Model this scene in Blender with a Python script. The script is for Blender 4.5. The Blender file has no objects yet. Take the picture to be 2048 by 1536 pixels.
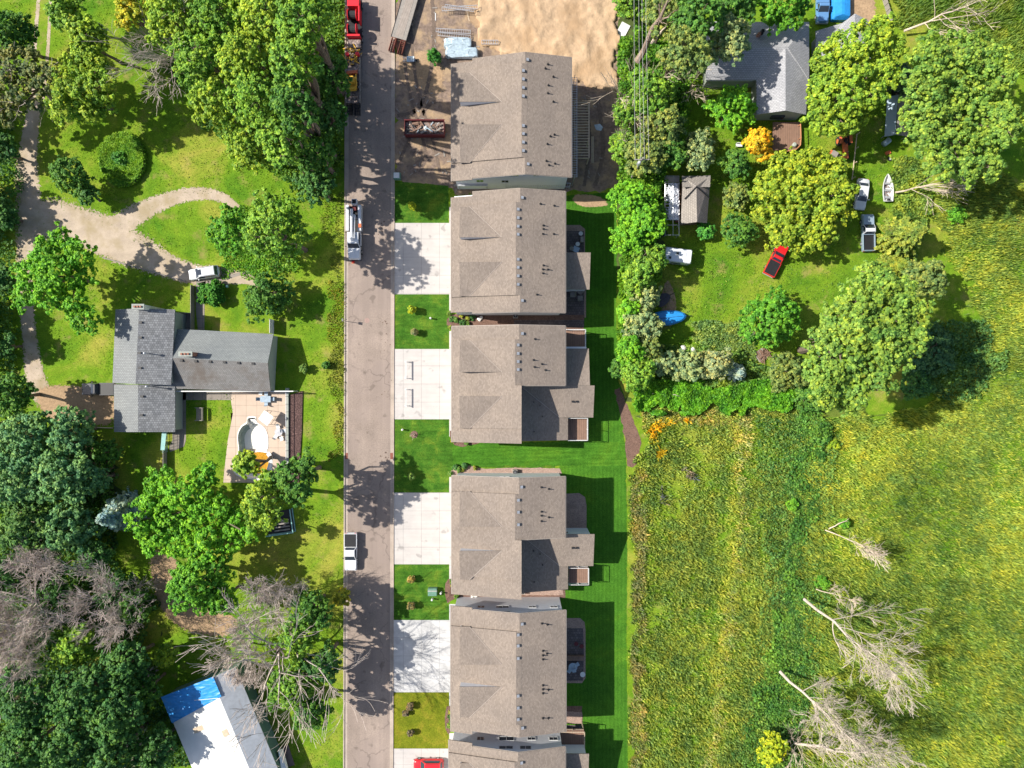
import bpy, math, random
import numpy as np
from mathutils import Vector, Matrix
from mathutils.geometry import tessellate_polygon
R=math.radians
S=12.5; H=110.0
SC=bpy.context.scene; COL=SC.collection
# ------------------------------------------------ camera, light, exposure
cam_d=bpy.data.cameras.new('camera'); cam=bpy.data.objects.new('camera',cam_d); COL.objects.link(cam)
cam.location=(0,0,H); cam_d.sensor_width=36; cam_d.lens=36/2/((2048/S/2)/H); cam_d.clip_end=6000; cam_d.clip_start=1
SC.camera=cam
SUN_EL=43.0; SUN_DY=0.155      # light travels +x and slightly -y
w=bpy.data.worlds.new('World'); SC.world=w; w.use_nodes=True
nt=w.node_tree; nt.nodes.clear()
sky=nt.nodes.new('ShaderNodeTexSky'); sky.sky_type='NISHITA'; sky.sun_disc=False
sky.sun_elevation=R(SUN_EL); sky.air_density=1.0; sky.dust_density=1.5
bg=nt.nodes.new('ShaderNodeBackground'); bg.inputs[1].default_value=0.10
ow=nt.nodes.new('ShaderNodeOutputWorld'); nt.links.new(sky.outputs[0],bg.inputs[0]); nt.links.new(bg.outputs[0],ow.inputs[0])
ld=bpy.data.lights.new('sun','SUN'); ld.energy=5.0; ld.angle=R(0.6); ld.color=(1,0.95,0.86)
sun=bpy.data.objects.new('sun',ld); COL.objects.link(sun); sun.location=(-60,10,80)
dirv=Vector((1,-SUN_DY,0)).normalized()*math.cos(R(SUN_EL)); dirv.z=-math.sin(R(SUN_EL))
sun.rotation_euler=dirv.to_track_quat('-Z','Y').to_euler()
sky.sun_rotation=math.atan2(-dirv.x,-dirv.y)   # azimuth of the sun, clockwise from +Y
SC.view_settings.view_transform='Standard'; SC.view_settings.look='None'; SC.view_settings.gamma=1
SC.view_settings.exposure=0.76
SC.cycles.max_bounces=6; SC.cycles.diffuse_bounces=3; SC.cycles.glossy_bounces=2; SC.cycles.transmission_bounces=3; SC.cycles.transparent_max_bounces=6
# ------------------------------------------------ coordinates
def G(px,py,z=0.0): return Vector(((px-1024)/S,(768-py)/S,z))           # a point of the ground plan
def E(px,py,z=0.0):                                                      # a point at height z
    f=(H-z)/H; return Vector(((px-1024)/S*f,(768-py)/S*f,z))
rnd=random.Random(7)
# ------------------------------------------------ materials
MATS={}
def new_mat(name):
    m=bpy.data.materials.new(name); m.use_nodes=True; t=m.node_tree; t.nodes.clear()
    o=t.nodes.new('ShaderNodeOutputMaterial'); b=t.nodes.new('ShaderNodeBsdfPrincipled')
    t.links.new(b.outputs[0],o.inputs[0]); MATS[name]=m
    return m,t,b,o
def nd(t,ty,**k):
    n=t.nodes.new(ty)
    for a,v in k.items():
        if a.startswith('i_'): n.inputs[int(a[2:]) if a[2:].isdigit() else a[2:].replace('_',' ')].default_value=v
        else: setattr(n,a,v)
    return n
def coords(t): 
    g=t.nodes.new('ShaderNodeNewGeometry'); return g.outputs['Position']
def noise(t,vec,scale,detail=4,rough=.55,dist=0):
    n=nd(t,'ShaderNodeTexNoise'); n.inputs['Scale'].default_value=scale; n.inputs['Detail'].default_value=detail
    n.inputs['Roughness'].default_value=rough; n.inputs['Distortion'].default_value=dist
    t.links.new(vec,n.inputs['Vector']); return n.outputs[0]
def ramp(t,fac,stops):
    r=nd(t,'ShaderNodeValToRGB'); cr=r.color_ramp
    while len(cr.elements)>1: cr.elements.remove(cr.elements[-1])
    cr.elements[0].position=stops[0][0]; cr.elements[0].color=(*stops[0][1],1)
    for p,c in stops[1:]:
        e=cr.elements.new(p); e.color=(*c,1)
    t.links.new(fac,r.inputs[0]); return r.outputs[0]
def mix(t,fac,a,b,mode='MIX'):
    m=nd(t,'ShaderNodeMix',data_type='RGBA',blend_type=mode)
    if isinstance(fac,(int,float)): m.inputs[0].default_value=fac
    else: t.links.new(fac,m.inputs[0])
    for s,v in ((6,a),(7,b)):
        if isinstance(v,tuple): m.inputs[s].default_value=(*v[:3],1)
        else: t.links.new(v,m.inputs[s])
    return m.outputs[2]
def math_(t,op,a,b=None,c=None):
    m=nd(t,'ShaderNodeMath',operation=op)
    for i,v in enumerate((a,b,c)):
        if v is None: continue
        if isinstance(v,(int,float)): m.inputs[i].default_value=v
        else: t.links.new(v,m.inputs[i])
    return m.outputs[0]
def bump(t,b,h,strength=.4,dist=.05):
    n=nd(t,'ShaderNodeBump'); n.inputs['Strength'].default_value=strength; n.inputs['Distance'].default_value=dist
    t.links.new(h,n.inputs['Height']); t.links.new(n.outputs[0],b.inputs['Normal'])
def gray(c,k): return tuple(max(0,min(1,x*k)) for x in c)
def plain(name,c,rough=.6,metal=0,var=.15,scale=3.0,spec=.3,coat=0,bmp=0):
    m,t,b,o=new_mat(name); p=coords(t)
    n=noise(t,p,scale,5,.6)
    col=ramp(t,n,[(.3,gray(c,1-var)),(.7,gray(c,1+var))])
    t.links.new(col,b.inputs['Base Color']); b.inputs['Roughness'].default_value=rough; b.inputs['Metallic'].default_value=metal
    b.inputs['Specular IOR Level'].default_value=spec; b.inputs['Coat Weight'].default_value=coat
    if bmp: bump(t,b,noise(t,p,scale*6,4,.6),bmp,.03)
    return m
def speckle(name,base,lo,hi,s1,s2,rough=.9,bmp=.3,bd=.03,big=None,bigc=None):
    m,t,b,o=new_mat(name); p=coords(t)
    f=noise(t,p,s1,3,.7); g=noise(t,p,s2,5,.6)
    c=ramp(t,f,[(.3,gray(base,lo)),(.5,base),(.7,gray(base,hi))])
    c2=ramp(t,g,[(.3,(.82,.82,.82)),(.7,(1.12,1.12,1.12))])
    c=mix(t,1.0,c,c2,'MULTIPLY')
    if big:
        h=noise(t,p,big,4,.6); hr=ramp(t,h,[(.45,(0,0,0)),(.65,(1,1,1))]); c=mix(t,hr,c,bigc)
    t.links.new(c,b.inputs['Base Color']); b.inputs['Roughness'].default_value=rough; b.inputs['Specular IOR Level'].default_value=.2
    if bmp: bump(t,b,f,bmp,bd)
    return m
def edge_alpha(m,scale=2.6,soft=1.1):
    """let a sheet's edge break up into what lies under it, by its own 'edge' attribute"""
    t=m.node_tree; o=[n for n in t.nodes if n.type=='OUTPUT_MATERIAL'][0]; b=o.inputs[0].links[0].from_node
    a=nd(t,'ShaderNodeAttribute',attribute_name='edge'); n=noise(t,coords(t),scale,6,.75)
    s=math_(t,'ADD',a.outputs['Fac'],math_(t,'MULTIPLY',math_(t,'SUBTRACT',n,.5),2.2*soft))
    k=math_(t,'SMOOTHSTEP' if False else 'GREATER_THAN',s,.5)
    tr=nd(t,'ShaderNodeBsdfTransparent'); mx=nd(t,'ShaderNodeMixShader')
    t.links.new(k,mx.inputs[0]); t.links.new(tr.outputs[0],mx.inputs[1]); t.links.new(b.outputs[0],mx.inputs[2]); t.links.new(mx.outputs[0],o.inputs[0])
def lawn(name,c1,c2,c3,stripe=None,big=.09,weeds=0):
    m,t,b,o=new_mat(name); p=coords(t)
    a=noise(t,p,big,6,.65,.6); f=noise(t,p,5.5,4,.75); mid=noise(t,p,.9,5,.7)
    c=ramp(t,a,[(.32,c1),(.5,c2),(.68,c3)])
    c=mix(t,1.0,c,ramp(t,f,[(.28,(.5,.52,.45)),(.5,(1,1,1)),(.72,(1.55,1.5,1.35))]),'MULTIPLY')
    c=mix(t,1.0,c,ramp(t,mid,[(.3,(.78,.8,.74)),(.7,(1.2,1.18,1.15))]),'MULTIPLY')
    if stripe:
        mp=nd(t,'ShaderNodeMapping'); mp.inputs['Rotation'].default_value=(0,0,R(stripe[1])); t.links.new(p,mp.inputs[0])
        wv=nd(t,'ShaderNodeTexWave',wave_type='BANDS'); wv.inputs['Scale'].default_value=stripe[0]; wv.inputs['Distortion'].default_value=1.2
        wv.inputs['Detail'].default_value=3; wv.inputs['Detail Scale'].default_value=.6; t.links.new(mp.outputs[0],wv.inputs[0])
        c=mix(t,1.0,c,ramp(t,wv.outputs['Fac'],[(.35,(.92,.93,.92)),(.65,(1.07,1.06,1.06))]),'MULTIPLY')
    if weeds:
        h=noise(t,p,.35,6,.7); c=mix(t,ramp(t,h,[(.55,(0,0,0)),(.68,(weeds,weeds,weeds))]),c,(.30,.22,.09))
    t.links.new(c,b.inputs['Base Color']); b.inputs['Roughness'].default_value=.95; b.inputs['Specular IOR Level'].default_value=.05
    bump(t,b,f,.55,.06)
    return m
def shingle(name,base,bw=.32,bh=.2,k=.16,rot=0,stain=None,mor=.5):
    m,t,b,o=new_mat(name); p=coords(t)
    mp=nd(t,'ShaderNodeMapping'); mp.inputs['Rotation'].default_value=(0,0,R(rot)); t.links.new(p,mp.inputs[0])
    br=nd(t,'ShaderNodeTexBrick'); t.links.new(mp.outputs[0],br.inputs[0])
    br.inputs['Scale'].default_value=1; br.inputs['Brick Width'].default_value=bw; br.inputs['Row Height'].default_value=bh
    br.inputs['Mortar Size'].default_value=.022; br.inputs['Color1'].default_value=(*gray(base,1-k),1); br.inputs['Color2'].default_value=(*gray(base,1+k),1)
    br.inputs['Mortar'].default_value=(*gray(base,mor),1); br.inputs['Bias'].default_value=0
    n=noise(t,p,5.0,3,.7); c=mix(t,1.0,br.outputs[0],ramp(t,n,[(.3,(.91,.91,.91)),(.7,(1.08,1.08,1.07))]),'MULTIPLY')
    n2=noise(t,p,.25,3,.5); c=mix(t,1.0,c,ramp(t,n2,[(.35,(.93,.93,.94)),(.65,(1.06,1.05,1.04))]),'MULTIPLY')
    if stain:
        h=noise(t,p,.3,6,.65); c=mix(t,ramp(t,h,[(.47,(0,0,0)),(.66,(.75,.75,.75))]),c,stain)
    t.links.new(c,b.inputs['Base Color']); b.inputs['Roughness'].default_value=.95; b.inputs['Specular IOR Level'].default_value=.1
    bump(t,b,br.outputs['Fac'],-.25,.03)
    return m
def rowed(name,base,scale,rot,k=.2,rough=.7,dirs='X',metal=0,bmp=.4):
    """boards, corrugation, siding: lines that run one way"""
    m,t,b,o=new_mat(name); p=coords(t)
    mp=nd(t,'ShaderNodeMapping'); mp.inputs['Rotation'].default_value=(0,0,R(rot)); t.links.new(p,mp.inputs[0])
    wv=nd(t,'ShaderNodeTexWave',wave_type='BANDS',bands_direction=dirs,wave_profile='SAW'); wv.inputs['Scale'].default_value=scale
    t.links.new(mp.outputs[0],wv.inputs[0]); n=noise(t,p,1.5,5,.6)
    c=ramp(t,wv.outputs['Fac'],[(.0,gray(base,1-k*1.6)),(.14,gray(base,1-k*.2)),(1,gray(base,1+k*.3))])
    c=mix(t,1.0,c,ramp(t,n,[(.3,(.85,.85,.84)),(.7,(1.1,1.1,1.1))]),'MULTIPLY')
    t.links.new(c,b.inputs['Base Color']); b.inputs['Roughness'].default_value=rough; b.inputs['Metallic'].default_value=metal
    b.inputs['Specular IOR Level'].default_value=.3
    bump(t,b,wv.outputs['Fac'],bmp,.03)
    return m
# leaves: the colour is the object's own, varied leaf by leaf
def leafmat():
    m,t,b,o=new_mat('leaves'); a=nd(t,'ShaderNodeAttribute',attribute_name='tint'); oi=nd(t,'ShaderNodeObjectInfo')
    c=mix(t,1.0,mix(t,1.0,oi.outputs['Color'],(1.55,1.72,1.45),'MULTIPLY'),ramp(t,a.outputs['Fac'],[(0,(.30,.42,.45)),(.3,(.62,.72,.75)),(.5,(1,1,1)),(.75,(1.5,1.32,1.1)),(1,(2.1,1.65,1.3))]),'MULTIPLY')
    hv=noise(t,coords(t),.55,3,.6); c=mix(t,1.0,c,ramp(t,hv,[(.36,(.82,.95,1.15)),(.64,(1.2,1.03,.85))]),'MULTIPLY')
    t.links.new(c,b.inputs['Base Color']); b.inputs['Roughness'].default_value=.6; b.inputs['Specular IOR Level'].default_value=.25
    tr=nd(t,'ShaderNodeBsdfTranslucent'); t.links.new(mix(t,1.0,c,(1.25,1.3,.6),'MULTIPLY'),tr.inputs[0])
    mx=nd(t,'ShaderNodeMixShader'); mx.inputs[0].default_value=.33
    t.links.new(b.outputs[0],mx.inputs[1]); t.links.new(tr.outputs[0],mx.inputs[2]); t.links.new(mx.outputs[0],o.inputs[0])
    return m
M={}
M['leaf']=leafmat()
M['bark']=speckle('bark',(.17,.13,.10),.6,1.4,6,1,.95,.6)
M['pbark']=speckle('pale_bark',(.25,.19,.15),.6,1.35,4,1,.95,.6)
M['dead']=speckle('dead_wood',(.50,.41,.32),.75,1.2,5,.8,.9,.5)
M['dead2']=speckle('weathered_dead_wood',(.44,.375,.31),.7,1.25,5,.8,.9,.5)
M['deadgrey']=speckle('grey_dead_wood',(.46,.385,.34),.75,1.2,5,.8,.9,.5)
M['ground']=lawn('rough_grass',(.055,.15,.011),(.125,.215,.015),(.26,.26,.045),weeds=.5)
M['lawnA']=lawn('mown_front_grass',(.028,.09,.010),(.05,.125,.014),(.10,.16,.018),big=.45)
M['lawnY']=lawn('yellowed_front_grass',(.08,.11,.008),(.13,.15,.012),(.19,.17,.02),big=.4)
M['lawnB']=lawn('mown_back_grass',(.032,.105,.012),(.05,.145,.014),(.10,.195,.015),stripe=(.52,0),big=.06)
M['lawnC']=lawn('mown_side_grass',(.032,.105,.012),(.05,.145,.014),(.085,.18,.015),stripe=(.5,88),big=.1)
M['asphalt']=speckle('worn_asphalt',(.27,.215,.18),.8,1.15,5,.25,.9,.15,.02,.12,(.245,.195,.168))
M['gutter']=speckle('gutter_concrete',(.36,.30,.25),.9,1.08,6,.6,.9,.1)
M['kerb']=speckle('kerb_concrete',(.45,.40,.36),.9,1.08,6,.6,.9,.1)
def concrete(name,base,joint=2.7,mott=.0):
    m,t,b,o=new_mat(name); p=coords(t)
    br=nd(t,'ShaderNodeTexBrick',offset=0.0); t.links.new(p,br.inputs[0]); br.inputs['Scale'].default_value=1
    br.inputs['Brick Width'].default_value=joint; br.inputs['Row Height'].default_value=joint; br.inputs['Mortar Size'].default_value=.028
    br.inputs['Mortar Smooth'].default_value=.0
    br.inputs['Color1'].default_value=(*base,1); br.inputs['Color2'].default_value=(*gray(base,.975),1); br.inputs['Mortar'].default_value=(*gray(base,.62),1)
    n=noise(t,p,.45,6,.65); lo=.93-mott
    c=mix(t,1.0,br.outputs[0],ramp(t,n,[(.35,(lo,lo,lo*1.01)),(.6,(1.03,1.03,1.03))]),'MULTIPLY')
    t.links.new(c,b.inputs['Base Color']); b.inputs['Roughness'].default_value=.85; b.inputs['Specular IOR Level'].default_value=.2
    return m
M['drive']=concrete('driveway_concrete',(.44,.41,.385),2.9)
M['drive2']=concrete('mottled_driveway_concrete',(.46,.455,.45),2.9,.16)
M['patioc']=concrete('pool_patio_concrete',(.47,.37,.29),1.7)
M['walk']=concrete('walkway_concrete',(.24,.21,.18),1.5,.05)
M['paver']=shingle('dark_pavers',(.12,.10,.10),.4,.4,.2)
def streak(m,sx,sy,lo,hi):
    t=m.node_tree; b=[n for n in t.nodes if n.type=='BSDF_PRINCIPLED'][0]; c=b.inputs['Base Color'].links[0].from_socket
    mp=nd(t,'ShaderNodeMapping'); mp.inputs['Scale'].default_value=(sx,sy,1); t.links.new(coords(t),mp.inputs[0]); n=noise(t,mp.outputs[0],1.0,5,.65)
    t.links.new(mix(t,1.0,c,ramp(t,n,[(.35,(lo,lo,lo)),(.65,(hi,hi,hi))]),'MULTIPLY'),b.inputs['Base Color'])
streak(M['asphalt'],1.1,.03,.93,1.06); streak(M['asphalt'],.25,.08,.95,1.05); streak(M['drive'],.12,1.6,.94,1.03); streak(M['drive2'],.3,.5,.88,1.05)
def cracks(m,sc,wd,dk):
    t=m.node_tree; b=[n for n in t.nodes if n.type=='BSDF_PRINCIPLED'][0]; c=b.inputs['Base Color'].links[0].from_socket; p=coords(t)
    dn=nd(t,'ShaderNodeTexNoise'); dn.inputs['Scale'].default_value=.8; dn.inputs['Detail'].default_value=5; t.links.new(p,dn.inputs[0])
    ad=nd(t,'ShaderNodeVectorMath',operation='MULTIPLY_ADD'); t.links.new(dn.outputs['Color'],ad.inputs[0]); ad.inputs[1].default_value=(2.2,2.2,0); t.links.new(p,ad.inputs[2])
    v=nd(t,'ShaderNodeTexVoronoi',feature='DISTANCE_TO_EDGE'); v.inputs['Scale'].default_value=sc; t.links.new(ad.outputs[0],v.inputs['Vector'])
    k=ramp(t,v.outputs['Distance'],[(0,(dk,dk,dk)),(wd,(dk,dk,dk)),(wd*2,(1,1,1))]); msk=ramp(t,noise(t,p,.12,3,.6),[(.45,(0,0,0)),(.6,(1,1,1))])
    t.links.new(mix(t,1.0,c,mix(t,msk,(1,1,1),k),'MULTIPLY'),b.inputs['Base Color'])
    s=ramp(t,noise(t,p,.7,2,.4),[(.28,(.72,.72,.72)),(.36,(1,1,1))]); c2=b.inputs['Base Color'].links[0].from_socket; t.links.new(mix(t,1.0,c2,s,'MULTIPLY'),b.inputs['Base Color'])
cracks(M['asphalt'],.16,.008,.72); cracks(M['drive'],.05,.002,.85)
for k_ in ('lawnA','lawnC'): streak(M[k_],.25,2.0,.82,1.15)
M['sand']=speckle('sand',(.36,.24,.14),.8,1.15,1.6,.22,.95,.9,.25,.10,(.52,.37,.25))
M['dirt']=speckle('trampled_dirt',(.17,.13,.10),.7,1.3,2.5,.3,.95,.7,.12,.3,(.28,.20,.13))
M['gravel']=speckle('gravel',(.40,.325,.25),.9,1.1,8,.5,.95,.2,.04,.3,(.30,.24,.15))
M['mulch']=speckle('bark_mulch',(.15,.09,.068),.5,1.6,7,1,.95,.7)
M['rockbed']=speckle('river_rock',(.30,.21,.17),.6,1.4,7,1,.9,.7)
M['baredirt']=speckle('bare_earth',(.33,.225,.135),.75,1.2,3,.5,.95,.5,.08)
M['field']=lawn('field_soil',(.05,.095,.014),(.08,.13,.018),(.12,.155,.03),big=.12)
M['shT']=shingle('tan_asphalt_shingles',(.224,.185,.155),.3,.18,.17,90,mor=.85)
M['shG']=shingle('gray_asphalt_shingles',(.20,.205,.212),.34,.34,.24,0,mor=.42)
M['shG2']=shingle('stained_gray_shingles',(.19,.185,.18),.3,.2,.12,0,(.11,.09,.075))
M['shR']=shingle('pale_gray_shingles',(.33,.33,.345),.4,.24,.1,0)
M['shS']=shingle('brown_gray_shingles',(.2,.175,.16),.4,.24,.12,90)
M['siding']=plain('light_gray_siding',(.66,.66,.68),.6,0,.04,1.5)
M['white']=plain('white_trim',(.60,.60,.59),.5,0,.04)
M['trim']=plain('tan_trim',(.30,.262,.23),.6,0,.05)
M['flash']=plain('valley_flashing',(.40,.345,.30),.6,0,.05)
M['cream']=plain('cream_siding',(.30,.33,.29),.6,0,.05)
M['green']=plain('green_siding',(.11,.19,.15),.6,0,.08)
M['glass']=plain('window_glass',(.035,.045,.06),.08,0,.1,1,.6)
M['cglass']=plain('car_glass',(.03,.04,.06),.06,0,.1,1,.7)
M['black']=plain('black_plastic',(.018,.018,.02),.5)
M['rubber']=plain('tyre_rubber',(.025,.025,.026),.85)
M['steel']=plain('bare_steel',(.45,.45,.46),.35,.8)
M['alu']=plain('aluminium',(.5,.51,.53),.35,.5)
M['brick']=shingle('red_brick',(.42,.20,.14),.22,.08,.2,0)
M['wood']=rowed('weathered_wood_boards',(.20,.12,.085),.9,0,.3)
M['lumber']=plain('pale_lumber',(.48,.38,.27),.8)
M['greywood']=plain('grey_wood',(.25,.225,.2),.85)
M['concrete']=plain('cast_concrete',(.27,.29,.26),.9,0,.1)
M['wpaint']=plain('white_car_paint',(.58,.59,.61),.25,0,.02,1,.5,.6)
M['spaint']=plain('silver_blue_car_paint',(.28,.36,.43),.28,.2,.03,1,.5,.6)
M['rpaint']=plain('red_car_paint',(.55,.015,.02),.25,0,.05,1,.5,.8)
M['mpaint']=plain('maroon_paint',(.11,.018,.02),.5,0,.2)
M['bpaint']=plain('blue_car_paint',(.10,.22,.42),.3,0,.05,1,.5,.6)
M['kpaint']=plain('black_car_paint',(.02,.022,.027),.25,0,.1,1,.5,.6)
M['yellow']=plain('yellow_machine_paint',(.62,.36,.04),.45,0,.15)
M['orange']=plain('orange_machine_paint',(.50,.13,.05),.5,0,.2)
M['redm']=plain('red_machine_paint',(.60,.02,.03),.45,0,.1)
M['tarp']=plain('blue_tarp',(.02,.22,.55),.45,0,.18,1.3,.4,0,.5)
M['tarpw']=plain('white_tarp',(.52,.54,.58),.5,0,.1,1.3,.4,0,.6)
M['wrap']=plain('plastic_wrap',(.34,.42,.47),.2,0,.25,3,.6,.4,.8)
M['tarpd']=plain('dark_tarp',(.05,.045,.055),.6,0,.2)
M['teal']=plain('teal_siding',(.20,.38,.36),.5)
M['poolw']=plain('white_pool_plaster',(.72,.71,.65),.6,0,.03,.8)
M['poolg']=speckle('grey_green_plaster',(.22,.27,.24),.8,1.15,2,.5,.7,.1)  # darker grey-green tone for the band along the basin's west side
M['leafpile']=speckle('yellow_leaf_litter',(.42,.21,.02),.6,1.35,5,.8,.95,.8,.1)
M['junk']=speckle('mixed_scrap',(.22,.17,.15),.3,2.0,2.2,1.5,.8,.9,.2)
M['flower']=plain('orange_petals',(.80,.40,.03),.8)
M['stone']=speckle('white_rock',(.68,.65,.6),.7,1.1,3,.6,.9,.6)
M['wiring']=plain('power_cable',(.30,.30,.30),.5)
M['cushion']=plain('grey_blue_cushion',(.30,.37,.44),.8)
M['binp']=plain('pale_blue_plastic',(.55,.64,.70),.5)
M['box']=plain('green_utility_paint',(.10,.20,.15),.5)
M['rim']=plain('wheel_rim',(.45,.45,.46),.3,.6)
M['lampw']=plain('headlight_lens',(.75,.77,.8),.15)
M['lampr']=plain('tail_light_lens',(.45,.02,.02),.2)
M['rut']=speckle('rutted_soil',(.145,.108,.085),.75,1.25,3,.5,.95,.6,.1)
for k in ('dirt','baredirt','gravel','rut'): edge_alpha(M[k])
# ------------------------------------------------ mesh helpers
def top_of(o):
    while o.parent: o=o.parent
    return o
class MB:
    def __init__(s): s.v=[]; s.f=[]; s.mi=[]; s.cur=0
    def add(s,vs,fs):
        n=len(s.v); s.v+= [tuple(v) for v in vs]; s.f+=[tuple(i+n for i in f) for f in fs]; s.mi+=[s.cur]*len(fs); return s
    def m(s,i): s.cur=i; return s
    def box(s,x0,x1,y0,y1,z0,z1):
        return s.add([(x0,y0,z0),(x1,y0,z0),(x1,y1,z0),(x0,y1,z0),(x0,y0,z1),(x1,y0,z1),(x1,y1,z1),(x0,y1,z1)],
          [(0,3,2,1),(4,5,6,7),(0,1,5,4),(1,2,6,5),(2,3,7,6),(3,0,4,7)])
    def cbox(s,x,y,z,sx,sy,sz,rot=0):
        c,q=math.cos(rot),math.sin(rot); vs=[]
        for dz in (0,sz):
            for dx,dy in ((-1,-1),(1,-1),(1,1),(-1,1)):
                a,b=dx*sx/2,dy*sy/2; vs.append((x+a*c-b*q,y+a*q+b*c,z+dz))
        return s.add(vs,[(0,3,2,1),(4,5,6,7),(0,1,5,4),(1,2,6,5),(2,3,7,6),(3,0,4,7)])
    def tube(s,p0,p1,r0,r1=None,n=8):
        r1=r0 if r1 is None else r1; p0=Vector(p0); p1=Vector(p1); d=(p1-p0)
        if d.length<1e-6: return s
        d.normalize(); a=d.orthogonal().normalized(); b=d.cross(a); vs=[]
        for p,r in ((p0,r0),(p1,r1)):
            for i in range(n):
                t=2*math.pi*i/n; vs.append(p+a*r*math.cos(t)+b*r*math.sin(t))
        fs=[(i,(i+1)%n,n+(i+1)%n,n+i) for i in range(n)]+[tuple(range(n))[::-1],tuple(range(n,2*n))]
        return s.add(vs,fs)
    def loft(s,rings,cap0=True,cap1=True):
        n=len(rings[0]); vs=[p for r in rings for p in r]; fs=[]
        for k in range(len(rings)-1):
            for i in range(n): fs.append((k*n+i,k*n+(i+1)%n,(k+1)*n+(i+1)%n,(k+1)*n+i))
        if cap0: fs.append(tuple(range(n))[::-1])
        if cap1: fs.append(tuple(range((len(rings)-1)*n,len(rings)*n)))
        return s.add(vs,fs)
    def prism(s,poly,z0,z1):
        vs=[(p[0],p[1],z0) for p in poly]+[(p[0],p[1],z1) for p in poly]; n=len(poly)
        tri=tessellate_polygon([[Vector((p[0],p[1],0)) for p in poly]])
        fs=[(i,(i+1)%n,n+(i+1)%n,n+i) for i in range(n)]+[(a+n,b+n,c+n) for a,b,c in tri]+[(c,b,a) for a,b,c in tri]
        return s.add(vs,fs)
    def sheet(s,poly,z):
        tri=tessellate_polygon([[Vector((p[0],p[1],0)) for p in poly]])
        return s.add([(p[0],p[1],z) for p in poly],[f for f in tri])
    def slab(s,pts,th):
        """a sloped panel of thickness th below its four 3D corners"""
        n=len(pts); vs=[Vector(p) for p in pts]+[Vector(p)-Vector((0,0,th)) for p in pts]
        fs=[tuple(range(n)),tuple(range(n,2*n))[::-1]]+[(i,(i+1)%n,n+(i+1)%n,n+i) for i in range(n)]
        return s.add(vs,fs)
    def ball(s,c,r,n=8,m_=5,sz=None):
        sz=sz or r; vs=[];fs=[]
        for j in range(m_+1):
            ph=math.pi*j/m_
            for i in range(n):
                t=2*math.pi*i/n; vs.append((c[0]+r*math.sin(ph)*math.cos(t),c[1]+r*math.sin(ph)*math.sin(t),c[2]+sz*math.cos(ph)))
        for j in range(m_):
            for i in range(n): fs.append((j*n+i,(j+1)*n+i,(j+1)*n+(i+1)%n,j*n+(i+1)%n))
        return s.add(vs,fs)
    def build(s,name,mats,parent=None,local=False,smooth=False,bevel=0,kind=None):
        me=bpy.data.meshes.new(name); vs=s.v
        if parent is not None and not local:
            l=top_of(parent).location; vs=[(v[0]-l.x,v[1]-l.y,v[2]-l.z) for v in vs]
        me.from_pydata(vs,[],s.f); 
        if not isinstance(mats,(list,tuple)): mats=[mats]
        for q in mats: me.materials.append(q)
        me.polygons.foreach_set('material_index',s.mi)
        import bmesh
        bm=bmesh.new(); bm.from_mesh(me); bmesh.ops.recalc_face_normals(bm,faces=bm.faces) if kind!='flat' else None; bm.to_mesh(me); bm.free()
        if smooth: me.polygons.foreach_set('use_smooth',[True]*len(me.polygons))
        o=bpy.data.objects.new(name,me); COL.objects.link(o)
        if parent is not None: o.parent=parent
        if bevel:
            b=o.modifiers.new('bevel','BEVEL'); b.width=bevel; b.segments=2; b.limit_method='ANGLE'
        if smooth:
            pass
        return o
def tag(o,label=None,cat=None,group=None,kind=None):
    if label: o['label']=label
    if cat: o['category']=cat
    if group: o['group']=group
    if kind: o['kind']=kind
    return o
def empty(name,loc,rz=0,label=None,cat=None,group=None):
    o=bpy.data.objects.new(name,None); COL.objects.link(o); o.location=loc; o.rotation_euler=(0,0,rz); o.empty_display_size=.3
    return tag(o,label,cat,group)
def copy_tree(o,parent=None):
    c=o.copy(); COL.objects.link(c)
    if parent: c.parent=parent
    for ch in list(o.children): copy_tree(ch,c)
    return c
# ------------------------------------------------ ground sheets
def resample(pts,step,closed=True):
    out=[]; n=len(pts); m=n if closed else n-1
    for i in range(m):
        a=pts[i]; b=pts[(i+1)%n]; d=math.hypot(b[0]-a[0],b[1]-a[1]); k=max(1,int(d/step))
        for j in range(k): out.append((a[0]+(b[0]-a[0])*j/k,a[1]+(b[1]-a[1])*j/k))
    if not closed: out.append(pts[-1])
    return out
def catmull(pts,k=6,closed=True):
    out=[]; n=len(pts); m=n if closed else n-1
    for i in range(m):
        p=[pts[(i+j)%n] if closed else pts[min(max(i+j,0),n-1)] for j in (-1,0,1,2)]
        for j in range(k):
            t=j/k; out.append(tuple(.5*((2*p[1][a])+(-p[0][a]+p[2][a])*t+(2*p[0][a]-5*p[1][a]+4*p[2][a]-p[3][a])*t*t+(-p[0][a]+3*p[1][a]-3*p[2][a]+p[3][a])*t**3) for a in (0,1)))
    if not closed: out.append(pts[-1])
    return out
def ground_sheet(name,px,z,mat,jit=0,curve=0,step=.5,seed=1,kind='structure',wig=0):
    pts=catmull(px,curve) if curve else px
    pts=[(G(*p).x,G(*p).y) for p in pts]
    if jit:
        r=random.Random(seed); pts=resample(pts,step)
        if wig: pts=[(x+wig*(math.sin(x*.9+y*.7+seed)+.6*math.sin(x*2.1-y*1.7)+.5*math.sin(y*3.3+x)),y+wig*(math.cos(x*.8-y*.9+seed)+.6*math.sin(y*2.3+x*1.9))) for x,y in pts]
        pts=[(x+r.gauss(0,jit),y+r.gauss(0,jit)) for x,y in pts]
    o=MB().sheet(pts,z).build(name,mat,kind='flat')
    for p in o.data.polygons:
        if p.normal.z<0: p.flip()
    return tag(o,kind=kind)
def set_edge(me,vals):
    a=me.attributes.new('edge','FLOAT','POINT'); a.data.foreach_set('value',vals)
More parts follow.
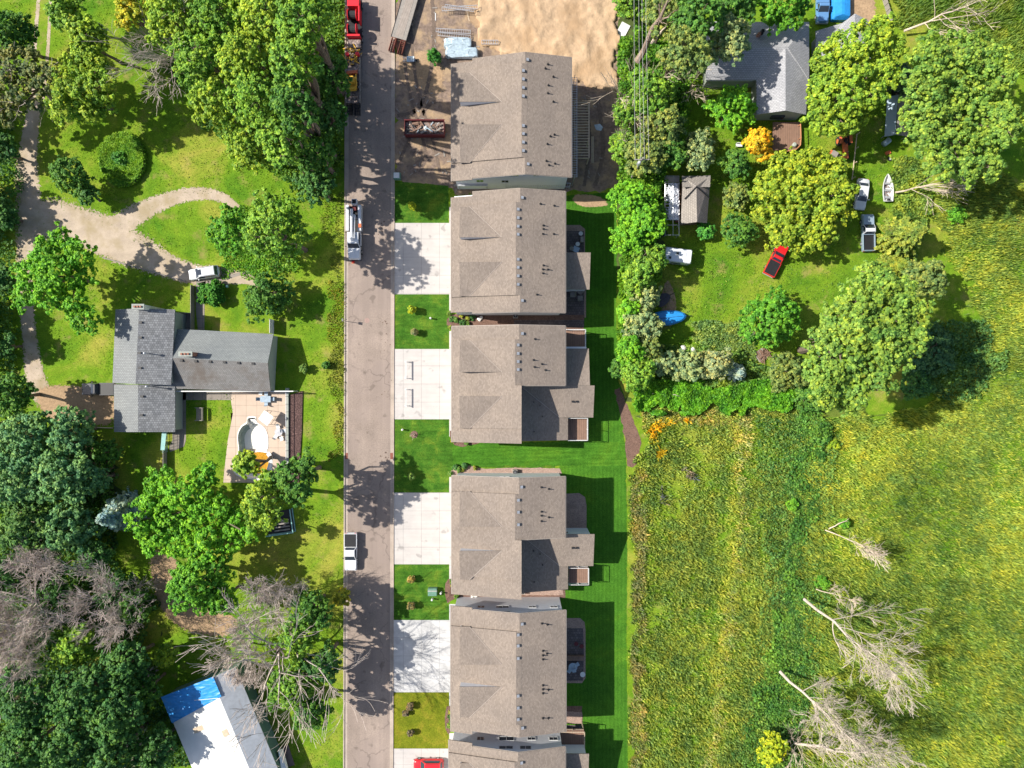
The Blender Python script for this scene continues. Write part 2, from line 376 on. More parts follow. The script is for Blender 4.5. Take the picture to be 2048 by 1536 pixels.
def strip(name,px,width,z,mat,ed=.95,seed=1):
    """a track along a line, its edges breaking up into the grass"""
    pts=catmull([(p[0],p[1]) for p in px],8,False); ws=catmull([(q,0) for q in (width if isinstance(width,(list,tuple)) else [width]*len(px))],8,False)
    v=[];f=[];e=[]
    for i,p in enumerate(pts):
        a=Vector(pts[max(i-1,0)]); b=Vector(pts[min(i+1,len(pts)-1)]); d=(b-a); d.normalize(); nrm=Vector((-d.y,d.x)); w_=ws[min(i,len(ws)-1)][0]/2
        for k,(u,ee) in enumerate(((-1,0),(-.6,ed),(.6,ed),(1,0))):
            q=Vector(p)+nrm*(w_*(1 if abs(u)<1 else 1.25)*u); g=G(q.x,q.y,z); v.append(g); e.append(ee)
        if i:
            for k in range(3): f.append((4*(i-1)+k,4*(i-1)+k+1,4*i+k+1,4*i+k))
    o=MB().add(v,f).build(name,mat,kind='flat')
    for p in o.data.polygons:
        if p.normal.z<0: p.flip()
    set_edge(o.data,e); return tag(o,kind='structure')
def patch(name,px,z,mat,curve=6):
    pts=catmull(px,curve); cx=sum(p[0] for p in pts)/len(pts); cy=sum(p[1] for p in pts)/len(pts); v=[];e=[];f=[]; n=len(pts)
    for k,ee in ((1.12,0),(.82,1),(0.01,1)):
        for p in pts: v.append(G(cx+(p[0]-cx)*k,cy+(p[1]-cy)*k,z)); e.append(ee)
    for r_ in (0,1):
        for i in range(n): f.append((r_*n+i,r_*n+(i+1)%n,(r_+1)*n+(i+1)%n,(r_+1)*n+i))
    f.append(tuple(range(2*n,3*n)))
    o=MB().add(v,f).build(name,mat,kind='flat')
    for p in o.data.polygons:
        if p.normal.z<0: p.flip()
    set_edge(o.data,e); return tag(o,kind='structure')
# ------------------------------------------------ numpy foliage
def np_mesh(name,V,nper,tint,mat,parent=None,loc=None):
    """V: (n*nper,3) polygons of nper corners"""
    n=len(V)//nper; me=bpy.data.meshes.new(name)
    if parent is not None: V=V-np.array(top_of(parent).location)
    me.vertices.add(len(V)); me.vertices.foreach_set('co',np.ascontiguousarray(V,dtype=np.float32).ravel())
    me.loops.add(len(V)); me.loops.foreach_set('vertex_index',np.arange(len(V),dtype=np.int32))
    me.polygons.add(n); me.polygons.foreach_set('loop_start',np.arange(0,len(V),nper,dtype=np.int32))
    try: me.polygons.foreach_set('loop_total',np.full(n,nper,dtype=np.int32))
    except Exception: pass
    me.update(calc_edges=True)
    a=me.attributes.new('tint','FLOAT','FACE'); a.data.foreach_set('value',np.ascontiguousarray(np.clip(tint,0,1),dtype=np.float32))
    me.materials.append(mat); o=bpy.data.objects.new(name,me); COL.objects.link(o)
    if parent is not None: o.parent=parent
    return o
def unit(a): return a/np.maximum(np.linalg.norm(a,axis=1,keepdims=True),1e-6)
def leaf_quads(C,N,size,rg,elong=1.35):
    """a leaf spray (bent diamond) at every centre C facing N"""
    n=len(C); t=unit(np.cross(N,rg.normal(size=(n,3)))); b=np.cross(N,t); s=size[:,None]
    V=np.empty((n,4,3)); V[:,0]=C+t*s*elong*.5; V[:,1]=C+b*s*.5+N*s*.08; V[:,2]=C-t*s*elong*.5; V[:,3]=C-b*s*.5-N*s*.05
    return V.reshape(-1,3)
def crown(lobes,leaf,dens,rg,clump=.75,flat=.0,open_=.0):
    Cs=[];Ns=[];Ts=[];Ss=[]
    L=np.array(lobes)
    for li,(x,y,z,rx,ry,rz) in enumerate(lobes):
        area=4*math.pi*((rx*ry+rx*rz+ry*rz)/3); n=max(6,int(area*.62/(clump*clump)*dens))
        d=unit(rg.normal(size=(n*2,3))); d=d[d[:,2]>-.35][:n]; n=len(d)
        ph=rg.uniform(0,6.28,6)
        wob=1+.15*np.sin(d[:,0]*5+ph[0])+.15*np.sin(d[:,1]*6+ph[1])+.12*np.sin(d[:,2]*7+ph[2]+d[:,0]*8)
        rad=(.70+.38*rg.random(n)**.8)*wob; ins=rg.random(n)<.15; rad[ins]*=rg.uniform(.4,.8,ins.sum())
        P=np.array([x,y,z])+d*np.array([rx,ry,rz])*rad[:,None]
        keep=np.ones(n,bool)
        for lj,(a,b,c,ra,rb,rc) in enumerate(lobes):
            if lj!=li: keep&=(((P-np.array([a,b,c]))/np.array([ra,rb,rc]))**2).sum(1)>.5
        if open_: keep&=rg.random(n)>open_
        P=P[keep]; d=d[keep]; n=len(P)
        if n==0: continue
        cr=rg.uniform(.55,1.25,n)*clump*.62; ct=rg.normal(.5,.09,n); m_=rg.integers(16,26,n)
        idx=np.repeat(np.arange(n),m_); k=len(idx); q=unit(rg.normal(size=(k,3)))
        rr=rg.uniform(.35,1.1,k)[:,None]; off=q*rr*cr[idx][:,None]; off[:,2]*=.75
        C0=P[idx]+off; Cs.append(C0); Ns.append(unit(q*.75+d[idx]*.5+np.array([-.25,.03,.85])+rg.normal(size=(k,3))*.42))
        Ts.append(ct[idx]+rg.normal(-.02,.22,k)+(vnoise(C0[:,0]+300,C0[:,1]+300,2.6,77)-.5)*.25); Ss.append(leaf*rg.uniform(.6,1.35,k))
    C=np.concatenate(Cs); return leaf_quads(C,np.concatenate(Ns),np.concatenate(Ss),rg),np.concatenate(Ts)
def seg_tubes(P0,P1,R0,R1,n=4):
    d=unit(P1-P0); ref=np.where(np.abs(d[:,2:3])<.9,np.array([[0,0,1.]]),np.array([[1.,0,0]])); a=unit(np.cross(d,ref)); b=np.cross(d,a)
    V=[]
    for i in range(n):
        t0=2*math.pi*i/n; t1=2*math.pi*(i+1)/n
        c0=a*math.cos(t0)+b*math.sin(t0); c1=a*math.cos(t1)+b*math.sin(t1)
        V.append(np.stack([P0+c0*R0[:,None],P0+c1*R0[:,None],P1+c1*R1[:,None],P1+c0*R1[:,None]],1))
    return np.concatenate(V).reshape(-1,3)
def branch(segs,p,d,ln,r,depth,rg,spread=.5,up=.12,kids=(3,5),droop=0):
    k=4; q=p.copy(); dd=d.copy(); pts=[(q.copy(),r)]
    for i in range(k):
        dd=dd+rg.normal(0,.13,3)+np.array([0,0,up*.25-droop]); dd/=np.linalg.norm(dd)
        q2=q+dd*ln/k; r2=r*(1-.55*(i+1)/k); segs.append((q.copy(),q2.copy(),pts[-1][1],r2)); q=q2; pts.append((q.copy(),r2))
    if depth<=0: return
    for j in range(rg.integers(*kids)+ (1 if depth>1 else 2)):
        t=rg.uniform(.3,1.0); i=min(k-1,int(t*k)); a=pts[i][0]+(pts[i+1][0]-pts[i][0])*(t*k-i)
        nd_=dd+rg.normal(0,spread,3)*1.0; nd_[2]+=up; nd_/=np.linalg.norm(nd_)
        branch(segs,a,nd_,ln*rg.uniform(.5,.78),max(.012,pts[i][1]*.6),depth-1,rg,spread,up,kids,droop)
def segs_mesh(name,segs,mat,parent,n=4,minr=0):
    P0=np.array([s[0] for s in segs]);P1=np.array([s[1] for s in segs]);R0=np.maximum(minr,[s[2] for s in segs]);R1=np.maximum(minr,[s[3] for s in segs])
    V=seg_tubes(P0,P1,R0,R1,n); return np_mesh(name,V,4,np.full(len(V)//4,.5),mat,parent)
def trunk_and_limbs(root,base,lobes,h,rg,r0,mat):
    segs=[]; top=np.array([base[0]+rg.normal(0,.3),base[1]+rg.normal(0,.3),h*.38]); b=np.array([base[0],base[1],-.1])
    mid=(b+top)/2+rg.normal(0,.12,3); segs.append((b,mid,r0*1.25,r0*.95)); segs.append((mid,top,r0*.95,r0*.8))
    for l in lobes:
        c=np.array(l[:3]); m1=top+(c-top)*.5+rg.normal(0,.25,3); segs.append((top,m1,r0*.6,r0*.4)); segs.append((m1,c,r0*.4,r0*.22))
        for _ in range(4):
            e=c+unit(rg.normal(size=(1,3)))[0]*np.array(l[3:])*.85; segs.append((c,e,r0*.2,r0*.06))
    segs_mesh('trunk',segs,mat,root,6)
TREES='trees and shrubs'
def tree(cx,cy,rp,h,col,label,name='tree',cat='tree',lobes=None,leaf=.28,dens=1.15,seed=None,squash=.8,trunk=True,group=None,clump=.6,open_=0,spread=.52):
    """a broadleaf tree: cx, cy, rp say where its crown stands and how wide it is, h how tall it is"""
    rg=np.random.default_rng(seed if seed is not None else int(cx*7+cy*13)%99991)
    rm=rp/S; zc=max(h-rm*squash*.9,h*.55); rm*=(H-zc)/H; rz=min(rm*squash,h*.44); c=E(cx,cy,zc)
    if lobes is None:
        k=int(rg.integers(6,9)); a0=rg.uniform(0,6.28); Ls=[(c.x,c.y,zc+rz*.2,rm*.55,rm*.55,rz*.8)]
        for i in range(k):
            a=a0+6.283*i/k+rg.normal(0,.18); q=rm*rg.uniform(.42,.62); rr=rm*rg.uniform(.33,.5)
            Ls.append((c.x+q*math.cos(a),c.y+q*math.sin(a),zc+rg.uniform(-.4,.3)*rz,rr,rr*rg.uniform(.85,1.15),rr*rg.uniform(.7,1.0)))
    else:
        Ls=[]
        for (lx,ly,lr) in lobes:
            zz=zc+rg.uniform(-.25,.35)*rz; p=E(lx,ly,zz); rr=lr/S*(H-zz)/H; Ls.append((p.x,p.y,zz,rr,rr,min(rr*squash,h*.4)))
    root=empty(name,(c.x,c.y,0),0,label,cat,group)
    V,T=crown(Ls,leaf,dens,rg,clump=clump,open_=open_); o=np_mesh('crown',V,4,T,M['leaf'],root); o.color=(*col,1)
    if trunk: trunk_and_limbs(root,(c.x,c.y),Ls,h,rg,.09+h*.016,M['bark'])
    return root
def shrub(cx,cy,rp,h,col,label,name='shrub',cat='shrub',ry=None,leaf=.26,group=None,seed=None,round_=False,dens=1.2,z0=0.0,clump=None):
    rg=np.random.default_rng(seed if seed is not None else int(cx*11+cy*5)%99991); f=(H-h/2)/H
    c=E(cx,cy,h*.55); rx=rp/S*f; ryy=(ry or rp)/S*f; root=empty(name,(c.x,c.y,z0),0,label,cat,group)
    cl=clump or max(.16,min(.6,rx*.4)); leaf=min(leaf,rx*.45)
    if round_ or rx<.9: Ls=[(c.x,c.y,z0+h*.5,rx,ryy,h*.5)]
    else:
        Ls=[(c.x,c.y,z0+h*.5,rx*.6,ryy*.6,h*.5)]
        for i in range(5):
            a=i*1.2566+rg.normal(0,.2); Ls.append((c.x+rx*.55*math.cos(a),c.y+ryy*.55*math.sin(a),z0+h*.42,rx*.42,ryy*.42,h*.42))
    V,T=crown(Ls,leaf,dens,rg,clump=cl); V[:,2]=np.maximum(V[:,2],z0+.02); o=np_mesh('foliage',V,4,T,M['leaf'],root); o.color=(*col,1)
    segs=[]; 
    for i in range(5):
        e=np.array([c.x+rg.normal(0,rx*.3),c.y+rg.normal(0,ryy*.3),z0+h*.6]); segs.append((np.array([c.x,c.y,z0]),e,.03+rx*.015,.015))
    segs_mesh('stem',segs,M['bark'],root,4)
    return root
def conifer(cx,cy,rp,h,col,label,name='spruce_tree',open_=0,levels=13,group=None,needle=.3):
    rg=np.random.default_rng(int(cx*3+cy*17)%99991); rm=rp/S*(H-h*.35)/H; c=E(cx,cy,h*.45); root=empty(name,(c.x,c.y,0),0,label,'tree',group)
    segs=[(np.array([c.x,c.y,-.1]),np.array([c.x,c.y,h*.95]),.1+h*.012,.03)]; Cs=[];Ns=[];Ss=[];Ts=[]
    for lv in range(levels):
        t=lv/(levels-1); z=h*(.08+.88*t); ln=rm*(1-t)**.85+.25; nb=int(9+6*(1-t)); a0=rg.uniform(0,6.28)
        for i in range(nb):
            if rg.random()<open_: continue
            a=a0+6.283*i/nb+rg.normal(0,.12); l=ln*rg.uniform(.75,1.15); dx,dy=math.cos(a),math.sin(a)
            tip=np.array([c.x+dx*l,c.y+dy*l,z-l*.22]); st=np.array([c.x,c.y,z]); segs.append((st,tip,.05,.012)); ct=rg.normal(.5,.14)
            k=int(10+l*22); u=rg.uniform(.12,1.0,k); wd=(.12+.30*(1-u))*min(1.2,l*.6); side=rg.uniform(-1,1,k)*wd
            C=st+(tip-st)*u[:,None]+np.stack([-dy*side,dx*side,-np.abs(side)*.35+rg.normal(0,.06,k)],1)
            Cs.append(C); n=np.zeros((k,3)); n[:,2]=1; n+=rg.normal(0,.45,(k,3)); Ns.append(unit(n)); Ss.append(needle*rg.uniform(.6,1.3,k)); Ts.append(ct+(u-.5)*.35+rg.normal(0,.1,k))
    V=leaf_quads(np.concatenate(Cs),np.concatenate(Ns),np.concatenate(Ss),rg,1.7); o=np_mesh('crown',V,4,np.concatenate(Ts),M['leaf'],root); o.color=(*col,1)
    segs_mesh('trunk',segs,M['bark'],root,5); return root
def bare_tree(bx,by,h,label,mat='deadgrey',tips=None,depth=4,n_main=6,r=None,spread=.42,name='bare_tree',reach=.5,seed=None,minr=.022,lean=(0,0),kids=(3,5)):
    """a leafless tree standing at the ground point bx, by"""
    rg=np.random.default_rng(seed if seed is not None else int(bx*5+by*3)%99991); b=G(bx,by); root=empty(name,b,0,label,'tree')
    r=r or .06+h*.014; segs=[]; p=np.array([b.x,b.y,-.1]); top=p+np.array([lean[0],lean[1],h*.4]); segs.append((p,(p+top)/2+rg.normal(0,.1,3),r*1.2,r)); segs.append((segs[-1][1],top,r,r*.8))
    mains=[]
    for i in range(n_main):
        a=6.283*i/n_main+rg.normal(0,.25); t=rg.uniform(.5,1); st=p+(top-p)*t; d=np.array([math.cos(a)*reach,math.sin(a)*reach,rg.uniform(.45,1.0)]); d/=np.linalg.norm(d)
        branch(mains,st,d,h*rg.uniform(.4,.58),r*.5,depth-1,rg,spread,.12,kids)
    segs_mesh('trunk',segs,M[mat],root,8); segs_mesh('branches',mains,M[mat],root,3,minr); return root
def fallen_tree(p0,p1,z0,z1,label,mat='dead',depth=3,name='dead_tree',r=.22,spread=.45,seed=None,nb=14,ln=.45,drift=(0,0,.05),minr=.022,bias=(0,0,0),kids=(3,5)):
    """a leaning or fallen dead tree from one point to another"""
    rg=np.random.default_rng(seed if seed is not None else int(p0[0]*5+p0[1]*3)%99991); a=np.array(E(*p0,z0)); b=np.array(E(*p1,z1)); root=empty(name,(a[0],a[1],0),0,label,'tree')
    L=np.linalg.norm(b-a); d=(b-a)/L; k=6; segs=[]; br=[]; q=a.copy(); pts=[q.copy()]
    for i in range(k):
        q2=a+(b-a)*(i+1)/k+rg.normal(0,L*.012,3); segs.append((q,q2,r*(1-.85*i/k),r*(1-.85*(i+1)/k))); q=q2; pts.append(q.copy())
    for i in range(nb):
        t=rg.uniform(.25,1); j=min(k-1,int(t*k)); st=pts[j]+(pts[j+1]-pts[j])*(t*k-j)
        dd=d+rg.normal(0,spread,3)+np.array(bias); dd[2]+=.05; dd/=np.linalg.norm(dd)
        branch(br,st,dd,L*ln*rg.uniform(.55,1)*(1.2-.6*t),max(.03,r*(1-.85*t)*.5),depth-1,rg,.38,.06,kids)
    segs_mesh('trunk',segs,M[mat],root,8); segs_mesh('branches',br,M[mat],root,3,minr); return root
def in_poly(x,y,poly):
    c=np.zeros(len(x),bool); n=len(poly)
    for i in range(n):
        x0,y0=poly[i]; x1,y1=poly[(i+1)%n]
        if y0==y1: continue
        c^=((y0>y)!=(y1>y))&(x<(x1-x0)*(y-y0)/(y1-y0)+x0)
    return c
def vnoise(x,y,s,seed):
    r=np.random.default_rng(seed); g=r.random((64,64)); u=x/s; v=y/s; i=np.floor(u).astype(int); j=np.floor(v).astype(int); fu=u-i; fv=v-j; fu=fu*fu*(3-2*fu); fv=fv*fv*(3-2*fv)
    g_=lambda a,b:g[a%64,b%64]
    return (g_(i,j)*(1-fu)+g_(i+1,j)*fu)*(1-fv)+(g_(i,j+1)*(1-fu)+g_(i+1,j+1)*fu)*fv
def warp(x,y,a=1.0):
    return x+(vnoise(x/9+50,y/9+50,3.1,71)-.5)*34*a+(vnoise(x/3+50,y/3+50,3.1,72)-.5)*14*a,y+(vnoise(x/9+90,y/9+50,3.1,73)-.5)*34*a+(vnoise(x/3+90,y/3+50,3.1,74)-.5)*14*a
def grass(name,polys,n,hmin,hmax,wd,col,label,lean=(.35,-.12),seed=3,tvar=.13,holes=(),name2=None,clumpy=.5,outward=0.0,kind='stuff',cat='grass',mat=None,trs=None,z0=0.0,wp=1.0):
    """blades and leafy stems standing over an area of ground"""
    rg=np.random.default_rng(seed); P=[]
    for poly in polys:
        xs=[p[0] for p in poly]; ys=[p[1] for p in poly]; A=(max(xs)-min(xs))*(max(ys)-min(ys))
        x=rg.uniform(min(xs),max(xs),n); y=rg.uniform(min(ys),max(ys),n); wx,wy=warp(x,y,wp); k=in_poly(wx,wy,poly)
        for h_ in holes: k&=~in_poly(x,y,h_)
        P.append(np.stack([x[k],y[k]],1))
    P=np.concatenate(P); gx=(P[:,0]-1024)/S; gy=(768-P[:,1])/S
    dn=vnoise(gx,gy,1.1,seed)*.5+vnoise(gx,gy,3.7,seed+1)*.5; k=rg.random(len(P))>clumpy*(1.0-dn)*1.2; gx,gy,dn=gx[k],gy[k],dn[k]; m_=len(gx)
    h=rg.uniform(hmin,hmax,m_)*(.6+.8*dn); w_=wd*rg.uniform(.6,1.4,m_); a=rg.uniform(0,6.28,m_)
    B=np.stack([gx,gy,np.full(m_,z0)],1); tdir=np.stack([np.cos(a),np.sin(a),np.zeros(m_)],1)
    ln=np.stack([lean[0]+outward*gx/60,lean[1]+outward*gy/60,np.ones(m_)],1)+np.concatenate([rg.normal(0,.35,(m_,2)),np.zeros((m_,1))],1)
    Tp=B+ln*h[:,None]; Mp=B+ln*h[:,None]*.55; Mp[:,2]+=h*.08
    V=np.stack([B,Mp+tdir*w_[:,None]*.5,Tp,Mp-tdir*w_[:,None]*.5],1).reshape(-1,3)
    T=.5+(vnoise(gx,gy,9,seed+5)-.5)*.35+(vnoise(gx,gy,2.3,seed+6)-.5)*.3+rg.normal(0,tvar,m_)
    if trs: T+=trs(gx*S+1024,768-gy*S)
    o=np_mesh(name,V,4,T,mat or M['leaf']); o.color=(*col,1); tag(o,label,cat,None,kind); return o
# ================================================= THE SETTING
def rx(x,y): return x-3.5*y/1536                     # the road runs a hair off true
poolrect=[(462,826),(560,826),(560,962),(462,962)]
def holed(name,outer,hole,z,mat,step=None):
    P=[Vector((p[0],p[1],0)) for p in outer]; Q=[Vector((p[0],p[1],0)) for p in hole]
    tri=tessellate_polygon([P,Q]); vs=[(p.x,p.y,z) for p in P+Q]
    o=MB().add(vs,tri).build(name,mat,kind='flat')
    for p in o.data.polygons:
        if p.normal.z<0: p.flip()
    return o
gp=lambda l:[(G(*p).x,G(*p).y) for p in l]
tag(holed('ground',[(-2500,-2500),(2500,-2500),(2500,2500),(-2500,2500)],gp(poolrect),0,M['ground']),kind='structure')
Y0,Y1=-1200,2700
def rq(a,b,y0=Y0,y1=Y1): return [(rx(a,y0),y0),(rx(b,y0),y0),(rx(b,y1),y1),(rx(a,y1),y1)]
ground_sheet('road',rq(697.5,783.5),.012,M['asphalt'])
def kerb(name,a,b,c,d):
    m=MB()
    for (x0,x1,z) in ((a,b,.02),(c,d,.13)):
        q=[G(*p) for p in rq(x0,x1)]; m.prism([(p.x,p.y) for p in q],-.1,z)
    tag(m.build(name,M['gutter']),kind='structure')
kerb('kerb',692.5,698,690,692.5); kerb('kerb',783,788.5,788.5,790.3)
# storm drains set in the gutters, a manhole in the road
for (x,y,l) in ((694.5,912,'rusty red storm drain grate in the left gutter of the road'),(786,912,'rusty red storm drain grate in the gutter beside the front lawn')):
    d=empty('storm_drain',G(rx(x,y),y,.0),0,l,'drain'); MB().box(-.26,.26,-.5,.5,.0,.03).build('frame',plain('rusty_iron',(.2,.07,.05),.8,0,.2) if 'rusty_iron' not in MATS else MATS['rusty_iron'],d,True)
    m=MB()
    for i in range(7): m.box(-.2,.2,-.44+i*.13,-.38+i*.13,.03,.045)
    m.build('grate',MATS['rusty_iron'],d,True)
mh=MB().tube(G(734,641,.0),G(734,641,.017),.42,.42,20).build('manhole_cover',plain('pinkish_iron',(.29,.2,.17),.8)); tag(mh,'round pinkish manhole cover in the middle of the road','manhole')
r2=random.Random(5); m=MB()
for i in range(46):
    y=r2.choice([r2.uniform(640,705),r2.uniform(745,800),r2.uniform(905,930),r2.uniform(440,475)]); x=r2.gauss(770,6) if y>500 else r2.gauss(762,5); c=G(x,y,.013); s=r2.uniform(.06,.2)
    m.prism([(c.x+s*r2.uniform(.5,1)*math.cos(a),c.y+s*r2.uniform(.5,1)*math.sin(a)) for a in [k*1.05 for k in range(6)]],.005,.02)
tag(m.build('road_debris',plain('mud_clods',(.13,.09,.07),.9)),'scattered dark mud clods along the right half of the road','debris',kind='stuff')
# front strip of rough verge
# driveways with their aprons in front of the garages
DR=[('drive',446,588.5,414,622),('drive',698,838.5,662,873),('drive',985,1128.5,954,1166),('drive2',1240,1384.5,1208,1414),('drive',1497,1640,1466,1660)]
for (mt,a,b,c,d) in DR:
    x0=790.3; q=[(rx(x0,a),a),(898.5,a),(898.5,c),(917,c),(917,d),(898.5,d),(898.5,b),(rx(x0,b),b)]
    ground_sheet('driveway',q,.03,M[mt])
# lawns
for (n,mt,px) in (('front_lawn','lawnA',[(789,362),(897,372),(897,446),(789,446)]),('front_lawn','lawnA',[(789,588),(898.5,588),(898.5,698),(789,698)]),
    ('front_lawn','lawnA',[(788,838),(898.5,838),(898.5,876),(912,889),(1000,893),(1110,887),(1110,936),(1000,936),(938,934),(905,940),(898.5,952),(898.5,985),(788,985)]),
    ('front_lawn','lawnA',[(788,1128),(898.5,1128),(898.5,1240),(788,1240)]),('front_lawn','lawnY',[(787,1384),(897.5,1384),(897.5,1497),(787,1497)])):
    ground_sheet(n,px,.015,M[mt],.03)
ground_sheet('side_lawn',[(905,884),(1252,884),(1252,932),(905,932)],.02,M['lawnC'],.06)
ground_sheet('back_lawn',[(1118,392),(1232,384),(1234,500),(1232,640),(1236,760),(1252,800),(1246,850),(1252,930),(1254,1100),(1253,1300),(1258,1700),(1118,1700)],.016,M['lawnB'],.05)
# the building lot
ground_sheet('sand',[(788,-300),(1240,-300),(1236,60),(1238,200),(1234,375),(1130,388),(1050,392),(915,392),(900,376),(788,362)],.012,M['dirt'] if False else speckle('lot_dirt',(.19,.14,.11),.65,1.35,2.2,.3,.95,.7,.12,.45,(.33,.235,.145)),.12,wig=.3)
patch('sand',[(800,120),(850,100),(885,130),(880,185),(830,175),(802,160)],.022,M['baredirt']); patch('dirt',[(930,30),(960,60),(985,50),(980,10),(945,0)],.026,M['baredirt'])
patch('dirt',[(1150,390),(1195,392),(1215,410),(1175,414),(1150,406)],.022,M['baredirt'])
# mounds of tracked sand: shallow ridges
def heap(name,x,y,rx_,ry_,h,mat,label,cat,seed=1,rot=0):
    rg=np.random.default_rng(seed); n=26; v=[];f=[]
    c=G(x,y)
    for j in range(n+1):
        for i in range(n+1):
            u=(i/n*2-1); w_=(j/n*2-1); d=math.sqrt(u*u+w_*w_); hh=max(0,1-d)**1.0*h*(1+.3*math.sin(u*7+seed)+.25*math.sin(w_*9+seed*2))+ (.06*rg.normal() if d<.9 else 0)*h
            X=u*rx_/S; Y=w_*ry_/S; v.append((c.x+X*math.cos(rot)-Y*math.sin(rot),c.y+X*math.sin(rot)+Y*math.cos(rot),(hh if d<1 else -.05)))
    for j in range(n):
        for i in range(n): f.append((j*(n+1)+i,j*(n+1)+i+1,(j+1)*(n+1)+i+1,(j+1)*(n+1)+i))
    o=MB().add(v,f).build(name,mat,smooth=True); return tag(o,label,cat)
heap('soil_heap',886,152,34,22,1.5,M['baredirt'],'brown heap of dug soil beside the shaded corner of the newest house','soil heap',3)
def sand_field():
    x=np.arange(950,1242,4.0); y=np.arange(-60,200,4.0); XX,YY=np.meshgrid(x,y); gx=(XX-1024)/S+200; gy=(768-YY)/S+200
    def rdg(s_,k): n=vnoise(gx,gy,s_,k); return (1-np.abs(2*n-1))**3
    h=.35*rdg(5.5,11)+.22*rdg(2.6,12)+.14*rdg(1.3,13)+.10*vnoise(gx,gy,.5,14)+.35*vnoise(gx,gy,9,15)
    poly=[(958,-80),(1238,-80),(1235,60),(1237,182),(1180,178),(1142,150),(1050,120),(975,100),(950,60),(962,20)]; wx,wy=warp(XX.ravel(),YY.ravel(),.7); ins=in_poly(wx,wy,poly).reshape(XX.shape)
    v=[((XX[j,i]-1024)/S,(768-YY[j,i])/S,.02+(h[j,i] if ins[j,i] else -.3)) for j in range(len(y)) for i in range(len(x))]; W_=len(x)
    f=[(j*W_+i,(j+1)*W_+i,(j+1)*W_+i+1,j*W_+i+1) for j in range(len(y)-1) for i in range(W_-1) if ins[j:j+2,i:i+2].any()]
    o=MB().add(v,f).build('sand',speckle('loose_sand',(.42,.295,.185),.85,1.12,1.6,.3,.95,.8,.15,.25,(.36,.24,.14)),None,False,True); tag(o,kind='structure')
sand_field()
for w_,pp in ((7,[(800,-40),(806,90),(820,190),(850,300),(840,345)]),(7,[(818,-40),(824,90),(838,190),(868,290),(880,345)]),(9,[(860,-40),(868,60),(860,150),(838,215),(795,232)]),(8,[(885,200),(850,220),(795,330)]),(10,[(1196,200),(1206,300),(1190,372)]),(8,[(1172,200),(1180,290),(1168,372)])):
    strip('wheel_rut',pp,w_,.03,M['rut'],ed=.75)
r4=random.Random(9); m=MB()
for i in range(110):
    x,y=r4.choice([(r4.uniform(795,900),r4.uniform(170,350)),(r4.uniform(860,960),r4.uniform(0,120)),(r4.uniform(1150,1225),r4.uniform(190,360)),(r4.uniform(905,1140),r4.uniform(366,384))]); c=G(x,y,.03); m.cbox(c.x,c.y,.03,r4.uniform(.15,.9),r4.uniform(.08,.22),.05,r4.uniform(0,3.1))
tag(m.build('site_debris',M['greywood']),'small scattered offcuts of wood on the dirt of the building lot','debris',kind='stuff')
# gravel drive on the left
gv=M['gravel']
strip('gravel_track',[(79,-60),(77,0),(72,60),(69,120),(66,200)],[9]*5,.010,gv,ed=.7); strip('gravel_track',[(104,-60),(101,0),(98,60),(94,120),(86,200)],[8]*5,.010,gv,ed=.7)
strip('gravel_track',[(72,190),(62,260),(54,330),(56,400),(62,470)],[26,34,46,56,60],.014,gv)
strip('gravel_track',[(60,430),(110,440),(170,455),(225,458),(280,425),(330,402),(385,388),(440,393),(478,418)],[70,92,84,64,46,36,30,24,12],.018,gv,ed=.8)
strip('gravel_track',[(150,450),(205,478),(270,500),(330,530),(385,548),(440,552),(500,560),(530,590)],[60,70,76,52,44,36,24,12],.022,gv)
strip('gravel_track',[(58,440),(48,520),(52,600),(60,680),(72,760),(95,800)],[52,38,34,34,44,50],.026,gv,ed=.78)
patch('gravel_track',[(80,775),(160,772),(226,790),(228,845),(190,850),(110,842),(78,815)],.03,M['baredirt'])
for pp in ([(165,880),(215,905),(230,960),(205,975),(170,930),(140,890)],[(300,1105),(355,1120),(352,1180),(410,1215),(470,1235),(465,1270),(395,1270),(340,1240),(310,1190)],
           [(1334,560),(1350,590),(1352,640),(1330,650),(1322,600)],[(1655,-10),(1740,-10),(1748,40),(1700,50),(1660,30)]):
    patch('bare_earth',pp,.008,M['baredirt'])
# field, meadow, mulch path
ground_sheet('field_ground',[(1700,-300),(3400,-300),(3400,2600),(1255,2600),(1256,930),(1270,825),(1420,812),(1600,805),(1740,830),(1860,800),(1900,560),(1830,400),(1900,250),(1790,60)],.006,M['field'],.2,0,.8,wig=.8)
ground_sheet('mulch_path',[(1228,780),(1240,775),(1262,830),(1282,880),(1276,920),(1266,935),(1254,932),(1252,900),(1246,850)],.022,M['mulch'],.08)
ground_sheet('underbrush_ground',[(1232,-60),(1330,-60),(1400,80),(1335,330),(1320,520),(1315,700),(1560,760),(1560,815),(1262,830),(1236,760),(1232,400)],.008,plain('leaf_mould',(.06,.085,.02),.95,0,.4,1.5),.2,wig=.6)
ground_sheet('forest_floor',[(-300,840),(180,860),(330,1200),(320,1390),(400,1560),(420,1900),(-300,1900)],.005,plain('forest_leaf_mould',(.05,.075,.02),.95,0,.4,1.2),.2,wig=.8)
